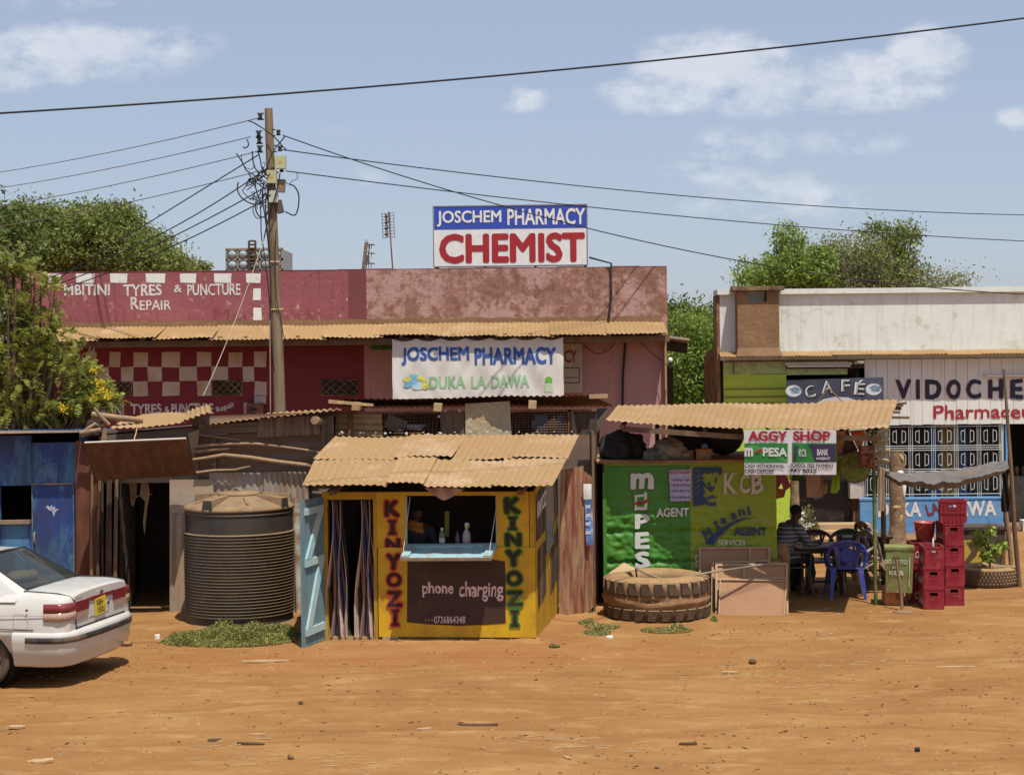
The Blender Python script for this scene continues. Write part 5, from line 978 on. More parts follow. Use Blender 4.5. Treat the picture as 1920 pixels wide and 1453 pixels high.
solo('bent_pipe', MB().tube([P(1195, 1088, 21.9), P(1192, 1066, 21.7), P(1218, 1078, 21.5), P(1247, 1087, 21.35), P(1262, 1086, 21.35), P(1330, 1073, 21.6), P(1462, 1054, 22.05)], .014, 8), M('grey_pipe', (.25, .22, .19), da=.3, metal=.2), 'thin bent grey pipe resting across the big tyre and the boards', 'pipe')
solo('cardboard_scrap', MB().prism([P(1140, 1078, 22.0), P(1190, 1071, 21.9), P(1195, 1069, 21.9), P(1170, 1057, 22.2)], (0, 0, .02)), paint('tan_board', (.46, .32, .18)), 'pale flat board scrap lying on the back edge of the tractor tyre', 'board')
# ---------------------------------------------------------------- leaning boards
TAN = M('tan_board_face', (.36, .205, .11), r=.8, var=.08, sc=2, dirt=(.27, .13, .08), da=.25, ds=2, hard=.4, bump=.04)
FRW = M('board_frame_wood', (.40, .27, .18), var=.2, sc=8, da=.3, bump=.1, top=.6)
def leaner(lab, bl, br, tr, tl, mid=None, cross=None, th=.02, fw=.03):
    n_ = (br - bl).cross(tl - bl).normalized(); n_ = n_ if n_.y < 0 else -n_
    t = thing('leaning_board', lab, 'board', bl.lerp(br, .5), 'framed boards leaning on the green kiosk')
    part('panel', MB().slab([bl, br, tr, tl], -n_ * th), TAN, t); fr = MB()
    pt = lambda a, b: bl.lerp(br, a).lerp(tl.lerp(tr, a), b); W_ = (br - bl).length; H_ = (tl - bl).length; a_, b_ = fw / W_, fw / H_
    def bar(a0, a1, b0, b1): fr.slab([pt(a0, b0), pt(a1, b0), pt(a1, b1), pt(a0, b1)], n_ * .025)
    bar(0, 1, 0, b_); bar(0, 1, 1 - b_, 1); bar(0, a_, b_, 1 - b_); bar(1 - a_, 1, b_, 1 - b_)
    if mid: bar(a_, 1 - a_, mid, mid + b_)
    if cross: bar(cross, cross + a_, (mid or 0) + b_, 1 - b_)
    part('frame', fr, FRW, t); return t
leaner('rearmost framed tan board standing against the green kiosk wall', P(1311, 1135, 22.35), P(1444, 1133, 22.35), P(1444, 1025, 22.56), P(1310, 1026, 22.56), cross=.70)
leaner('tall tan board second from the back, showing at the left of the stack', P(1333, 1160, 22.05), P(1440, 1158, 22.05), P(1442, 1050, 22.42), P(1334, 1054, 22.42))
leaner('framed tan board with a crossbar, second from the front', P(1341, 1162, 21.85), P(1478, 1158, 21.85), P(1477, 1056, 22.22), P(1341, 1058, 22.22), mid=.70, cross=.38)
leaner('front tan board, lowest and cleanest of the leaning stack', P(1346, 1164, 21.72), P(1470, 1163, 21.72), P(1476, 1088, 21.98), P(1349, 1086, 21.98), fw=.016)
# ---------------------------------------------------------------- green container kiosk with its roof
WG = flatwall(1130, 1453, 22.62); gq = WG.q; gk = thing('green_kiosk', 'green and lime metal kiosk painted with mobile money and bank lettering', 'kiosk', WG.pt(WG.L / 2, 0, -1))
UG = lambda x, y=960, d=0: WG.px(x, y, d)[0]; ZG = lambda y, x=1290, d=0: WG.px(x, y, d)[1]; zt = ZG(867)
def dent(u, z):
    n_ = noise.noise; d = .022 * n_(V((u * 6, z * 9, 1))) + .020 * n_(V((u * 15, z * 18, 2))) + .006 * n_(V((u * 34, z * 38, 6)))
    for zz in (.62, 1.05, 1.5): d -= .03 * math.exp(-((z - zz) / .03) ** 2)
    k = 1 if z < 1.45 else .25
    return d * k
umid = UG(1294)
def gwall(u0, u1):
    return MB().grid(lambda a, b: WG.pt(u0 + (u1 - u0) * a, .02 + (zt - .02) * b, dent(u0 + (u1 - u0) * a, .02 + (zt - .02) * b)), int((u1 - u0) / .02), 100)
GREEN = M('bright_green_paint', (.035, .21, .022), r=.5, var=.12, sc=3, dirt=(.10, .18, .02), da=.3, ds=3, hard=.5, bump=.08, bs=14, spec=.4); GL = M('lime_kiosk_paint', (.235, .33, .016), r=.5, var=.12, sc=3, dirt=(.20, .19, .03), da=.28, ds=3, hard=.4, bump=.08, bs=14, spec=.4)
part('wall', gwall(0, umid), GREEN, gk, 'bright green half of the front'); part('wall', gwall(umid + .002, WG.L), GL, gk, 'lime half of the front')
part('side_wall', MB().wbox(WG, WG.L - .03, WG.L, 0, zt, -2.0, -.03), GL, gk); part('side_wall', MB().wbox(WG, 0, .03, 0, zt, -2.0, -.03).wbox(WG, 0, WG.L, 0, zt, -2.02, -2.0), M('rusty_green', (.12, .06, .03)), gk)
part('top_rail', MB().wbox(WG, -.0, WG.L, zt - .03, zt + .0, -.02, .035), GL, gk); part('shelf', MB().wbox(WG, -.1, WG.L + .02, zt + .004, zt + .035, -2.0, .09), M('rusty_shelf', (.22, .10, .05), da=.3, top=.6), gk)
part('corner_flange', MB().wbox(WG, -.02, .03, 0, ZG(885), .0, .03), GREEN, gk)
FD = .03
W1 = paint('mpesa_white', (.60, .60, .56), worn=.15, wc=(.1, .25, .06))
for s, b, bo in (('m', (1182, 886, 1225, 917), .06), ('P', (1190, 963, 1218, 991), .06), ('E', (1190, 997, 1217, 1028), .06), ('S', (1190, 1033, 1218, 1065), .06), ('A', (1190, 1070, 1218, 1100), .06), ('AGENT', (1231, 952, 1292, 969), .045)): part('lettering', word(WG, s, *b, d=FD, off=bo), W1, gk)
part('painted_phone', poly(WG, [(1190, 956), (1213, 956), (1214, 946), (1213, 924), (1209, 921), (1208, 926), (1190, 928)], FD), W1, gk); part('painted_phone', poly(WG, [(1195, 950), (1208, 950), (1208, 931), (1195, 932)], FD + .004), GREEN, gk); part('painted_swoosh', poly(WG, [(1188, 944), (1198, 939), (1205, 941), (1217, 933), (1212, 943), (1202, 946), (1196, 947)], FD + .008), INK_R, gk)
KBL = paint('kcb_navy', (.035, .055, .13), worn=.1, wc=(.2, .25, .05)); KW = paint('kcb_white', (.50, .46, .38), worn=.2, wc=(.3, .3, .05))
for s, b in (('K', (1357, 888, 1380, 925)), ('C', (1387, 888, 1406, 925)), ('B', (1409, 888, 1431, 925))): part('lettering', word(WG, s, *b, d=FD, off=.04), KW, gk)
sr = MB()
for x0, x1, y0, y1 in ((1356, 1365, 887, 889), (1356, 1365, 924, 926), (1371, 1382, 887, 889), (1373, 1383, 924, 926), (1407, 1414, 887, 889), (1407, 1414, 924, 926)): sr.join(poly(WG, [(x0, y1), (x1, y1), (x1, y0), (x0, y0)], FD + .003))
part('lettering', sr, KW, gk)
lion = [[(1300, 876), (1354, 876), (1353, 885), (1350, 893), (1347, 887), (1340, 884), (1336, 890), (1333, 884), (1328, 889), (1322, 886), (1316, 892), (1320, 896), (1316, 900), (1322, 906), (1324, 912), (1318, 916), (1323, 922), (1318, 930), (1324, 934), (1336, 928), (1346, 933), (1336, 933), (1324, 937), (1330, 942), (1343, 941), (1342, 948), (1330, 948), (1320, 944), (1312, 948), (1300, 948)],
        [(1323, 912), (1341, 912), (1338, 918), (1333, 923), (1328, 918)], [(1340, 899), (1346, 893), (1343, 903), (1341, 908)]]
for k, pts in enumerate(lion): part('painted_lion', poly(WG, pts, FD + .001 * k), KBL, gk)
st_ = MB()
for x0, y0, x1, y1 in ((1302, 896, 1318, 890), (1302, 906, 1316, 898), (1303, 917, 1315, 907), (1304, 928, 1314, 917), (1303, 885, 1316, 880)): st_.join(poly(WG, [(x0, y0 + 1.2), ((x0 + x1) / 2, (y0 + y1) / 2 - .4), (x1, y1), ((x0 + x1) / 2, (y0 + y1) / 2 - 2)], FD + .004))
part('painted_lion', st_, GL, gk); part('painted_lion', poly(WG, [(1327, 907), (1330, 901), (1332, 907), (1330, 911)], FD + .002), KBL, gk)
for s, x, y, w_, h_, r_ in (('M', 1327, 1000, 17, 20, 28), ('t', 1344, 983, 9, 18, 22), ('a', 1357, 976, 12, 12, 14), ('a', 1376, 967, 12, 12, 14), ('n', 1391, 961, 12, 12, 10), ('i', 1404, 957, 5, 18, 14)): part('lettering', word(WG, s, x - w_ / 2, y - h_ / 2, x + w_ / 2, y + h_ / 2, d=FD, off=.04, rot=r_), KBL, gk)
part('painted_swoosh', poly(WG, [(1322, 1017), (1334, 1004), (1352, 990), (1370, 979), (1392, 971), (1420, 969), (1395, 974), (1374, 984), (1356, 998), (1343, 1012), (1338, 1021), (1326, 1020)], FD + .003), KBL, gk)
part('lettering', word(WG, 'AGENT', 1376, 988, 1438, 1004, d=FD, off=.05), KBL, gk); part('lettering', word(WG, 'SERVICES', 1346, 1012, 1398, 1022, d=FD, off=.0, shear=.2), WHITEP, gk); part('lettering', word(WG, 'C', 1304, 1040, 1310, 1053, d=FD, off=.02), WHITEP, gk); part('lettering', word(WG, 'S', 1303, 1053, 1310, 1064, d=FD, off=.02), WHITEP, gk)
po = thing('academy_poster', 'pink and blue printed poster pasted on the green kiosk beside the lion head', 'poster', gq(1275, 940, .04))
part('sheet', MB().hexa([gq(1257, 940, .045), gq(1296, 939, .045), gq(1296, 880, .045), gq(1254, 881, .045)], [gq(1257, 940, .035), gq(1296, 939, .035), gq(1296, 880, .035), gq(1254, 881, .035)]), M('poster_print', (.50, .36, .48), var=.2, sc=10, dirt=(.22, .32, .60), da=.4, ds=16, hard=.2, bump=0), po)
for s, b, c in (('MAKUTANO ROCK ACADEMY', (1256, 882, 1294, 888), 'k'), ('CLASSES IN SESSION', (1259, 890, 1291, 893), 'w')): part('lettering', word(WG, s, *b, d=.05, off=.02), paint('poster_red', (.45, .08, .10)) if c == 'k' else WHITEP, po)
pm = MB(); rr = random.Random(3)
for y in (899, 908, 919, 931):
    for i in range(9): x = 1259 + i * 4; h = rr.uniform(1.5, 4); pm.join(poly(WG, [(x, y + h), (x + 2.4, y + h), (x + 2.2, y - h * .4), (x, y)], .05))
part('printed_figures', pm, paint('poster_navy', (.06, .08, .25)), po)
# goods on its top
gt = zt + .036
def heap(name, lab, cat, c, r, mat, seed, sq=1.0):
    m = MB(); m.ell(V(c), r, 26); o = []
    for v in m.v:
        d = V(v) - V(c); n_ = noise.noise(V((d.x * 5 + seed, d.y * 5, d.z * 5))) * .28 + noise.noise(V((d.x * 14 + seed, d.y * 14, d.z * 14))) * .13 + abs(noise.noise(V((d.x * 9 - d.z * 9 + seed, d.y * 9, 2)))) * .22 + noise.noise(V((d.x * 4 + d.z * 22 + seed, d.y * 3, seed))) * .08
        p = V(c) + d * (1 + n_); o.append((p.x, p.y, max(p.z, gt + .002 * random.random())))
    m.v = o; return solo(name, m, mat, lab, cat)
s_ = 22.9 / F
heap('dark_bundle', 'big dark bundle under the roof at the left end of the green kiosk top', 'bundle', P(1165, 842, 23.2), (.33, .35, .26), M('black_sacking', (.03, .024, .02), r=.8, da=.15, dirt=(.10, .07, .05), bump=.4, bs=8), 1)
heap('plastic_sack', 'crumpled grey plastic sack on top of the green kiosk', 'sack', P(1252, 846, 22.95), (.22, .22, .19), M('grey_plastic', (.24, .22, .20), r=.45, var=.3, sc=5, stretch=(1, 1, 2), da=.3, bump=.8, bs=9, spec=.5), 8)
heap('grey_rag_bundle', 'small frayed grey rag bundle left of the plastic sack', 'bundle', P(1222, 854, 22.8), (.11, .12, .11), M('frayed_grey', (.14, .15, .15), var=.5, sc=20, bump=1, bs=30), 4)
def carton(lab, x0, y0, x1, y1, Y, dp, mat, rz=0):
    a, b = P(x0, y1, Y), P(x1, y0, Y); t = thing('carton', lab, 'box', ((a.x + b.x) / 2, Y + dp / 2, gt), 'cartons on the green kiosk'); h = b.z - gt; w = b.x - a.x; c = V(((a.x + b.x) / 2, Y + dp / 2, 0))
    part('body', MB().box(c + V((0, 0, gt + h / 2)), (w, dp, h)), mat, t); part('flap', MB().box(c + V((w * .52, 0, gt + h * .97)), (w * .3, dp * .9, .006), Matrix.Rotation(.35, 3, 'Y')).box(c + V((0, -dp / 2 - .003, gt + h * .5)), (w * .5, .004, h * .35)), paint('carton_label', (.33, .25, .22)), t)
    return t
carton('brown carton with a blue diagonal stripe, left of the two cartons', 1272, 845, 1300, 858, 22.75, .22, M('brown_card', (.22, .12, .065), da=.15)); carton('orange brown carton with printed label, right of the two cartons', 1306, 842, 1333, 857, 22.7, .2, M('orange_card', (.42, .17, .06), da=.1))
solo('blue_bag', MB().ell(P(1321, 838, 22.95), (.05, .04, .05), 7), paint('sky_blue_plastic', (.16, .42, .62)), 'small light blue bag poking up behind the orange carton', 'bag')
for lab, x, y, r in (('large dark round basket behind the cartons, left of the pair', 1293, 822, .26), ('large dark round basket behind the sign, right of the pair', 1356, 828, .29)):
    c = P(x, y, 23.7); c.z = max(c.z, gt + r + .01); m = MB()
    for k in range(9): rk_ = r * (1 - (k / 8) ** 2 * .35) if k else r; 
    prof = [(r, 0), (r * 1.03, .02), (r, .04), (r * .9, .14), (r * .6, .2), (.001, .22)]
    mm = MB().lathe(prof, 28, (0, 0, 0)); rot = Matrix.Rotation(R(80), 3, 'X'); mm.v = [tuple(rot @ V(v) + c) for v in mm.v]
    t = thing('basket', lab, 'basket', c - V((0, 0, r)), 'round baskets under the roof'); part('bowl', mm, M('dark_basket', (.05, .035, .02), var=.5, sc=14, bump=.6, bs=40, da=.15), t); part('rim', MB().tube([c + rot @ V((r * 1.02 * math.cos(a * .3307), r * 1.02 * math.sin(a * .3307), 0)) for a in range(20)], .014, 5, cap=False), WOOD, t)
# roof over it, on poles
ar = thing('porch_roof', 'tan corrugated porch roof on poles above the green kiosk and café tables', 'roof', P(1400, 1150, 22.4))
a_, b_, c_, d_ = P(1134, 791, 22.2), P(1671, 806, 21.0), P(1684, 751, 24.4), P(1158, 762, 24.7)
fe = [(0, a_), (.3, P(1295, 800, 22.1)), (.5, P(1402, 805, 21.65)), (1.01, b_)]
def fa_(t):
    for (t0, p), (t1, q_) in zip(fe, fe[1:]):
        if t <= t1: return p.lerp(q_, (t - t0) / (t1 - t0))
rf = MB(); 
for i, (t0, t1, l) in enumerate(((0, .245, 0), (.24, .49, .012), (.485, .74, 0), (.735, 1.0, .012))): rf.corr(fa_(t0) + V((0, 0, l)), fa_(t1) + V((0, 0, l)), d_.lerp(c_, t1) + V((0, 0, l)), d_.lerp(c_, t0) + V((0, 0, l)), wl=.092, amp=.014, rag=.03, sag=.014, seed=50 + i)
part('sheeting', rf, ROOF, ar); bm = MB()
for t in (.06, .35, .64, .93): p0, p1 = fa_(t), d_.lerp(c_, t); bm.tube([p0 + V((0, .05, -.06)), p1 + V((0, 0, -.06))], .035, 6)
bm.slab([a_ + V((.25, .12, -.07)), fa_(.5) + V((0, .12, -.08)), fa_(.5) + V((0, .17, -.08)), a_ + V((.25, .17, -.07))], (0, 0, -.07)).slab([fa_(.5) + V((0, .12, -.08)), b_ + V((-.1, .12, -.08)), b_ + V((-.1, .17, -.08)), fa_(.5) + V((0, .17, -.08))], (0, 0, -.07)).slab([d_ + V((0, -.2, -.07)), c_ + V((0, -.2, -.07)), c_ + V((0, -.14, -.07)), d_ + V((0, -.14, -.07))], (0, 0, -.07))
part('beam', bm, WOOD, ar); so_ = MB()
for y, l, s in ((757, 22, -.1), (760, 16, .05), (773, 10, 0), (783, 26, .02)): so_.box(P(1676 + l / 2, y, 24.2 if y < 765 else 22.8), (l * .009, .06, .035), Matrix.Rotation(s, 3, 'Y'))
part('beam_end', so_, WOOD, ar)
so_ = MB()
for x, y, Y in ((1120, 800, 24.2), (1232, 800, 24.5), (1440, 800, 24.4)): p = P(x, y, Y); so_.tube([(p.x, p.y, 0), (p.x, p.y, d_.z - .1)], .035, 7)
part('post', so_, WOOD, ar); p = P(1642, 1127, 22.6); part('post', MB().tube([(p.x, p.y, -.02), (p.x - .01, p.y, b_.z - .08)], .026, 8), M('green_pipe', (.06, .13, .025), da=.25, r=.5), ar, 'thin green pipe post')
p = P(1657, 1030, 24.5); part('post', MB().tube([(p.x, p.y, 0), (p.x, p.y, c_.z - .12)], .04, 8), M('dark_green_post', (.02, .035, .015)), ar, 'dark rear post')
m_ = MB(); A1, A2, A3, A4 = P(1639, 880, 22.6), P(1662, 890, 24.0), P(1662, 800, 24.0), P(1638, 808, 22.6)
m_.grid(lambda a, b: A1.lerp(A2, a).lerp(A4.lerp(A3, a), b) + V((.04 * math.sin(b * 28) + .012, 0, 0)), 8, 60); part('side_sheet', m_, M('olive_sheet', (.27, .23, .14), da=.3, var=.2), ar, 'crinkled sheet hanging at the right end'); part('side_sheet', MB().grid(lambda a, b: P(1645 + 13 * a, 958 - 80 * b, 22.9) + V((0, .02 * math.sin(a * 12), 0)), 8, 4), GALV, ar)
# ---------------------------------------------------------------- Aggy Shop sign
WA = Wall((P(1395, HZ, 21.65).x, 21.65), (P(1568, HZ, 21.2).x, 21.2)); ag = thing('shop_sign', 'white Aggy Shop sign board with green money agent panels hanging from the porch roof', 'sign', WA.q(1480, 890)); aw = lambda s, *b, **k: word(WA, s, *b, hand=False, **k)
part('panel', MB().hexa([WA.q(1396, 890), WA.q(1568, 890), WA.q(1568, 806), WA.q(1395, 806)], [WA.q(1396, 890, -.03), WA.q(1568, 890, -.03), WA.q(1568, 806, -.03), WA.q(1395, 806, -.03)]), paint('sign_board_white', (.62, .60, .60)), ag)
SG = paint('agent_green', (.03, .20, .045)); SP = paint('agent_purple', (.045, .030, .075))
part('printed_panel', poly(WA, [(1396, 867), (1477, 867), (1477, 831), (1396, 831)]), SG, ag); part('printed_panel', poly(WA, [(1485, 867), (1568, 866), (1568, 831), (1485, 831)]), SG, ag); part('printed_panel', poly(WA, [(1528, 865), (1567, 865), (1567, 833), (1517, 833)], .007), SP, ag)
part('printed_panel', poly(WA, [(1396, 839), (1412, 833), (1430, 840), (1477, 862), (1477, 867), (1440, 856), (1410, 846), (1396, 848)], .006), paint('light_agent_green', (.07, .28, .07)), ag)
SW = paint('sign_text_white', (.62, .6, .6))
for s, b, m, bo in (('AGGY', (1403, 808, 1476, 827), INK_R, .055), ('SHOP', (1487, 808, 1557, 827), INK_R, .055), ('m', (1396, 839, 1412, 856), SW, .06), ('PESA', (1430, 839, 1476, 856), SW, .05), ('KCB', (1498, 842, 1512, 856), SW, .02), ('BANK', (1532, 842, 1553, 854), SW, .03), ('AGENT', (1530, 857, 1557, 862), SW, .03),
                    ('CASH WITHDRAWAL', (1397, 870, 1471, 877), INK_K, .03), ('CASH DEPOSIT', (1397, 880, 1452, 887), INK_K, .03), ('SCHOOL FEES PAYMENT', (1482, 869.5, 1563, 876.5), INK_K, .03), ('PAY BILLS', (1482, 879, 1531, 886), INK_K, .035)):
    part('lettering', aw(s, *b, off=bo, d=.012), m, ag)
part('printed_swoosh', poly(WA, [(1413, 848), (1420, 845), (1425, 841), (1432, 844), (1427, 847), (1415, 849)], .013), INK_R, ag); part('printed_lion', poly(WA, [(1488, 863), (1494, 862), (1493, 855), (1496, 852), (1493, 848), (1494, 842), (1498, 836), (1489, 836)], .012), SP, ag)
bl_ = MB()
for x, y in ((1395.5, 874), (1395.5, 884), (1479, 874), (1479, 883)): bl_.join(poly(WA, [(x + 1.2 * math.cos(t), y - 1.2 * math.sin(t)) for t in (0, 1.05, 2.1, 3.14, 4.2, 5.2)], .012))
part('lettering', bl_, INK_K, ag)
# hanging goods
def hung(name, lab, cat, pts, Y, mat, fold=.03, grp=None):
    xs_ = [p[0] for p in pts]; ys_ = [p[1] for p in pts]; m = MB(); w = V((0, fold, 0))
    base_ = [P(x, y, Y + .04 * math.sin(x * .5)) for x, y in pts]; m.prism(base_, w); return solo(name, m, mat, lab, cat, grp)
hung('maroon_cloth', 'dark pink garment hanging at the right edge of the green kiosk', 'clothing', [(1453, 925), (1466, 905), (1470, 922), (1483, 912), (1474, 888), (1473, 868), (1453, 868)], 22.75, paint('dark_pink_cloth', (.22, .04, .07))); hung('orange_cloth', 'small orange cloth below the dark pink garment', 'clothing', [(1454, 936), (1470, 932), (1474, 918), (1455, 915)], 22.85, paint('orange_cloth', (.30, .09, .02)))
hung('green_cloth', 'small green garment hanging beside the thin tree trunk', 'clothing', [(1485, 902), (1502, 901), (1503, 888), (1486, 870)], 23.2, paint('green_cloth', (.05, .16, .04)))
hung('tan_trousers', 'tan trousers hanging below the shop sign', 'clothing', [(1513, 932), (1526, 933), (1529, 938), (1542, 932), (1539, 905), (1541, 888), (1539, 872), (1511, 872)], 22.7, M('tan_cloth', (.30, .19, .125), da=.1, bump=.3, bs=8)); hung('tan_shirt', 'torn tan shirt hanging behind the tan trousers', 'clothing', [(1541, 930), (1552, 924), (1551, 905), (1546, 910), (1542, 890), (1551, 885), (1551, 872), (1538, 872), (1538, 905)], 22.9, MATS['tan_cloth'])
hung('lime_top', 'bright lime top hanging right of the shop sign', 'clothing', [(1557, 924), (1568, 925), (1575, 916), (1574, 892), (1584, 872), (1570, 852), (1569, 890), (1562, 888)], 22.6, paint('lime_cloth', (.22, .36, .015)))
def bagm(lab, pts, Y, mat): return hung('shopping_bag', lab, 'bag', pts, Y, mat, .06, 'bags hanging under the porch roof')
OB = M('orange_print_bag', (.30, .075, .03), var=.5, sc=14, da=.3, dirt=(.35, .22, .16), ds=9, hard=.15)
bagm('brown orange bag hanging just right of the shop sign', [(1570, 852), (1578, 848), (1588, 808), (1568, 808)], 22.35, M('brown_print_bag', (.24, .10, .06), var=.4, sc=10)); bagm('dark net bag hanging between the orange bags', [(1575, 850), (1606, 850), (1608, 842), (1590, 808)], 22.6, DARKW); bagm('orange patterned bag hanging under the right of the porch roof', [(1612, 845), (1621, 822), (1620, 806), (1594, 808)], 22.3, OB)
ob_ = thing('outlet_bag', 'dark red printed bag reading Outlet hanging in front of the round woven tray', 'bag', P(1625, 877, 22.25)); part('bag', MB().slab([P(1612, 876, 22.25), P(1640, 876, 22.25), P(1639, 836, 22.25), P(1611, 836, 22.25)], (0, .05, 0)), M('dark_red_print', (.12, .03, .025), var=.5, sc=18, da=.35, dirt=(.28, .12, .08), ds=12, hard=.1), ob_)
WO = flatwall(1600, 1660, 22.24); part('lettering', word(WO, 'KILIP', 1616, 838, 1630, 842, off=.01), paint('outlet_ink', (.42, .30, .22)), ob_); part('lettering', word(WO, 'OUTLET', 1615, 844, 1638, 849, off=.02), MATS['outlet_ink'], ob_)
tr_ = thing('woven_tray', 'round green woven tray hanging from the porch roof beside the tree trunk', 'tray', P(1603, 905, 22.5)); c = P(1603, 876, 22.5); r = 29 * 22.5 / F
m = MB()
for i in range(-9, 10):
    for j in range(-9, 10):
        u, v_ = i * r / 8.5, j * r / 8.5
        if math.hypot(u, v_) < r * .97: m.box(c + V((u, .006 * ((i + j) % 2), v_)), (r / 8, .006, r / 10), Matrix.Rotation(.785 if (i + j) % 2 else -.785, 3, 'Y'))
part('weave', m, M('palm_green', (.16, .24, .05), var=.6, sc=9, da=.35, dirt=(.20, .14, .06), ds=12), tr_); part('backing', MB().ngon([c + V((r * .96 * math.cos(a * .2618), .02, r * .96 * math.sin(a * .2618))) for a in range(24)]), DARKW, tr_)
part('rim', MB().tube([c + V((r * math.cos(a * .2618), 0, r * math.sin(a * .2618))) for a in range(25)], .012, 6, cap=False), WOOD, tr_)
# ---------------------------------------------------------------- plastic chairs, tables
def plastic(n, c): return M(n, c, r=.45, var=.06, sc=3, da=.18, dirt=(.30, .18, .10), ds=5, bump=.02, top=.15, spec=.45)
def chair(lab, col, holes=True):
    t = thing('plastic_chair', lab, 'chair', (0, 0, 0), 'plastic chairs at the café'); m = plastic(*col)   # faces -y
    part('seat', MB().grid(lambda a, b: V(((a - .5) * (.44 + .04 * (1 - b)), -.24 + .46 * b, .43 - .03 * math.sin(a * 3.14) * math.sin(b * 3.14) - .02 * (b < .01))), 10, 10).grid(lambda a, b: V(((.5 - a) * (.44 + .04 * (1 - b)), -.24 + .46 * b, .405 - .03 * math.sin(a * 3.14) * math.sin(b * 3.14))), 10, 10)
         .tube([(-.22, .22, .42), (-.24, -.22, .42), (-.18, -.26, .41), (.18, -.26, .41), (.24, -.22, .42), (.22, .22, .42)], .014, 6), m, t)
    for sx in (-1, 1):
        part('leg', MB().hexa([V((sx * .235, -.25, .42)), V((sx * .16, -.26, .42)), V((sx * .20, -.19, .42)), V((sx * .245, -.15, .42))], [V((sx * .285, -.30, 0)), V((sx * .245, -.30, 0)), V((sx * .255, -.27, 0)), V((sx * .285, -.26, 0))]), m, t)
        part('leg', MB().hexa([V((sx * .225, .15, .42)), V((sx * .23, .24, .45)), V((sx * .15, .25, .45)), V((sx * .18, .19, .42))], [V((sx * .265, .29, 0)), V((sx * .265, .33, 0)), V((sx * .225, .33, 0)), V((sx * .235, .29, 0))]), m, t)
        ap = [(sx * .235, -.24, .41), (sx * .265, -.24, .60), (sx * .275, -.20, .64), (sx * .285, .0, .645), (sx * .275, .18, .655), (sx * .245, .25, .70)]
        part('armrest', MB().tube(ap, [.02, .018, .024, .024, .022, .018], 7), m, t)
    n = 16; out = []; inn = []
    for i in range(n + 1):
        a = math.pi * i / n; x = -.275 * math.cos(a); z = .60 + .235 * math.sin(a) ** .8; y = .235 + .06 * (z - .42) - .05 * (abs(x) / .275) ** 2 * .9; out.append((x, y + .02, z)); 
    part('back_rim', MB().tube([(-.235, .22, .44)] + out + [(.235, .22, .44)], [.02] + [.026] * (n + 1) + [.02], 7), m, t)
    bs = MB()
    if holes:
        for x0, x1 in ((-.05, -.13), (.05, .13)): bs.tube([(x0 * 2.1, .235, .44), (x0 * 1.6, .25, .6), (x1 * .8, .255, .79)], .02, 6)
        for x0 in (-.19, .19): bs.tube([(x0, .22, .5), (x0 * .6, .25, .66), (x0 * .78, .24, .77)], .018, 6)
        bs.grid(lambda a, b: V(((a - .5) * (.2 + .26 * b - .1 * b * b), .245 + .03 * b - .1 * (abs(a - .5)) ** 2, .76 + .065 * b * (1 - (2 * abs(a - .5)) ** 3))), 12, 4)
    else:
        nn = 30
        def disc(rad, y, k): bs.lathe([(0.001, 0), (rad, 0), (rad, .012), (.001, .012)], k, (0, 0, 0))
        z0 = .635; vs = []
        bs.grid(lambda a, b: V((.112 * b * math.cos(a * 6.2832), .262, z0 + .112 * b * math.sin(a * 6.2832))), 32, 3); bs.grid(lambda a, b: V((.09 * b * math.cos(-a * 6.2832), .275, z0 + .09 * b * math.sin(-a * 6.2832))), 32, 3)
        for s1 in (-1, 1): bs.grid(lambda a, b: V((s1 * (.10 + .025 * a + (.02 + .08 * a) * b ** 1.5) * (1 if s1 > 0 else 1), .25 + .01 * b, .45 + .34 * b)), 3, 8)
        for i in range(11): x = -.10 + .02 * i; bs.tube([(x, .25, .45), (x * 1.05, .262, z0 - .1)], .004, 4); bs.tube([(x * 1.3, .262, z0 + .1), (x * 1.5, .26, .82)], .004, 4)
        bs.grid(lambda a, b: V(((a - .5) * .40, .262, .755 + .075 * b * (1 - (2 * abs(a - .5)) ** 2.5))), 14, 4)
        bs.box((0, .245, .455), (.26, .02, .05))
    part('backrest', bs, m, t); return t
def gpt(px, py): return G(px, py)
c_bl = chair('royal blue plastic chair with its round patterned back towards the street', ('blue_plastic', (.028, .045, .27)), False); place(c_bl, (P(1586, 1100, 23.3).x, 23.15, 0), R(182) - R(180), 0); c_bl.rotation_euler = (0, 0, R(176))
c_bl.location = (P(1586, 1100, 23.3).x, 23.35, 0)
c_ma = chair('maroon plastic chair behind the café table, facing the street', ('maroon_plastic', (.075, .015, .013))); place(c_ma, (P(1531, 1080, 24.5).x, 24.3, 0), R(3))
c_gr = chair('dark green plastic chair the seated man sits on', ('green_plastic', (.025, .045, .022))); place(c_gr, (P(1478, 1100, 23.5).x, 23.6, 0), R(115))
c_g2 = dup(c_gr, (P(1596, 1080, 24.2).x, 24.35, 0), R(-8), 'dark green plastic chair behind the blue chair')
c_wh = chair('grey brown plastic chair tipped forward against the table, beside the green pipe post', ('grey_plastic', (.20, .15, .13))); place(c_wh, (P(1636, 1080, 23.6).x, 23.75, 0.04), R(-100), R(0)); c_wh.rotation_euler = (R(22), 0, R(-70))
c_m2 = dup(c_ma, (P(1650, 1080, 24.8).x, 24.9, .10), R(-70), 'maroon chair tipped forward against the rear table by the tree trunk'); c_m2.rotation_euler = (R(38), 0, R(-75))
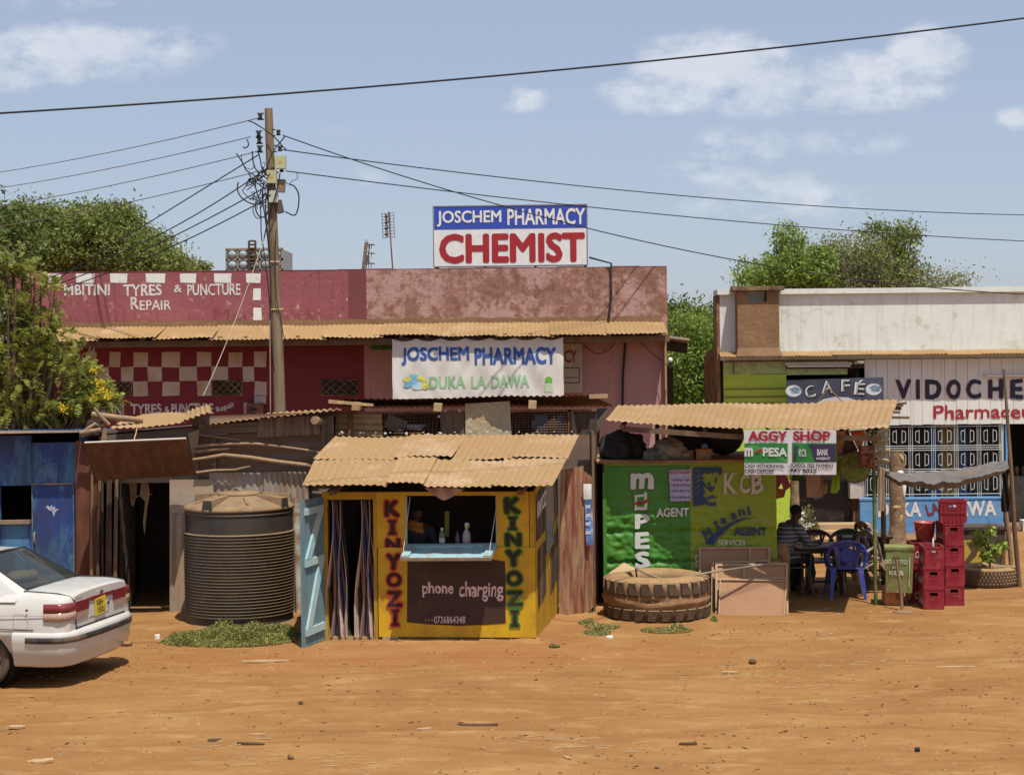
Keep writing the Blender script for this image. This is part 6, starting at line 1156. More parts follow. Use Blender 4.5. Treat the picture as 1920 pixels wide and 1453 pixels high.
def table(lab, x, Y, w, d, mt, tm):
    c = V((P(x, 1080, Y).x, Y, 0)); t = thing('cafe_table', lab, 'table', c, 'café tables')
    part('top', MB().box(c + V((0, 0, .705)), (w, d, .03)), tm, t); part('apron', MB().box(c + V((0, 0, .65)), (w - .08, d - .08, .07)), mt, t)
    for sx in (-1, 1):
        for sy in (-1, 1): part('leg', MB().box(c + V((sx * (w / 2 - .07), sy * (d / 2 - .07), .31)), (.045, .045, .62)), mt, t)
    part('stretcher', MB().box(c + V((0, -d / 2 + .07, .2)), (w - .18, .025, .03)), mt, t)
    return t
DT_ = M('dark_table_top', (.055, .05, .055), r=.35, da=.15, spec=.5); DM = M('brown_black_timber', (.045, .022, .016), da=.15)
table('dark café table in front of the seated man', 1535, 23.75, .72, .62, DM, DT_); table('dark rear café table behind the blue chair', 1618, 24.9, .8, .6, DM, DT_)
bt = P(1508, 1030, 23.55); b_ = thing('glass_bottle', 'clear glass soda bottle standing on the café table', 'bottle', (bt.x, 23.55, .722)); part('body', MB().lathe([(.001, 0), (.03, 0), (.031, .09), (.024, .12), (.03, .15), (.013, .21), (.012, .24), (.014, .25), (.001, .25)], 14, (bt.x, 23.55, .722)), glass('bottle_glass', (.25, .22, .2), .5), b_); part('cap', MB().lathe([(.014, .245), (.014, .255), (.001, .257)], 10, (bt.x, 23.55, .722)), GALV, b_)
# dark red board beside the man
solo('maroon_board', MB().wpx(flatwall(1450, 1490, 23.0), 1454, 1018, 1481, 1120, -.04, 0), M('dark_maroon_board', (.075, .018, .015), r=.6), 'dark maroon upright board between the green kiosk and the seated man', 'board')
# ---------------------------------------------------------------- people: one smooth surface grown from capsules
def body_mesh(caps, balls, vox=.014):
    bm = bmesh.new()
    def ball(c, r, rot=None):
        m = Matrix.Translation(V(c)) @ (rot.to_4x4() if rot is not None else Matrix.Identity(4)) @ Matrix.Diagonal((*r, 1)); bmesh.ops.create_icosphere(bm, subdivisions=3, radius=1, matrix=m)
    for pts, rs in caps:
        t = MB().tube(pts, rs, 12); bv = [bm.verts.new(v) for v in t.v]
        for f_ in t.f:
            try: bm.faces.new([bv[i] for i in f_])
            except ValueError: pass
        for p, r in zip(pts, rs): ball(p, (r, r, r))
    for c, r in balls: ball(c, r)
    me = bpy.data.meshes.new('b'); bm.to_mesh(me); bm.free(); ob = bpy.data.objects.new('b', me); SC.collection.objects.link(ob)
    rm = ob.modifiers.new('r', 'REMESH'); rm.mode = 'VOXEL'; rm.voxel_size = vox; sm = ob.modifiers.new('s', 'SMOOTH'); sm.factor = .6; sm.iterations = 4
    dg = bpy.context.evaluated_depsgraph_get(); ev = ob.evaluated_get(dg); m2 = ev.to_mesh(); out = MB().add([v.co.copy() for v in m2.vertices], [tuple(p.vertices) for p in m2.polygons], True)
    ev.to_mesh_clear(); bpy.data.objects.remove(ob); bpy.data.meshes.remove(me); return out
def hand(caps, w, d, side, r=.008, curl=.35):
    d = V(d).normalized(); up = V((0, 0, 1)); s = d.cross(up).normalized() * side; dn = s.cross(d) * side; w = V(w); pc = w + d * .05
    caps.append(([w, pc, w + d * .085], [.024, .034, .03]))
    for i, (o, l) in enumerate(((-.027, .066), (-.009, .076), (.009, .072), (.026, .056))):
        a = w + d * .085 + s * o; b = a + (d - up * .25) * l * .45; c = b + (d - up * (curl + .5)) * l * .35; e = c + (d * .6 - up * (curl + .7)) * l * .3; caps.append(([a, b, c, e], [r * 1.1, r, r * .95, r * .8]))
    a = w + d * .03 - s * .028; caps.append(([a, a + (d - s * .9) * .028, a + (d * 1.4 - s * .9) * .04], [r * 1.4, r * 1.15, r]))
SKIN = M('dark_skin', (.085, .042, .027), r=.55, var=.1, da=0, bump=.03, spec=.4)
def face(balls, caps, c, f):   # c head centre, f facing direction
    f = V(f).normalized(); s = V((f.y, -f.x, 0)); balls += [(c, (.078, .082, .105)), (c + f * .03 - V((0, 0, .055)), (.055, .055, .055)), (c + f * .088 - V((0, 0, .012)), (.016, .016, .022)), (c + f * .083 - V((0, 0, .048)), (.026, .022, .010))]
    for k in (-1, 1): balls += [(c + s * k * .080, (.014, .018, .03)), (c + f * .073 + s * k * .03 + V((0, 0, .012)), (.014, .012, .009))]
# seated man: local frame at the seat, leaning on the table to the right (+x)
pm_ = thing('person', 'man in a dark striped shirt sitting at the café table, seen from behind', 'person', (P(1474, 1080, 23.55).x, 23.6, 0)); O = V(pm_.location)
f_ = V((.86, .5, 0)); s_v = V((f_.y, -f_.x, 0)); B = lambda a, b, z: O + f_ * a + s_v * b + V((0, 0, z))
caps = []; balls = []; HD = B(.22, 0, 1.20) 
caps.append(([B(-.10, 0, .56), B(-.06, 0, .72), B(.06, 0, .90), B(.12, 0, .98)], [.155, .15, .165, .13])); caps.append(([B(.10, -.15, .98), B(.12, 0, 1.0), B(.10, .15, .98)], [.075, .085, .075])); caps.append(([B(.13, 0, 1.0), B(.19, 0, 1.12)], [.06, .055]))
for k in (-1, 1):
    caps.append(([B(-.08, .10 * k, .54), B(.34, .13 * k, .53), B(.38, .14 * k, .30), B(.34, .14 * k, .09)], [.10, .072, .055, .04])); caps.append(([B(.32, .14 * k, .05), B(.46, .15 * k, .04)], [.042, .035]))
    caps.append(([B(.11, .19 * k, .97), B(.24, .24 * k, .78), B(.47, .14 * k, .765)], [.058, .046, .030])); hand(caps, B(.47, .14 * k, .765), (f_ - s_v * k * .4), k)
face(balls, caps, HD, (f_ + V((0, .3, 0))))
bd = body_mesh(caps, balls); part('body', bd, SKIN, pm_)
def cloth_of(bd, test, off):   # clothing skin: the chosen part of the body pushed outwards
    me = bpy.data.meshes.new('c'); me.from_pydata(bd.v, [], bd.f); me.update(); nr = [v.normal.copy() for v in me.vertices]; keep = [test(V(v)) for v in bd.v]; out = MB()
    out.v = [tuple(V(v) + n_ * (off + .004 * noise.noise(V(v) * 18) + .006 * noise.noise(V(v) * 7))) for v, n_ in zip(bd.v, nr)]; out.f = [f_ for f_ in bd.f if all(keep[i] for i in f_)]; out.s = [True] * len(out.f); bpy.data.meshes.remove(me)
    used = sorted({i for f_ in out.f for i in f_}); mp = {o: i for i, o in enumerate(used)}; out.v = [out.v[i] for i in used]; out.f = [tuple(mp[i] for i in f_) for f_ in out.f]; return out
rel = lambda v: ((v - O).dot(f_), (v - O).dot(s_v), v.z)
def shirt_t(v):
    a, b, z = rel(v); return (.55 < z < 1.035 and a < .30 and (v - HD).length > .125) and not (a > .20 and z < .72)
SH = M('striped_grey_shirt', (.16, .16, .185), r=.9, var=.1, da=0, bump=.1)
def stripes(m):
    nt = m.node_tree; N = nt.nodes.new; L = nt.links.new; b = nt.nodes['Principled BSDF']; tc = N('ShaderNodeTexCoord'); w = N('ShaderNodeTexWave'); w.bands_direction = 'Z'; w.inputs['Scale'].default_value = 5.2; w.inputs['Distortion'].default_value = .6; L(tc.outputs['Object'], w.inputs['Vector'])
    r = N('ShaderNodeValToRGB'); r.color_ramp.elements[0].position = .80; r.color_ramp.elements[0].color = (.09, .095, .115, 1); r.color_ramp.elements[1].position = .88; r.color_ramp.elements[1].color = (.36, .35, .36, 1); L(w.outputs[0], r.inputs[0]); L(r.outputs[0], b.inputs['Base Color'])
stripes(SH); part('shirt', cloth_of(bd, shirt_t, .013), SH, pm_)
part('trousers', cloth_of(bd, lambda v: rel(v)[2] < .60 and rel(v)[2] > .1 and not (rel(v)[0] > .2 and rel(v)[2] > .66), .012), M('dark_trousers', (.03, .028, .035), da=.1), pm_)
part('cap', MB().ell(HD + V((0, 0, .035)) - f_ * .01, (.092, .094, .085), 12), M('black_knit_cap', (.018, .016, .016), r=.95, bump=.3, da=0), pm_)
# standing woman inside the kiosk
pw = thing('person', 'person with an orange collar standing inside the dark kiosk window', 'person', P(781, 1150, 20.75) * 1.0); pw.location.z = .05; WL[pw] = V(pw.location); O2 = V(pw.location)
q2 = lambda x, y, z: O2 + V((x, y, z - .05)); caps = []; balls = []; H2 = q2(.01, 0, 1.56)
caps.append(([q2(0, 0, .92), q2(0, 0, 1.1), q2(0, 0, 1.26), q2(0, 0, 1.36)], [.15, .13, .15, .10])); caps.append(([q2(-.14, 0, 1.33), q2(0, 0, 1.38), q2(.14, 0, 1.33)], [.06, .07, .06])); caps.append(([q2(0, 0, 1.38), q2(.01, 0, 1.48)], [.05, .05]))
for k in (-1, 1):
    caps.append(([q2(.09 * k, 0, .9), q2(.1 * k, .0, .5), q2(.1 * k, .02, .13)], [.095, .065, .045])); caps.append(([q2(.1 * k, .02, .1), q2(.1 * k, -.1, .09)], [.045, .035])); caps.append(([q2(.19 * k, 0, 1.32), q2(.26 * k, -.02, 1.10), q2(.24 * k, -.2, 1.02)], [.052, .042, .028])); hand(caps, q2(.24 * k, -.2, 1.02), (0, -1, -.2), k)
face(balls, caps, H2, (.8, -.5, 0)); bd2 = body_mesh(caps, balls); part('body', bd2, SKIN, pw)
part('dress', cloth_of(bd2, lambda v: .35 < v.z < 1.36 and abs(v.x - O2.x) < .26, .014), M('dark_dress', (.045, .05, .065), da=0), pw); part('collar', cloth_of(bd2, lambda v: 1.30 < v.z + (v.x - O2.x) * .3 < 1.43 and abs(v.x - O2.x) < .10 and v.y < O2.y + .05, .022), paint('orange_collar', (.52, .20, .04)), pw)
part('hair', MB().ell(H2 + V((-.01, .012, .035)), (.098, .1, .10), 12), M('black_hair', (.012, .010, .010), r=.9, bump=.8, bs=60, da=0), pw)
# bottles on the kiosk sill
zs = Zk(1025) + .002
def on_sill(x): p = WF.px(x, 1020, -.2)[0]; return WF.pt(p, zs, -.2)
c = on_sill(829); t = thing('green_bottle', 'small green and grey bottle with white cap on the kiosk counter', 'bottle', c); part('body', MB().lathe([(.001, 0), (.038, 0), (.038, .13), (.028, .16), (.014, .17), (.014, .19)], 14, c), paint('grey_green_plastic', (.16, .22, .15)), t); part('cap', MB().lathe([(.018, .185), (.018, .215), (.001, .217)], 10, c), WHITEP, t); part('label', MB().lathe([(.039, .03), (.039, .09)], 14, c), paint('label_pale', (.55, .6, .52)), t)
c = on_sill(875); t = thing('spray_bottle', 'clear spray bottle with yellow and white trigger head on the kiosk counter', 'bottle', c); part('body', MB().lathe([(.001, 0), (.05, 0), (.052, .02), (.052, .13), (.035, .17), (.016, .195), (.016, .21)], 16, c), paint('milky_plastic', (.42, .38, .40)), t); part('liquid_band', MB().lathe([(.0525, .01), (.0525, .05)], 16, c), paint('pink_liquid', (.40, .22, .20)), t)
part('spray_head', MB().tube([c + V((0, 0, .215)), c + V((-.005, 0, .25)), c + V((0, 0, .27))], [.016, .018, .022], 8).tube([c + V((-.015, 0, .268)), c + V((.035, 0, .262))], .014, 8), WHITEP, t); part('trigger', MB().tube([c + V((.02, 0, .262)), c + V((.03, 0, .24)), c + V((.028, 0, .215))], .008, 6).tube([c + V((0, 0, .205)), c + V((0, 0, .22))], .019, 8), paint('trigger_yellow', (.60, .48, .03)), t)
c = on_sill(858); t = thing('grey_bottle', 'dim grey nozzle bottle left of the spray bottle', 'bottle', c); part('body', MB().lathe([(.001, 0), (.028, 0), (.028, .10), (.012, .13)], 12, c), paint('dim_grey', (.14, .13, .17)), t); part('nozzle', MB().lathe([(.012, .12), (.005, .17), (.001, .171)], 8, c), paint('dim_grey2', (.2, .19, .22)), t)
m_ = P(838, 982, 21.2); solo('yellow_plank', MB().box(m_, (.058, .02, .33), Matrix.Rotation(.03, 3, 'Y')), paint('yellow_bright', (.62, .50, .12)), 'short pale yellow plank hanging inside the kiosk window', 'plank')
# ---------------------------------------------------------------- tree trunks by the café
BARK = M('pruned_bark', (.26, .175, .10), var=.3, sc=9, dirt=(.12, .075, .045), da=.3, ds=14, hard=.2, bump=.6, bs=22)
def trunk(lab, pts, rs, grp=None):
    t = thing('pruned_trunk', lab, 'tree trunk', pts[0]); m = MB(); n = 20; full = []
    for i in range(len(pts) - 1):
        for j in range(6): full.append((V(pts[i]).lerp(V(pts[i + 1]), j / 6), rs[i] + (rs[i + 1] - rs[i]) * j / 6))
    full.append((V(pts[-1]), rs[-1])); m.tube([p for p, r in full], [r for p, r in full], n)
    m.v = [tuple(V(v) + V((.012 * noise.noise(V(v) * 6), .012 * noise.noise(V(v) * 6 + V((5, 0, 0))), 0))) for v in m.v]; part('trunk', m, BARK, t); return t
YTk = 29.0
tk1 = trunk('thick pruned tree trunk with flat cut top between pharmacy and porch roof', [P(1680, 1040, YTk) * 1, P(1681, 1012, YTk), P(1683, 990, YTk), P(1682, 930, YTk), P(1682, 855, YTk), P(1682, 847, YTk)], [.24, .17, .145, .14, .128, .122])
m_ = MB()
for x, y, w_, h_, r_ in ((1682, 951, 8, 4, 0), (1688, 973, 4.5, 10, .4), (1691, 858, 3.5, 8, -.5)):
    for k in range(1): c = P(x, y, YTk - .132); m_.ell(c, (w_ * .0095, .016, h_ * .009), 8, Matrix.Rotation(r_, 3, 'Y'))
part('cut_scar', m_, M('bare_wood', (.46, .32, .17), da=.2, bump=.3), tk1); part('cut_top', MB().lathe([(.001, .015), (.118, .012)], 14, P(1682, 846, YTk)), MATS['bare_wood'], tk1)
part('white_blotch', MB().ell(P(1688, 888, YTk - .125), (.07, .02, .06), 8).ell(P(1695, 918, YTk - .115), (.035, .03, .15), 8), WHITEP, tk1)
YT2 = 30.0; tk2 = trunk('slimmer pruned trunk in front of the café door, left of the tan trousers', [V((P(1490, 1000, YT2).x, YT2, 0)), P(1490, 980, YT2), P(1490, 930, YT2), P(1489, 880, YT2), P(1490, 790, YT2)], [.13, .10, .085, .08, .07])
# ---------------------------------------------------------------- rubbish bin and its stake
YD = 22.4; WD2 = Wall((P(1657, HZ, YD).x, YD + .03), (P(1708, HZ, YD).x, YD - .05)); bn2 = thing('rubbish_bin', 'rusty green metal bin lettered Donated by KCB beside the red crates', 'bin', P(1682, 1140, YD)); dq = WD2.q
BG = M('rusty_green_bin', (.20, .28, .09), r=.6, var=.2, sc=5, dirt=(.20, .10, .04), da=.42, ds=3.5, hard=.25, bump=.12)
zb0, zb1 = WD2.px(1680, 1111)[1], WD2.px(1680, 1026)[1]
part('body', MB().hexa([WD2.pt(0, zb0, 0), WD2.pt(WD2.L - .03, zb0, 0), WD2.pt(WD2.L, zb1, .02), WD2.pt(0.01, zb1, .02)], [WD2.pt(0, zb0, -.3), WD2.pt(WD2.L - .03, zb0, -.3), WD2.pt(WD2.L, zb1, -.34), WD2.pt(.01, zb1, -.34)]).wbox(WD2, -.01, WD2.L + .01, zb1 - .03, zb1 + .004, -.36, .032), BG, bn2)
for s, b in (('DONATED', (1659, 1049, 1701, 1057)), ('BY', (1673, 1059, 1682, 1066)), ('KCB', (1667, 1069, 1694, 1078))): part('lettering', word(WD2, s, *b, d=.022, off=.045), paint('bin_white', (.55, .55, .42), worn=.3), bn2)
part('latch', MB().tube([dq(1676, 1036, .04), dq(1676, 1045, .06), dq(1688, 1045, .06), dq(1689, 1036, .04), dq(1676, 1036, .04)], .006, 5), RUST, bn2); part('drip', poly(WD2, [(1703, 1098), (1705, 1099), (1707, 1036), (1704.5, 1052), (1705, 1075)], .024), MATS['bin_white'], bn2)
part('stand_post', MB().tube([WD2.pt(.06, zb0 + .02, -.15), WD2.pt(.06, -.05, -.15)], .02, 6).tube([WD2.pt(WD2.L - .1, zb0 + .02, -.15), WD2.pt(WD2.L - .1, -.05, -.15)], .02, 6), RUST, bn2)
solo('stake', MB().tube([P(1692, 1147, 22.0), P(1688, 1100, 22.1), P(1680, 1048, 22.15)], [.022, .024, .02], 7), WOOD, 'dark wooden stake leaning on the front of the green bin', 'stake'); solo('earth_clod', MB().ell(G(1693, 1147) + V((0, 0, .0)), (.14, .12, .025), 8), MUD, 'flat clod of earth at the foot of the leaning stake', 'stone')
jc = P(1674, 1125, 22.65); oj = thing('orange_container', 'cut open orange plastic container standing below the green bin', 'container', (jc.x, 22.7, 0)); part('body', MB().prism([(jc.x - .135, 22.55, 0.0), (jc.x + .10, 22.52, -.0), (jc.x + .145, 22.52, .24), (jc.x - .12, 22.56, .23)], (0, .22, 0)), plastic('orange_plastic', (.48, .17, .035)), oj); part('inner_wall', MB().prism([(jc.x + .02, 22.515, .08), (jc.x + .09, 22.515, .08), (jc.x + .12, 22.515, .22), (jc.x + .02, 22.515, .22)], (0, -.006, 0)), paint('dull_orange', (.25, .10, .03)), oj)
# ---------------------------------------------------------------- crates and bucket
CR = M('crate_red', (.25, .014, .028), r=.42, var=.12, sc=3, da=.16, dirt=(.30, .12, .09), ds=6, bump=.03, top=.35, spec=.4); CRI = paint('crate_emboss', (.22, .012, .022)); CRW = paint('crate_script', (.6, .5, .48))
CWx, CDy, CHz = .275, .40, .285
def crate(lab, long_front=False, open_ribs=False):
    t = thing('bottle_crate', lab, 'crate', (0, 0, 0), 'red soda crates'); w, d, h = (CWx, CDy, CHz); m = MB(); T = .012
    if open_ribs: w, d, h = .36, .30, .31
    def side(p0, p1, nrm, hw):      # a side wall with a hand hole, p0-p1 along the base
        p0, p1, nrm = V(p0), V(p1), V(nrm); L_ = (p1 - p0).length; u_ = (p1 - p0).normalized()
        def bx(a, b, z0, z1, t0=0, t1=T): m.hexa([p0 + u_ * a + nrm * t1 + V((0, 0, z0)), p0 + u_ * b + nrm * t1 + V((0, 0, z0)), p0 + u_ * b + nrm * t1 + V((0, 0, z1)), p0 + u_ * a + nrm * t1 + V((0, 0, z1))], [p0 + u_ * a + nrm * t0 + V((0, 0, z0)), p0 + u_ * b + nrm * t0 + V((0, 0, z0)), p0 + u_ * b + nrm * t0 + V((0, 0, z1)), p0 + u_ * a + nrm * t0 + V((0, 0, z1))])
        c = L_ / 2; za, zb_ = h * .62, h * .80
        if hw: bx(0, c - hw, za, zb_); bx(c + hw, L_, za, zb_); bx(0, L_, .006, za); bx(0, L_, zb_, h)
        else: bx(0, L_, .006, h)
        bx(-.006, L_ + .006, h - .022, h + .004, T, T + .008); bx(-.004, L_ + .004, 0, .018, T, T + .006); bx(0, .014, .018, h - .022, T, T + .005); bx(L_ - .014, L_, .018, h - .022, T, T + .005)
        if open_ribs:
            for k in range(1, 6): bx(L_ * k / 6 - .004, L_ * k / 6 + .004, .018, h - .022, T, T + .012)
            bx(0, L_, h * .42, h * .46, T, T + .012)
        if hw: bx(c - hw - .008, c + hw + .008, zb_, zb_ + .007, T, T + .006); bx(c - hw - .008, c + hw + .008, za - .007, za, T, T + .006); bx(c - hw - .008, c - hw, za, zb_, T, T + .006); bx(c + hw, c + hw + .008, za, zb_, T, T + .006)
    x, y = w / 2 - T, d / 2 - T
    side((-x, -y, 0), (x, -y, 0), (0, -1, 0), .052); side((x, y, 0), (-x, y, 0), (0, 1, 0), .052); side((x, -y, 0), (x, y, 0), (1, 0, 0), .05 if open_ribs else 0); side((-x, y, 0), (-x, -y, 0), (-1, 0, 0), .05 if open_ribs else 0)
    part('shell', m, CR, t); part('divider', MB().box((0, 0, .02), (w - .03, d - .03, .012)).box((0, 0, .10), (.006, d - .03, .18)).box((0, .07, .10), (w - .03, .006, .18)).box((0, -.07, .10), (w - .03, .006, .18)), CRI, t)
    if not open_ribs:
        e = y + T + .0065
        part('embossed_lettering', text_to('Coca-Cola', lambda a, b: V((-.06 + .12 * a, -e, .10 + .035 * b)), .02, .35), CRI, t); part('embossed_lettering', text_to('ENJOY', lambda a, b: V((-.035 + .07 * a, -e, .055 + .018 * b)), .01), CRI, t)
        e = x + T + .0065
        part('lettering', text_to('Coca-Cola', lambda a, b: V((-e, .15 - .30 * a, .06 + .10 * b)), .02, .35), CRW, t); part('lettering', text_to('Coca-Cola', lambda a, b: V((e, -.15 + .30 * a, .06 + .10 * b)), .02, .35), CRW, t)
    return t
pr = crate('bottom red crate of the front middle stack'); mx, my = P(1754, 1148, 22.1).x, 22.12 + CDy / 2
place(pr, (mx, my, 0), R(-4)); dup(pr, (mx - .005, my, CHz + .003), R(-3), 'middle red crate of the front middle stack'); dup(pr, (mx + .012, my - .0, 2 * CHz + .006), R(-5), 'top red crate of the front middle stack, with a bottle sticking out')
rx, ry = P(1788, 1143, 22.5).x, 22.42 + CDy / 2
for i, l in enumerate(('bottom red crate of the tall right stack', 'second red crate up in the tall right stack', 'third red crate up in the tall right stack', 'fourth red crate of the tall right stack, under the ribbed crate')): dup(pr, (rx + (.0, .006, .004, -.012)[i], ry, i * (CHz + .003)), R((-3, -1, -2, 1)[i]), l)
lx, ly = P(1730, 1138, 22.7).x, 22.62 + CWx / 2
for i, l in enumerate(('bottom crate of the left rear stack, half hidden, with white script', 'middle crate of the left rear stack, half hidden, with white script', 'top crate of the left rear stack, under the bucket')): dup(pr, (lx + .04 + (.0, .01, .004)[i], ly + .05, i * (CHz + .003)), R(87 + i), l)
tc_ = crate('ribbed open red crate crowning the tall right stack', open_ribs=True); place(tc_, (P(1787, 998, 22.6).x, ry, 4 * (CHz + .003) + .002), R(-14))
zz = 3 * (CHz + .003) + .004; bc = V((P(1736, 1028, 22.75).x, 22.8, zz)); bk2 = thing('bucket', 'faded red plastic bucket standing on the left rear crate stack', 'bucket', bc); RB = plastic('faded_red_plastic', (.36, .045, .05))
part('body', MB().lathe([(.001, .004), (.115, .0), (.148, .25), (.155, .255), (.155, .27), (.142, .268), (.112, .01)], 28, bc), RB, bk2); part('handle', MB().tube([bc + V((-.15, -.02, .25)), bc + V((-.175, -.06, .17)), bc + V((-.15, -.10, .12)), bc + V((-.09, -.135, .19)), bc + V((-.03, -.15, .25))], .007, 6), RB, bk2)
bp_ = V((mx + .03, my - .02, 2 * CHz + .03)); sb = thing('glass_bottle', 'pale glass bottle sticking up from the front crate stack', 'bottle', bp_); part('body', MB().lathe([(.001, 0), (.032, 0), (.032, .17), (.013, .26), (.012, .36), (.001, .36)], 14, bp_), paint('pale_glass', (.45, .48, .52)), sb); part('cap', MB().lathe([(.014, .355), (.014, .366), (.001, .368)], 10, bp_), GALV, sb)
pb_ = MB().box(P(1763, 1015, 22.9), (.10, .03, .45), Matrix.Rotation(.08, 3, 'Y')); solo('plank', pb_, WOOD, 'weathered plank end standing behind the crates, right of the bucket', 'plank')
# ---------------------------------------------------------------- tyre planter, patterned crate, tarpaulin
TC2 = V((P(1850, 1100, 24.45).x, 24.45, 0)); t2 = thing('tyre_planter', 'dusty truck tyre lying flat as a planter behind the red crates', 'tyre', TC2); r2 = .48
part('carcass', MB().lathe([(.27, .03), (.25, .14), (.27, .25), (.36, .285), (.44, .27), (.465, .24), (.47, .14), (.465, .04), (.44, .0), (.36, -.01)], 56, TC2, close=True), M('tyre_rubber_tan', (.10, .066, .042), r=.85, var=.2, sc=6, da=.45, dirt=(.22, .135, .075), bump=.1, top=.7), t2)
lg = MB(); n = 54
for i in range(n):
    for k in range(5):
        an = 2 * math.pi * (i + .5 * (k % 2)) / n; z = .035 + k * .047; w0 = .042
        c3 = lambda r_, a_, z_: TC2 + V((r_ * math.cos(a_), r_ * math.sin(a_), z_)); lg.hexa([c3(.455, an - w0, z), c3(.455, an + w0, z + .012), c3(.455, an + w0, z + .047), c3(.455, an - w0, z + .035)], [c3(r2 + .002, an - w0 + .008, z + .004), c3(r2 + .002, an + w0 - .008, z + .016), c3(r2 + .002, an + w0 - .008, z + .043), c3(r2 + .002, an - w0 + .008, z + .031)])
part('tread', lg, MATS['tyre_rubber_tan'], t2); part('soil', MB().lathe([(.001, .2), (.26, .17)], 20, TC2), MUD, t2)
WX = flatwall(1796, 1890, 25.3); bx_ = thing('wooden_box', 'dark upright wooden box with a yellow patterned panel behind the tyre planter', 'box', WX.pt(WX.L / 2, 0, -.2))
part('boards', MB().wpx(WX, 1798, 991, 1885, 1095, -.45, 0).wpx(WX, 1796, 988, 1888, 993, -.5, .03), DARKW, bx_); part('boards', MB().hexa([WX.q(1873, 1088, .03), WX.q(1880, 1088, .03), WX.q(1889, 1000, .03), WX.q(1884, 1000, .03)], [WX.q(1873, 1088, .0), WX.q(1880, 1088, .0), WX.q(1889, 1000, .0), WX.q(1884, 1000, .0)]), WOOD, bx_)
part('patterned_panel', MB().wpx(WX, 1806, 1013, 1852, 1070, .0, .02), paint('mustard_print', (.45, .33, .05)), bx_); pt_ = MB()
for k in range(4): o = k * 6; pt_.join(poly(WX, [(1807, 1066 - o * .2 - 0), (1807, 1058 - o * .2), (1825 + o * .3, 1040 - o), (1811 + o, 1016), (1816 + o, 1016), (1832 + o * .3, 1040 - o)], .022 + k * .001))
pt_.join(poly(WX, [(1826, 1068), (1838, 1052), (1850, 1068)], .024)); part('printed_pattern', pt_, paint('brown_print', (.12, .06, .03)), bx_)
def plant_stem(lab): pass
YA = 23.9
tp = thing('tarpaulin', 'sagging grey plastic tarpaulin awning tied to crooked poles at the right', 'awning', P(1775, 905, YA)); 
def tarp(a, b):
    x = 1652 + (1893 - 1652) * a; yf = 889 + 26 * math.sin(a * math.pi) ** .9 * (1 - .3 * a) - 12 * a; yb = 887 - 26 * a ** 1.4 + 5 * math.sin(a * 3.14); y = yf + (yb - yf) * b; Y = 23.4 + .5 * b * 2 - .1
    p = P(x - 6 * b * (a > .9) * 10 * (a - .9), y, Y); return p + V((0, 0, .05 * noise.noise(V((a * 11 - b * 5, b * 3, 0))) + .02 * noise.noise(V((a * 30 - b * 9, b * 6, 0))) + .02 * math.sin(a * 30 + b * 7) * .5 * (1 - abs(2 * a - 1))))
part('sheet', MB().grid(tarp, 70, 14).grid(lambda a, b: tarp(a, 1 - b) - V((0, 0, .004)), 70, 14), M('grey_plastic_sheet', (.105, .10, .09), r=.35, var=.35, sc=4, da=.35, dirt=(.21, .15, .10), ds=3, hard=.5, bump=.5, bs=7, spec=.5), tp)
part('hem', MB().grid(lambda a, b: tarp(a, 0) - V((0, 0, (.07 * math.sin(a * 3.14) ** .6 + .02) * b)) + V((0, .05 * b, 0)), 60, 3), MATS['grey_plastic_sheet'], tp)
for lab, pts, rs in (('tall crooked pole holding the tarpaulin, the taller of the two', [(1912, 1114), (1908, 1060), (1902, 990), (1897, 900), (1890, 800), (1882, 692)], [.04, .038, .036, .034, .028, .018]), ('shorter crooked pole holding the tarpaulin corner', [(1898, 1090), (1894, 1030), (1886, 960), (1888, 920), (1893, 870)], [.038, .036, .034, .03, .028])):
    Y = 24.05 if 'tall ' in lab else 24.4; ps = [P(x, y, Y + .1) for x, y in pts]; ps[0].z = -.03; solo('crooked_pole', MB().tube(ps, rs, 8), POLEW if 'short' in lab else WOOD, lab, 'pole', 'poles holding the tarpaulin')
solo('black_rag', MB().grid(lambda a, b: P(1878 + 14 * a + 5 * b * 0, 960 - 80 * b, 24.2) + V((0, .04 * math.sin(a * 9 + b * 7), 0)), 10, 12), DARK, 'black plastic rag wound round the tarpaulin corner poles', 'rag')
rk = []
for i, (x, y, a, b, h) in enumerate(((1715, 1010, .5, .25, .10), (1760, 1012, .35, .2, .07), (1640, 1012, .3, .2, .08), (1700, 1022, .25, .15, .05))):
    g = G(x, y, .02); m = MB().ell(g, (a, b, h), 10); m.v = [tuple(V(v) + V((0, 0, .03 * noise.noise(V(v) * 7)))) for v in m.v]; solo('rubble', m, MUD, ('long low rubble mound', 'rounded rubble heap', 'small rubble heap', 'flat rubble patch')[i] + ' ' + ('right of the thick trunk below the blue wall', 'behind the crates below the blue wall', 'left of the thick trunk at the blue wall', 'just in front of the thick trunk')[i], 'rubble', 'rubble at the foot of the blue wall')
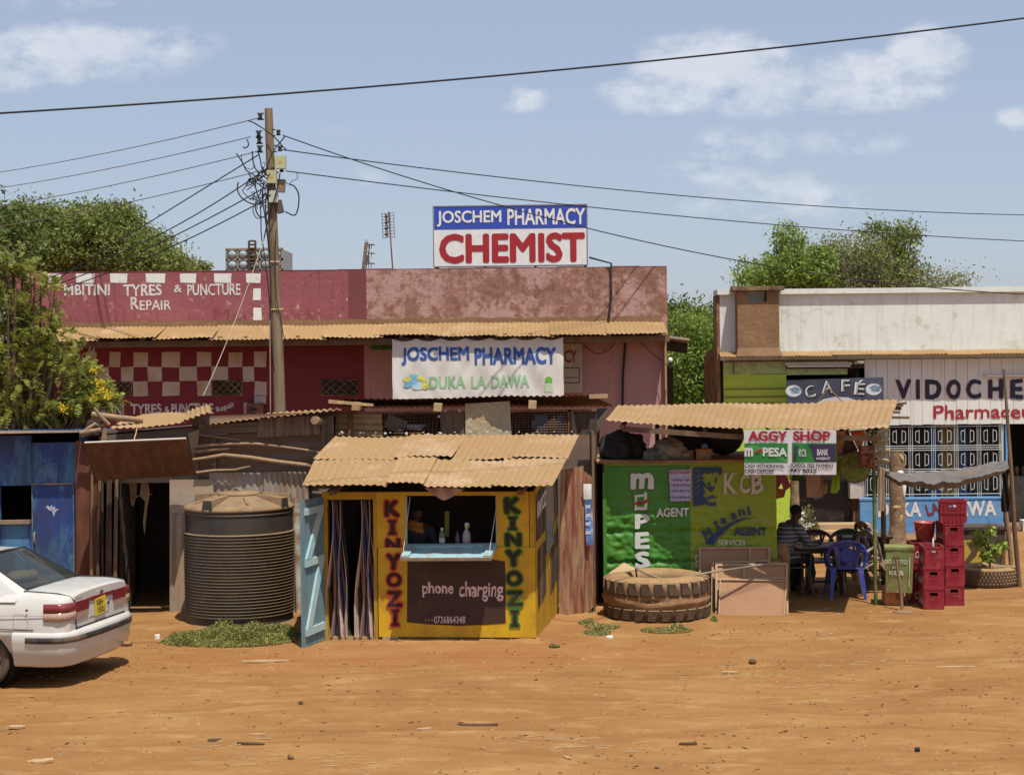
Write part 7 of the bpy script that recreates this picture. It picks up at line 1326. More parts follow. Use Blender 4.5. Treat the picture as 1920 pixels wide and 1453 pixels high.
# ---------------------------------------------------------------- foliage
def leafmat(n, c, v=.45, spec=.35):
    m = bpy.data.materials.new(n); m.use_nodes = True; nt = m.node_tree; N = nt.nodes.new; L = nt.links.new; b = nt.nodes['Principled BSDF']
    ge = N('ShaderNodeNewGeometry'); r = N('ShaderNodeValToRGB'); r.color_ramp.elements[0].color = (c[0] * (1 - v), c[1] * (1 - v), c[2] * (1 - v), 1); r.color_ramp.elements[1].color = (min(1, c[0] * (1 + v * 1.5)), c[1] * (1 + v), c[2] * (1 + v * .5), 1)
    L(ge.outputs['Random Per Island'], r.inputs[0]); L(r.outputs[0], b.inputs['Base Color']); b.inputs['Roughness'].default_value = .55; b.inputs['Specular IOR Level'].default_value = spec
    tr = N('ShaderNodeBsdfTranslucent'); L(r.outputs[0], tr.inputs[0]); ms = N('ShaderNodeMixShader'); ms.inputs[0].default_value = .36; L(b.outputs[0], ms.inputs[1]); L(tr.outputs[0], ms.inputs[2]); L(ms.outputs[0], nt.nodes['Material Output'].inputs[0]); return m
def leaves(rs, cen, nrm_bias, size, asp=.45):
    """diamond leaves at the points cen"""
    n = len(cen); d = rs.normal(size=(n, 3)); d /= np.linalg.norm(d, axis=1)[:, None]; q = rs.normal(size=(n, 3)) + np.array([0, 0, nrm_bias]); s = np.cross(d, q); s /= np.linalg.norm(s, axis=1)[:, None] + 1e-9
    sz = size * rs.uniform(.6, 1.3, n)[:, None]; v = np.empty((n, 4, 3)); v[:, 0] = cen - d * sz * .5; v[:, 1] = cen + s * sz * asp * .5; v[:, 2] = cen + d * sz * .5; v[:, 3] = cen - s * sz * asp * .5
    m = MB(); m.v = [tuple(x) for x in v.reshape(-1, 3)]; m.f = [(4 * i, 4 * i + 1, 4 * i + 2, 4 * i + 3) for i in range(n)]; m.s = [False] * n; return m
def crown(blobs, n, size, seed, clump=.35, asp=.45, bias=1.0, per=42, droop=0, ragged=1.15):
    rs = np.random.RandomState(seed); vol = np.array([b[1][0] * b[1][1] * b[1][2] for b in blobs]); vol = vol ** .75; vol /= vol.sum(); out = []
    for (c, r), w in zip(blobs, vol):
        k = max(3, int(n * w / per)); d = rs.normal(size=(k, 3)); d /= np.linalg.norm(d, axis=1)[:, None]; rad = rs.uniform(.0, 1, k) ** .42 * ragged
        cc = np.array(c) + d * rad[:, None] * np.array(r); e = rs.normal(size=(k, per, 3)) * clump * rs.uniform(.5, 1.3, k)[:, None, None] * np.array([1, 1, .75]); pts = (cc[:, None, :] + e).reshape(-1, 3)
        if droop: pts[:, 2] -= droop * np.abs(rs.normal(size=len(pts)))
        out.append(pts)
    return leaves(rs, np.concatenate(out), bias, size, asp)
def limbs(base, blobs, r, seed, k=3):
    rnd = random.Random(seed); m = MB(); b = V(base); c0 = sum((V(x[0]) for x in blobs), V()) / len(blobs); fork = b.lerp(c0, .35); m.tube([b, b.lerp(fork, .5) + V((rnd.uniform(-.1, .1), 0, 0)), fork], [r, r * .85, r * .7], 10); br = MB()
    for c, rr_ in blobs:
        for j in range(k):
            e = V(c) + V((rnd.uniform(-.8, .8) * rr_[0], rnd.uniform(-.8, .8) * rr_[1], rnd.uniform(-.2, .85) * rr_[2])); mid = fork.lerp(e, .5) + V((rnd.uniform(-.3, .3), rnd.uniform(-.3, .3), rnd.uniform(-.1, .3))) * min(1, rr_[0]); br.tube([fork, mid, e], [r * .5, r * .28, r * .06], 6)
    return m, br
def blob(px, py, Y, rx, ry, rz):  # radii in photo pixels (depth radius in metres)
    s_ = Y / F; return (tuple(P(px, py, Y)), (rx * s_, ry, rz * s_))
BRK = M('grey_bark', (.13, .09, .06), var=.3, sc=8, da=.2, bump=.4)
def tree(lab, base, blobs, n, size, mat, seed, r=.15, grp=None, **k):
    t = thing('leafy_tree', lab, 'tree', base, grp); tm, br = limbs(base, blobs, r, seed); part('trunk', tm, BRK, t); part('branches', br, BRK, t); part('crown', crown(blobs, n, size, seed, **k), mat, t); return t
LG = leafmat('leaf_mid_green', (.17, .22, .06)); LD = leafmat('leaf_deep_green', (.10, .145, .04)); LB = leafmat('leaf_bright_green', (.19, .29, .055)); LO = leafmat('leaf_olive', (.15, .18, .06)); LT = leafmat('twig_grey_green', (.21, .25, .09))
BGT = 'trees beyond the buildings'
b0 = P(110, 670, 62); tree('wide dark green tree behind the maroon shop, left of the pole', (b0.x, 62, 0), [blob(60, 440, 62, 90, 2.5, 50), blob(190, 430, 62, 62, 2.5, 42), blob(130, 480, 62, 120, 3, 45), blob(240, 480, 62, 80, 2.5, 45), blob(10, 480, 62, 90, 3, 60), blob(300, 505, 62, 50, 2, 24), blob(222, 405, 62, 26, 1, 16)], 130000, .165, LG, 11, r=.4, grp=BGT, clump=.30, ragged=1.1, per=70)
b0 = P(-100, 670, 58); tree('dark tree at the far left edge behind the foreground tree', (b0.x, 58, 0), [blob(-90, 440, 58, 130, 3, 70), blob(-30, 480, 58, 80, 3, 60)], 24000, .22, LD, 12, r=.4, grp=BGT, clump=.35)
b0 = P(380, 600, 70); tree('thin wispy acacia branch top right of the wide tree', (b0.x, 70, 0), [blob(345, 500, 70, 34, 1, 10), blob(375, 505, 70, 14, 1, 6), blob(330, 512, 70, 40, 1, 8)], 2600, .22, LO, 13, r=.12, grp=BGT, clump=.16)
b0 = P(1285, 670, 50); tree('dark thorn tree far off in the gap between the buildings', (b0.x, 50, 0), [blob(1278, 600, 50, 34, 1.5, 28), blob(1262, 640, 50, 30, 1.5, 50), blob(1330, 610, 50, 16, 1, 28)], 9000, .16, LD, 14, r=.2, grp=BGT, clump=.28)
b0 = P(1300, 670, 38); tree('bright green hanging tree in the gap between the buildings', (b0.x, 38, 0), [blob(1310, 640, 38, 34, 1.0, 60), blob(1295, 700, 38, 46, 1.2, 60), blob(1278, 600, 38, 14, .5, 14), blob(1325, 730, 38, 26, 1, 50), blob(1290, 760, 38, 46, 1, 40), blob(1300, 830, 38, 60, 1.2, 60)], 30000, .115, LB, 15, r=.14, grp=BGT, clump=.20, droop=.10, asp=.35)
b0 = P(1440, 670, 41); tree('bright green bush rising behind the white parapet, left of the bare twigs', (b0.x, 41, 0), [blob(1450, 510, 41, 54, 1.0, 28), blob(1478, 455, 41, 22, .6, 26), blob(1500, 500, 41, 50, 1, 38), blob(1530, 520, 41, 40, 1, 20), blob(1420, 525, 41, 34, .8, 12), blob(1462, 440, 41, 10, .3, 10), blob(1530, 490, 41, 22, .5, 18)], 12000, .11, LB, 16, r=.12, grp=BGT, clump=.13, asp=.4, ragged=1.32, per=24)
b0 = P(1680, 670, 42); tree('tall green tree top behind the white parapet, on the right', (b0.x, 42, 0), [blob(1680, 480, 42, 30, .7, 40), blob(1692, 436, 42, 20, .5, 14), blob(1645, 430, 42, 18, .5, 14), blob(1668, 510, 42, 48, 1, 30), blob(1655, 455, 42, 22, .5, 22), blob(1712, 440, 42, 16, .4, 12)], 7500, .11, LG, 17, r=.12, grp=BGT, clump=.14, asp=.4, ragged=1.35, per=22)
rnd = random.Random(4); b0 = P(1600, 670, 41.5); t = thing('thorn_scrub', 'tangle of bare grey thorn twigs behind the white parapet', 'bush', (b0.x, 41.5, 0)); tw = MB()
for i in range(330):
    x = rnd.gauss(1600, 95); x = min(1830, max(1440, x)); H_ = max(8, 95 * math.exp(-((x - 1590) / 120) ** 2) * rnd.uniform(.3, 1.0)); y0 = rnd.uniform(535, 560); a = P(x, y0, 41.5 + rnd.uniform(-.8, .8)); dx = rnd.uniform(-45, 45); b = P(x + dx * .5 + rnd.uniform(-8, 8), y0 - H_ * .6, a.y + rnd.uniform(-.3, .3)); c = P(x + dx, y0 - H_ - 15, a.y + rnd.uniform(-.3, .3)); tw.tube([a, b, c], [.012, .009, .004], 3, cap=False)
    if i % 3 == 0: tw.tube([b, b + V((rnd.uniform(-.6, .6), 0, rnd.uniform(0, .4)))], [.007, .003], 3, cap=False)
part('twigs', tw, M('thorn_twig', (.25, .21, .16), da=0, bump=0), t); part('stem', MB().tube([(b0.x, 41.5, 0), P(1600, 620, 41.5), P(1590, 540, 41.5)], [.12, .09, .05], 7).tube([(b0.x, 41.5, .3), P(1660, 620, 41.5), P(1680, 540, 41.5)], [.09, .07, .04], 7), BRK, t)
part('sparse_leaves', crown([blob(1575, 505, 41.5, 70, 1, 42), blob(1640, 525, 41.5, 80, 1, 26), blob(1745, 530, 41.5, 70, 1, 20), blob(1600, 480, 41.5, 60, 1, 34)], 14000, .085, 31, clump=.22, ragged=1.2), LT, t)
# feathery yellow-flowered tree on the left
def fern_tree():
    Y = 25.2; b0 = P(35, 800, Y); base = V((b0.x, Y, 0)); t = thing('feathery_tree', 'feathery green tree with yellow blossom between the blue kiosk and the maroon wall', 'tree', base)
    blobs = [blob(0, 575, Y, 62, .7, 75), blob(20, 700, Y, 80, .8, 80), blob(72, 600, Y, 38, .5, 50), blob(112, 690, Y, 44, .5, 40), blob(140, 748, Y, 52, .5, 24), blob(-70, 620, Y, 80, .8, 140), blob(60, 520, Y, 26, .4, 26), blob(50, 775, Y, 90, .6, 28), blob(196, 744, Y, 28, .3, 14), blob(14, 475, Y, 30, .4, 26), blob(165, 660, Y, 18, .3, 14), blob(110, 640, Y, 30, .3, 30), blob(95, 560, Y, 26, .4, 34), blob(150, 700, Y, 34, .35, 34), blob(165, 735, Y, 40, .4, 22), blob(205, 752, Y, 26, .3, 12)]
    tm, br = limbs(base, blobs, .14, 8, 5); part('trunk', tm, BRK, t); part('branches', br, BRK, t); rs = np.random.RandomState(5); vs = []; fs = []
    vol = np.array([b[1][0] * b[1][1] * b[1][2] for b in blobs]) ** .7; vol /= vol.sum(); NF = 8000
    def frond(c, d, L_, up):
        side = np.cross(d, up); side /= np.linalg.norm(side) + 1e-9; n = 7
        for i in range(n):
            s_ = (i + 1) / n; p = c + d * L_ * s_ - np.array([0, 0, .35 * L_ * s_ * s_]); w_ = L_ * .30 * math.sin(math.pi * (.18 + .72 * s_)); h = L_ / n * .38
            for k in (-1, 1):
                e = p + side * k * w_ + d * w_ * .35; o = len(vs); vs.extend([p - d * h, e - d * h * .6, e + d * h * .6, p + d * h]); fs.append((o, o + 1, o + 2, o + 3))
    for (c, r), w in zip(blobs, vol):
        for _ in range(int(NF * w)):
            q = rs.normal(size=3); q /= np.linalg.norm(q); rad = rs.uniform(0, 1) ** .38 * 1.08; p = np.array(c) + q * rad * np.array(r)
            if noise.noise(V(p) * 2.6) < -.03: continue
            d = q * .8 + rs.normal(size=3) * .6 + np.array([0, 0, .15]); d /= np.linalg.norm(d); up = np.array([0, 0, 1.]) + rs.normal(size=3) * .35; frond(p, d, rs.uniform(.11, .21), up)
    m = MB(); m.v = [tuple(x) for x in vs]; m.f = fs; m.s = [False] * len(fs); part('crown', m, leafmat('feather_leaf', (.22, .28, .065), .65), t)
    for x, y, r in ((186, 716, 8), (196, 738, 12), (178, 745, 9), (206, 742, 10), (118, 765, 9), (176, 695, 5), (188, 730, 8)):
        c = P(x, y, Y - .65); m = leaves(rs, np.array(c) + rs.normal(size=(60, 3)) * r * Y / F * .5, 0, .035, .8); part('blossom', m, leafmat('blossom_yellow', (.62, .50, .04), .2) if 'bl' not in globals() else globals()['bl'], t)
    return t
bl = leafmat('blossom_yellow', (.62, .50, .04), .2); fern_tree()
# flowering shrub and planter plant
t = thing('flowering_shrub', 'small shrub with white blossom behind the seated man', 'shrub', G(1503, 1008)); Y = 29.0; c = P(1503, 990, Y); t.location = (c.x, Y, 0); WL[t] = V(t.location); rs = np.random.RandomState(9)
st = MB()
for i in range(14): x = rnd.uniform(1484, 1524); st.tube([(c.x, Y, 0), P((x + 1503) / 2, 1000, Y), P(x, rnd.uniform(962, 985), Y + rnd.uniform(-.2, .2))], [.012, .008, .004], 4)
part('stems', st, BRK, t); part('leaves', crown([blob(1503, 990, Y, 22, .25, 20), blob(1505, 968, Y, 9, .15, 12)], 1800, .06, 10, clump=.07), LO, t)
for i, (x, y) in enumerate(((1507, 962), (1487, 977), (1518, 986), (1500, 985), (1508, 992), (1494, 992), (1512, 1000), (1522, 983), (1503, 975), (1497, 1001), (1484, 975), (1510, 985), (1490, 986), (1501, 994))): part('blossom', leaves(rs, np.array(P(x, y, Y - .25)) + rs.normal(size=(26, 3)) * .022, 0, .038, .9), paint('blossom_white', (.7, .7, .64)), t)
c = TC2 + V((.02, -.1, .17)); t = thing('potted_plant', 'young leafy green plant growing out of the tyre planter', 'plant', c); st = MB(); st.tube([c, c + V((.0, 0, .25)), c + V((-.02, 0, .45))], [.022, .018, .012], 6); lf = MB(); rs = np.random.RandomState(21)
for i in range(30):
    an = rs.uniform(0, 6.28); z = rs.uniform(.22, .72); ln = rs.uniform(.14, .30); a = c + V((0, 0, min(.5, z * .7))); b = c + V((ln * math.cos(an), ln * .7 * math.sin(an), z)); st.tube([a, a.lerp(b, .6) + V((0, 0, .03)), b], [.006, .005, .003], 4)
    for j in range(13):
        u_ = j / 12; p = a.lerp(b, .35 + .7 * u_) + V((0, 0, .04)) ; dv = V((rs.normal(), rs.normal(), -.9 + .4 * rs.normal())).normalized(); l_ = rs.uniform(.07, .125); sv = dv.cross(V((rs.normal(), rs.normal(), .3))).normalized() * l_ * .22; lf.add([p, p + dv * l_ * .5 + sv, p + dv * l_, p + dv * l_ * .5 - sv], [(0, 1, 2, 3)])
part('stems', st, BRK, t); part('leaves', lf, leafmat('planter_leaf', (.24, .36, .07), .45), t); 
# weeds (ground cover)
def weeds(nm, areas, n, h, mat, seed):
    rs = np.random.RandomState(seed); pts = []
    for (x, y, a, b, w) in areas:
        c = G(x, y); k = int(n * w); q = rs.uniform(-1, 1, size=(k * 2, 2)); q = q[(q ** 2).sum(1) < 1][:k]; s_ = c.y / F; X_ = c.x + q[:, 0] * a * s_; Y_ = c.y + q[:, 1] * b
        hh = h * (1.05 - (q ** 2).sum(1)) * np.clip(np.array([.45 + 1.5 * noise.noise(V((xx * 3.5, yy * 3.5, 0))) for xx, yy in zip(X_, Y_)]), 0.02, 1.2); pts.append(np.stack([X_, Y_, np.abs(hh) * rs.uniform(.15, 1, len(X_)) + .008], 1))
    m = leaves(rs, np.concatenate(pts), 1.5, .028, .6); o = solo(nm, m, mat, None, None, kind='stuff'); o['label'] = 'low green weeds growing round the water tank, tyre and fence'; return o
weeds('weeds', [(440, 1200, 118, .50, .5), (355, 1202, 52, .34, .18), (520, 1190, 44, .42, .2), (440, 1186, 100, .3, .12)], 26000, .20, leafmat('weed_green', (.23, .26, .085), .55), 1)
weeds('weeds', [(1120, 1186, 26, .25, .3), (1100, 1168, 16, .14, .1), (1250, 1182, 48, .22, .35), (1040, 1212, 10, .06, .05), (1338, 1164, 8, .1, .05), (1025, 1172, 6, .08, .05), (1130, 1176, 34, .2, .1)], 6500, .10, leafmat('dry_weed', (.27, .27, .11), .5), 2)
rs = np.random.RandomState(77); k = 900; cc = np.stack([rs.uniform(-120, 120, k), rs.uniform(105, 150, k), rs.uniform(.5, 5, k)], 1); pts = (cc[:, None, :] + rs.normal(size=(k, 40, 3)) * np.array([1.6, 1.2, 1.1])).reshape(-1, 3); pts[:, 2] = np.abs(pts[:, 2]) + .2
o = solo('far_trees', leaves(rs, pts, 1, .75, .5), LD, 'low belt of distant trees along the horizon behind the buildings', None, kind='stuff')
# ---------------------------------------------------------------- litter and stones
m = MB(); rs = np.random.RandomState(13)
for i in range(4200):
    x = rs.uniform(-6.5, 7); y = rs.uniform(13.3, 20.6) if i % 4 else rs.uniform(19.5, 24)
    if noise.noise(V((x * 1.1 + 9, y * 1.6, 4))) < rs.uniform(-.35, .3): continue
    r_ = abs(rs.normal()) * .010 + .004; c = V((x, y, gz(x, y))); a = rs.uniform(0, 6.28); pp_ = [c + V((r_ * 1.5 * math.cos(a + t) * rs.uniform(.7, 1.2), r_ * math.sin(a + t) * rs.uniform(.7, 1.2), -.002)) for t in (0, 1.26, 2.5, 3.77, 5.03)]; m.add(pp_ + [c + V((0, 0, r_ * .8))], [(j, (j + 1) % 5, 5) for j in range(5)])
solo('earth_clods', m, M('clod_earth', (.30, .15, .06), var=.4, sc=1.5, da=.3, dirt=(.2, .09, .035), ds=1, hard=.1), 'small crumbled clods of the same red earth', None, kind='stuff')
m = MB(); rs = np.random.RandomState(3)
for i in range(3600):
    x = rs.uniform(-6.5, 6.8); y = rs.uniform(13.3, 20.8) if i % 5 else rs.uniform(19, 24); z = gz(x, y)
    if noise.noise(V((x * .9, y * 1.3, 4))) < rs.uniform(-.5, .35): continue
    l_ = abs(rs.normal()) * .014 + .005; an = rs.uniform(0, 3.14); d = V((math.cos(an), math.sin(an) * .6, rs.uniform(-.1, .25))); s_ = V((-d.y, d.x, 0)) * rs.uniform(.2, .7); c = V((x, y, z + .006)); m.hexa([c - d * l_, c + s_ * l_, c + d * l_, c - s_ * l_], [v - V((0, 0, .006)) for v in (c - d * l_, c + s_ * l_, c + d * l_, c - s_ * l_)])
solo('gravel_and_chips', m, M('dark_chips', (.11, .055, .03), var=.6, sc=2, da=.4, dirt=(.40, .28, .16), ds=1.3, hard=.05), 'small chips and crumbs of earth and wood scattered over the dirt', None, kind='stuff')
m = MB()
for i in range(120):
    k = rs.choice(6); x0, y0, sx, sy = ((400, 1405, 60, 12), (1560, 1300, 100, 8), (1650, 1245, 90, 6), (1400, 1270, 60, 5), (600, 1422, 80, 10), (1100, 1390, 90, 14))[k]; g = G(x0 + rs.normal() * sx, min(1450, y0 + rs.normal() * sy)); g.z = gz(g.x, g.y) + .004; an = rs.normal() * .5; d = V((math.cos(an), math.sin(an) * .5, .03)) * rs.uniform(.02, .09); s_ = V((0, .006, 0)); m.hexa([g - d, g + d, g + d + s_, g - d + s_], [v + V((0, 0, .005)) for v in (g - d, g + d, g + d + s_, g - d + s_)])
solo('straw_litter', m, M('straw', (.52, .38, .20), da=.2), 'pale straw and fibre scraps lying on the dirt', None, kind='stuff')
def flat(name, lab, cat, x, y, w, mat, rot=0, h=.02, dp=.06, ir=.3):
    g = G(x, y); g.z = gz(g.x, g.y); s_ = g.y / F; L_ = w * s_; n = 9; pts = []
    rnd_ = random.Random(x)
    for i in range(n): t = i / (n - 1); pts.append((-L_ / 2 + L_ * t, -dp / 2 * (1 - ir * rnd_.random()) * (.35 + .65 * math.sin(math.pi * min(.9, max(.1, t)))), 0))
    for i in range(n): t = 1 - i / (n - 1); pts.append((-L_ / 2 + L_ * t, dp / 2 * (1 - ir * rnd_.random()) * (.35 + .65 * math.sin(math.pi * min(.9, max(.1, t)))), h * .3 * rnd_.random()))
    rt = Matrix.Rotation(R(rot), 3, 'Z'); solo(name, MB().prism([rt @ V(p) + g for p in pts], (0, 0, h)), mat, lab, cat)
TW = M('dark_twig', (.10, .055, .03), da=.2); PB = M('pale_bark_chip', (.42, .27, .14), da=.2); PW = paint('paper_white', (.7, .68, .64))
flat('plank', 'thin flat plank lying on the dirt in front of the weeds', 'plank', 498, 1240, 86, PB, 3, .02, .09, .1); flat('bark_piece', 'curled bark piece at the lower left on the dirt', 'bark', 76, 1426, 46, PB, 18, .022, .13, .7); flat('stick', 'long dark stick lying on the dirt right of centre', 'stick', 895, 1358, 78, TW, 0, .02, .03); flat('stick', 'short curved twig left of the long dark stick', 'stick', 796, 1369, 26, PB, 12, .02, .04)
flat('stick', 'dark broken stick near the middle of the dirt', 'stick', 470, 1396, 54, TW, -12, .018, .05); flat('stick', 'small dark stick lying left of the broken one', 'stick', 400, 1387, 20, TW, 4, .02, .04); flat('stick', 'curved pale stick below the plank, centre left', 'stick', 481, 1380, 34, PB, -3, .015, .03); flat('stick', 'pale flat chip lying by itself right of the yellow kiosk front', 'stick', 1371, 1261, 32, PB, -8, .02, .05)
flat('stick', 'thin light stick below the crates on the right', 'stick', 1790, 1248, 76, PB, 2, .015, .05); flat('stick', 'dark thin stick at the bottom centre right', 'stick', 1290, 1391, 34, TW, -2, .02, .04); flat('black_scrap', 'small black rectangular scrap on the dirt at the lower right', 'scrap', 1720, 1408, 9, INK_K, 0, .03, .05)
flat('paper_scrap', 'white paper scrap by the weeds left of the water tank', 'paper', 295, 1198, 9, PW, 20, .05, .05); flat('paper_scrap', 'white paper scrap in the weeds by the big tyre', 'paper', 1143, 1196, 12, PW, 0, .025, .06); flat('paper_scrap', 'pale paper scrap at the lower left edge', 'paper', 32, 1364, 30, PB, 0, .02, .06); flat('stick', 'slim twig lying beside the bottom centre litter', 'stick', 1064, 1425, 20, PB, -50, .015, .03)
for lab, x, y, r in (('dark lump of stone alone on the dirt below the leaning boards', 1411, 1241, .045), ('rounded small stone in the middle of the dirt track', 564, 1324, .028), ('black charred lump at the bottom edge of the dirt', 545, 1422, .03), ('little dark stone at the bottom edge right of centre', 1232, 1438, .022)):
    g = G(x, y); m = MB().ell(g + V((0, 0, r * .5 + gz(g.x, g.y))), (r, r * .8, r * .75), 8); m.v = [tuple(V(v) + V((0, 0, .015 * noise.noise(V(v) * 30)))) for v in m.v]; solo('stone', m, M('dark_stone', (.09, .05, .03), bump=.5), lab, 'stone')
# ---------------------------------------------------------------- white saloon car
def carbuild():
    T = thing('parked_car', 'white saloon car parked at the left edge, dusty rear with yellow number plate', 'car', (0, 0, 0))
    PT = M('car_white', (.56, .56, .53), r=.22, var=.02, sc=2, dirt=(.44, .31, .20), da=.16, ds=1.6, hard=.6, bump=.0, spec=.6); PLs = M('car_black_plastic', (.035, .035, .04), r=.5, da=.2, bump=.02); SEAL = paint('seal_black', (.015, .015, .015))
    def half(x):
        e = max(0, (-x - .72) / .24); e = min(1, e); fnt = max(0, (x - 2.9) / .6); W = .845 * (1 - .12 * e ** 2 - .16 * fnt ** 2)
        zb = .30 + .03 * e + .0 * fnt; zs = 1.02 if x < -.3 else (1.02 - .05 * min(1, (x + .3) / .5) if x < 1.9 else .97 - .17 * ((x - 1.9) / 1.6) ** 1.3); zs -= .02 * e
        return [(0, zb), (W * .93, zb), (W * .98, zb + .1), (W, .47), (W, .60), (W * .992, .70), (W * .975, .80), (W * .95, .88), (W * .905, .945 if x < 2 else zs - .05), (W * .86, zs - .012), (W * .70, zs + .006), (W * .35, zs + .018), (0, zs + .022)]
    xs_ = [-.965, -.955, -.93, -.88, -.8, -.7, -.55, -.4, -.2, 0, .3, .7, 1.1, 1.5, 1.9, 2.3, 2.6, 2.9, 3.1, 3.3, 3.45, 3.5]; m = MB(); ring = []
    for i, x in enumerate(xs_):
        h = half(x); k = .955 if i == 0 else (.985 if i == 1 else 1); h = [(y * k, (z - .65) * (k if z > .6 else 1) + .65) for y, z in h]; ring.append([(x, y, z) for y, z in h] + [(x, -y, z) for y, z in h[-2:0:-1]])
    n = len(ring[0]); vs = [v for r_ in ring for v in r_]; fs = [(i * n + j, (i + 1) * n + j, (i + 1) * n + (j + 1) % n, i * n + (j + 1) % n) for i in range(len(xs_) - 1) for j in range(n)]
    m.add(vs, fs, True); m.add(ring[0], [tuple(range(n))]); m.add(ring[-1], [tuple(range(n - 1, -1, -1))])
    b = part('body', m, PT, T); bmx = bmesh.new(); bmx.from_mesh(b.data); bmesh.ops.remove_doubles(bmx, verts=bmx.verts, dist=.0004); bmesh.ops.recalc_face_normals(bmx, faces=bmx.faces); bmx.to_mesh(b.data); bmx.free()
    cut = MB()
    for x in (0, 2.53):
        for s in (-1, 1): cut.tube([(x, s * .55, .285), (x, s * 1.1, .285)], .325, 40, smooth=False)
    co = make('cut', cut, PT, (0, 0, 0), None); bo = b.modifiers.new('b', 'BOOLEAN'); bo.operation = 'DIFFERENCE'; bo.object = co; bo.solver = 'EXACT'
    dg = bpy.context.evaluated_depsgraph_get(); me = bpy.data.meshes.new_from_object(b.evaluated_get(dg)); b.modifiers.clear(); b.data = me; bpy.data.objects.remove(co)
    me.materials.clear(); me.materials.append(PT)
    part('underbody', MB().box((1.2, 0, .36), (3.9, 1.0, .12)).tube([(0, -.62, .285), (0, .62, .285)], .05, 8), DARK, T)
    def wrap(path, prof, mat, nm, par=T, lab=None, smooth=True):
        pts = [V((x, y)) for x, y in path]; mm = MB(); k = len(prof); vs = []
        for i, p in enumerate(pts):
            t = (pts[min(i + 1, len(pts) - 1)] - pts[max(i - 1, 0)]).normalized(); nn = V((-t.y, t.x))
            for o, z in prof: q = p + nn * o; vs.append((q.x, q.y, z))
        fs = [(i * k + j, (i + 1) * k + j, (i + 1) * k + j + 1, i * k + j + 1) for i in range(len(pts) - 1) for j in range(k - 1)]; mm.add(vs, fs, smooth); mm.add(vs[:k], [tuple(range(k))]); mm.add(vs[-k:], [tuple(range(k))]); return part(nm, mm, mat, par, lab)
    def rnd_path(ps):   # smoothed half path mirrored
        full = ps + [(x, -y) for x, y in ps[::-1]]; out = [V(full[0])]
        for i in range(1, len(full) - 1):
            a, b_, c = V(full[i - 1]), V(full[i]), V(full[i + 1]); out += [b_.lerp(a, .3), b_.lerp(a, .12), b_.lerp(c, .12), b_.lerp(c, .3)]
        out.append(V(full[-1])); return [(p.x, p.y) for p in out]
    bp = rnd_path([(-.36, .842), (-.70, .845), (-.90, .80), (-.985, .66), (-1.02, .30)])
    bp = bp[::-1]; bmp = wrap(bp, [(-.08, .235), (-.03, .24), (-.005, .27), (.0, .33), (.018, .345), (.02, .44), (.035, .50), (.035, .585), (.018, .612), (-.03, .622), (-.14, .625)], PT, 'rear_bumper')
    bs_ = rnd_path([(-.52, .842), (-.70, .845), (-.90, .80), (-.985, .66), (-1.02, .30)])[::-1]; wrap(bs_, [(.03, .498), (.046, .506), (.046, .562), (.03, .570)], PLs, 'rub_strip', bmp)
    part('gap', MB().box((-.93, 0, .625), (.09, 1.2, .025)), SEAL, T)
    LR = paint('lamp_red', (.36, .025, .03)); LR = M('lamp_red2', (.19, .028, .033), r=.15, var=.15, sc=30, da=.08, bump=0, spec=.6); LC = M('lamp_clear', (.38, .25, .19), r=.15, var=.15, sc=30, da=.1, bump=0, spec=.6)
    for s in (1, -1):
        cp = [(-.72, .838), (-.80, .832), (-.88, .812), (-.93, .775), (-.957, .72), (-.966, .615)]; cp = [(x, y * s) for x, y in cp]; cp = cp[::-1] if s > 0 else cp
        l_ = wrap(cp, [(.0, .735), (.016, .74), (.018, .825), (.0, .826)], LC, 'tail_lamp', lab='clear lower half of the tail lamp'); wrap(cp, [(.0, .827), (.018, .828), (.016, .915), (-.01, .925)], LR, 'tail_lamp', lab='red upper half of the tail lamp')
        part('lamp_extension', MB().box((-.972, s * .455, .865), (.02, .30, .11)), LR, T); part('lamp_extension', MB().box((-.970, s * .455, .775), (.02, .27, .07)), LC, T)
    part('garnish', MB().box((-.972, 0, .905), (.022, .62, .04)), LR, T, 'red strip between the tail lamps')
    part('plate_recess', MB().box((-.966, .05, .795), (.012, .46, .17)), M('recess_white', (.52, .52, .50), da=.1), T)
    pl = part('number_plate', MB().box((-.983, .04, .80), (.012, .25, .185), Matrix.Rotation(R(-4), 3, 'X')), M('plate_yellow', (.62, .46, .03), r=.5, var=.06, da=.12, bump=0), T)
    fnr = lambda y0, y1, z0, z1, X_: (lambda a, b: V((X_, y0 + (y1 - y0) * a, z0 + (z1 - z0) * b)))
    part('lettering', text_to('KBH', fnr(.135, -.01, .808, .875, -.9905), .02), INK_K, pl); part('lettering', text_to('150U', fnr(.12, -.065, .722, .792, -.9905), .02), INK_K, pl)
    part('lock', MB().tube([(-.97, -.17, .80), (-.985, -.17, .80)], .02, 10), DARKW, T); part('badge', MB().prism([(-.975, .0, .975), (-.975, -.03, .95), (-.975, .0, .925), (-.975, .03, .95)], (-.008, 0, 0)).prism([(-.982, .04, .955), (-.982, .04, .943), (-.982, -.04, .943), (-.982, -.04, .955)], (-.004, 0, 0)), M('chrome', (.5, .5, .5), metal=1, r=.2, da=0), T)
    part('lettering', text_to('Sunny', fnr(.60, .44, .935, .962, -.974), .01, .3), M('dull_chrome', (.16, .15, .12), da=0), T)
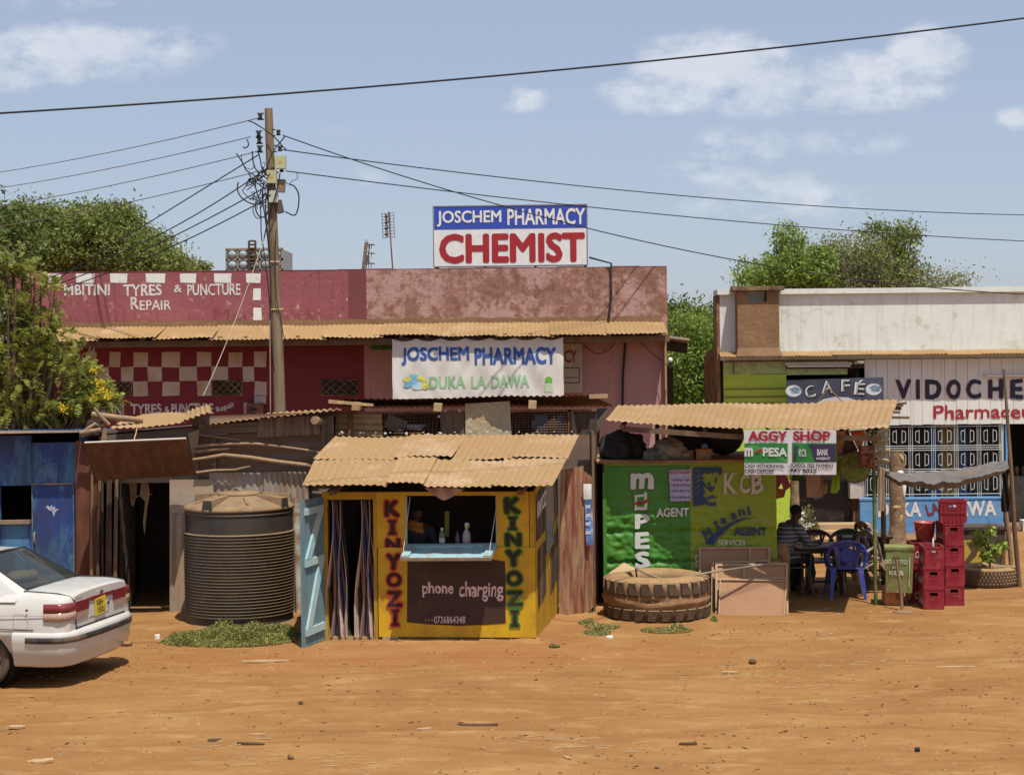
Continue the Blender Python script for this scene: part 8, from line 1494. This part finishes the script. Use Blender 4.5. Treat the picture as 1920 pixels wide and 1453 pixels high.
    sm = MB(); sm.tube([(-.38, .64, 1.035), (-.80, .665, 1.018), (-.93, .655, .99), (-.966, .64, .95), (-.969, .61, .93), (-.972, .60, .72), (-.972, .58, .64)], .006, 5).tube([(-.38, -.64, 1.035), (-.80, -.665, 1.018), (-.93, -.655, .99), (-.966, -.64, .95)], .006, 5); sm.tube([(-.60, .848, .645), (-.2, .851, .645), (-.36, .851, .645)], .004, 4)
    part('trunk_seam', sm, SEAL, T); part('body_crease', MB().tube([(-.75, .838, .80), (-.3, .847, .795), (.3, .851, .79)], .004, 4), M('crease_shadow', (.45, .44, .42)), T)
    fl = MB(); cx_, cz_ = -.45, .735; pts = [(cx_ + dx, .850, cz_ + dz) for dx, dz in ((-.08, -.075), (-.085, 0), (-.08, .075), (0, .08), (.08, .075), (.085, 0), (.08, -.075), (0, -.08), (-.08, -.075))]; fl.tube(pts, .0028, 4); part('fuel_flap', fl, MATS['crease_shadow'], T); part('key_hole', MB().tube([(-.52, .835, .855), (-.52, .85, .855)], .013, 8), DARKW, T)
    # cabin
    Rw = [(-.40, .63), (.26, .50)]; zr0, zr1 = 1.035, 1.365
    part('roof', MB().grid(lambda a, b: V((.24 + 1.25 * a + .0, (b - .5) * 1.10 * (1 - .03 * abs(2 * a - 1)), 1.362 + .05 * math.sin(math.pi * (.15 + .7 * a)) * (1 - (2 * abs(b - .5)) ** 2.6) + .012 * (1 - (2 * b - 1) ** 2))), 14, 14).grid(lambda a, b: V((1.49 - 1.25 * a, (b - .5) * 1.10, 1.345)), 2, 2), PT, T)
    GLs = glass('car_glass', (.035, .045, .045), .62, .04)
    def pane(nm, q, lab=None): 
        c = [V(x) for x in q]; p_ = part(nm, MB().grid(lambda a, b: c[0].lerp(c[1], a).lerp(c[3].lerp(c[2], a), b) + V((-.05 * math.sin(a * 3.14) if 'rear' in nm else (.05 * math.sin(a * 3.14) if nm == 'windscreen' else 0), 0, 0)), 10, 6), GLs, T, lab); part('seal', MB().tube(c + [c[0]], .011, 6), SEAL, p_)
    pane('rear_window', [(-.37, .60, 1.045), (-.37, -.60, 1.045), (.24, -.49, 1.375), (.24, .49, 1.375)]); pane('windscreen', [(2.12, -.62, 1.0), (2.12, .62, 1.0), (1.50, .51, 1.375), (1.50, -.51, 1.375)])
    for s in (1, -1):
        part('pillar', MB().add([(-.40, .61 * s, 1.03), (-.36, .72 * s, 1.0), (.12, .765 * s, .95), (.46, .575 * s, 1.355), (.24, .545 * s, 1.365), (.24, .50 * s, 1.375), (.3, .70 * s, 1.0)], [(0, 1, 2, 3, 4, 5), (5, 4, 3, 2, 1, 0)]), PT, T); part('pillar', MB().slab([(1.02, .76 * s, .96), (1.10, .76 * s, .96), (1.08, .57 * s, 1.355), (1.02, .57 * s, 1.355)], (0, .004, 0)), PT, T); part('pillar', MB().slab([(1.95, .75 * s, .96), (2.16, .66 * s, .99), (1.52, .53 * s, 1.37), (1.45, .57 * s, 1.355)], (0, .004, 0)), PT, T)
        part('belt', MB().slab([(-.36, .70 * s, .99), (2.1, .70 * s, .965), (2.1, .80 * s, .90), (-.36, .80 * s, .93)], (0, 0, .004)), PT, T)
        pane('side_window', [(.16, .758 * s, .965), (1.0, .758 * s, .965), (1.0, .572 * s, 1.35), (.50, .572 * s, 1.35)]); pane('side_window', [(1.12, .758 * s, .965), (1.92, .75 * s, .965), (1.46, .572 * s, 1.35), (1.12, .572 * s, 1.35)])
        part('headlamp', MB().ell((3.42, .55 * s, .68), (.08, .2, .08), 8), LC, T)
    part('parcel_shelf', MB().box((-.02, 0, 1.03), (.62, 1.25, .02)).box((.45, -.33, 1.08), (.12, .42, .45)).box((.45, .33, 1.08), (.12, .42, .45)).box((1.35, -.36, 1.08), (.12, .42, .5)).box((1.35, .36, 1.08), (.12, .42, .5)), M('car_interior', (.10, .085, .07)), T)
    m = MB().ell((0.02, -.05, 1.10), (.16, .26, .07), 9); m.v = [tuple(V(v) + V((0, 0, .04 * noise.noise(V(v) * 9)))) for v in m.v]; part('rear_shelf_cloth', m, paint('khaki_cloth', (.34, .29, .11)), T)
    part('aerial', MB().prism([(.38, 0, 1.42), (.50, 0, 1.42), (.30, 0, 1.48)], (0, .012, 0)).tube([(.34, 0, 1.42), (.30, 0, 1.475)], .008, 5), SEAL, T); part('exhaust', MB().tube([(-.5, -.48, .24), (-1.10, -.50, .275)], .028, 10), RUST, T); part('tow_loop', MB().tube([(-.88, .12, .24), (-.90, .12, .20), (-.90, .18, .20), (-.88, .18, .24)], .01, 5), RUST, T)
    RIM = M('alloy_rim', (.42, .40, .38), metal=.7, r=.35, da=.3)
    for x in (0, 2.53):
        for s in (1, -1):
            w = part('wheel', MB().lathe([(0, 0)], 3), DARK, T) if False else None
            def tw(prof, n=48, sm=True): a = MB().lathe(prof, n, (0, 0, 0), smooth=sm, close=True); a.v = [(v[0] + x, s * (.71 + v[2]), v[1] + .283) for v in a.v]; return a
            w = part('wheel', tw([(.19, -.09), (.27, -.088), (.283, -.06), (.283, .06), (.27, .088), (.19, .09), (.185, .06), (.185, -.06)]), M('car_tyre', (.045, .040, .036), r=.8, da=.3, dirt=(.17, .11, .07), ds=4, bump=.1), T, 'black tyre with dusty tread')
            part('rim', tw([(.192, .07), (.192, .085), (.18, .082), (.17, .05), (.17, -.05), (.18, -.06)]), RIM, w); h_ = MB()
            for k in range(5):
                for o in (-.14, .14): an = k * 1.2566 + o + .3; h_.hexa([(x + .04 * math.cos(an - .3), s * (.71 + .065), .283 + .04 * math.sin(an - .3)), (x + .04 * math.cos(an + .3), s * (.71 + .065), .283 + .04 * math.sin(an + .3)), (x + .18 * math.cos(an + .07), s * (.71 + .072), .283 + .18 * math.sin(an + .07)), (x + .18 * math.cos(an - .07), s * (.71 + .072), .283 + .18 * math.sin(an - .07))], [(x + .04 * math.cos(an - .3), s * (.71 + .045), .283 + .04 * math.sin(an - .3)), (x + .04 * math.cos(an + .3), s * (.71 + .045), .283 + .04 * math.sin(an + .3)), (x + .18 * math.cos(an + .07), s * (.71 + .05), .283 + .18 * math.sin(an + .07)), (x + .18 * math.cos(an - .07), s * (.71 + .05), .283 + .18 * math.sin(an - .07))])
            part('spokes', h_, RIM, w); part('hub', tw([(.001, .05), (.045, .07), (.04, .08), (.001, .082)], 16), RIM, w); part('wheel_disc', tw([(.001, .0), (.17, .0), (.17, .01), (.001, .01)], 20), DARK, w)
            a = MB().tube([(x, s * .5, .285), (x, s * .83, .285)], .33, 40, cap=False); part('wheel_well', a.add([(x + .33 * math.cos(t), s * .5, .285 + .33 * math.sin(t)) for t in [6.2832 * i / 30 for i in range(30)]], [tuple(range(30))]), M('well_black', (.012, .011, .01), da=0), T)
    return T
car = carbuild(); gw = G(2, 1285); th = R(168); lv = V((math.cos(th + math.pi / 2), math.sin(th + math.pi / 2), 0)); car.location = gw - lv * .71 + V((-.12, 0, 0)); car.location.z = gz(car.location.x, car.location.y) - .0; car.rotation_euler = (0, 0, th)
print('objects', len(SC.objects), 'faces', sum(len(o.data.polygons) for o in SC.objects if o.type == 'MESH'))
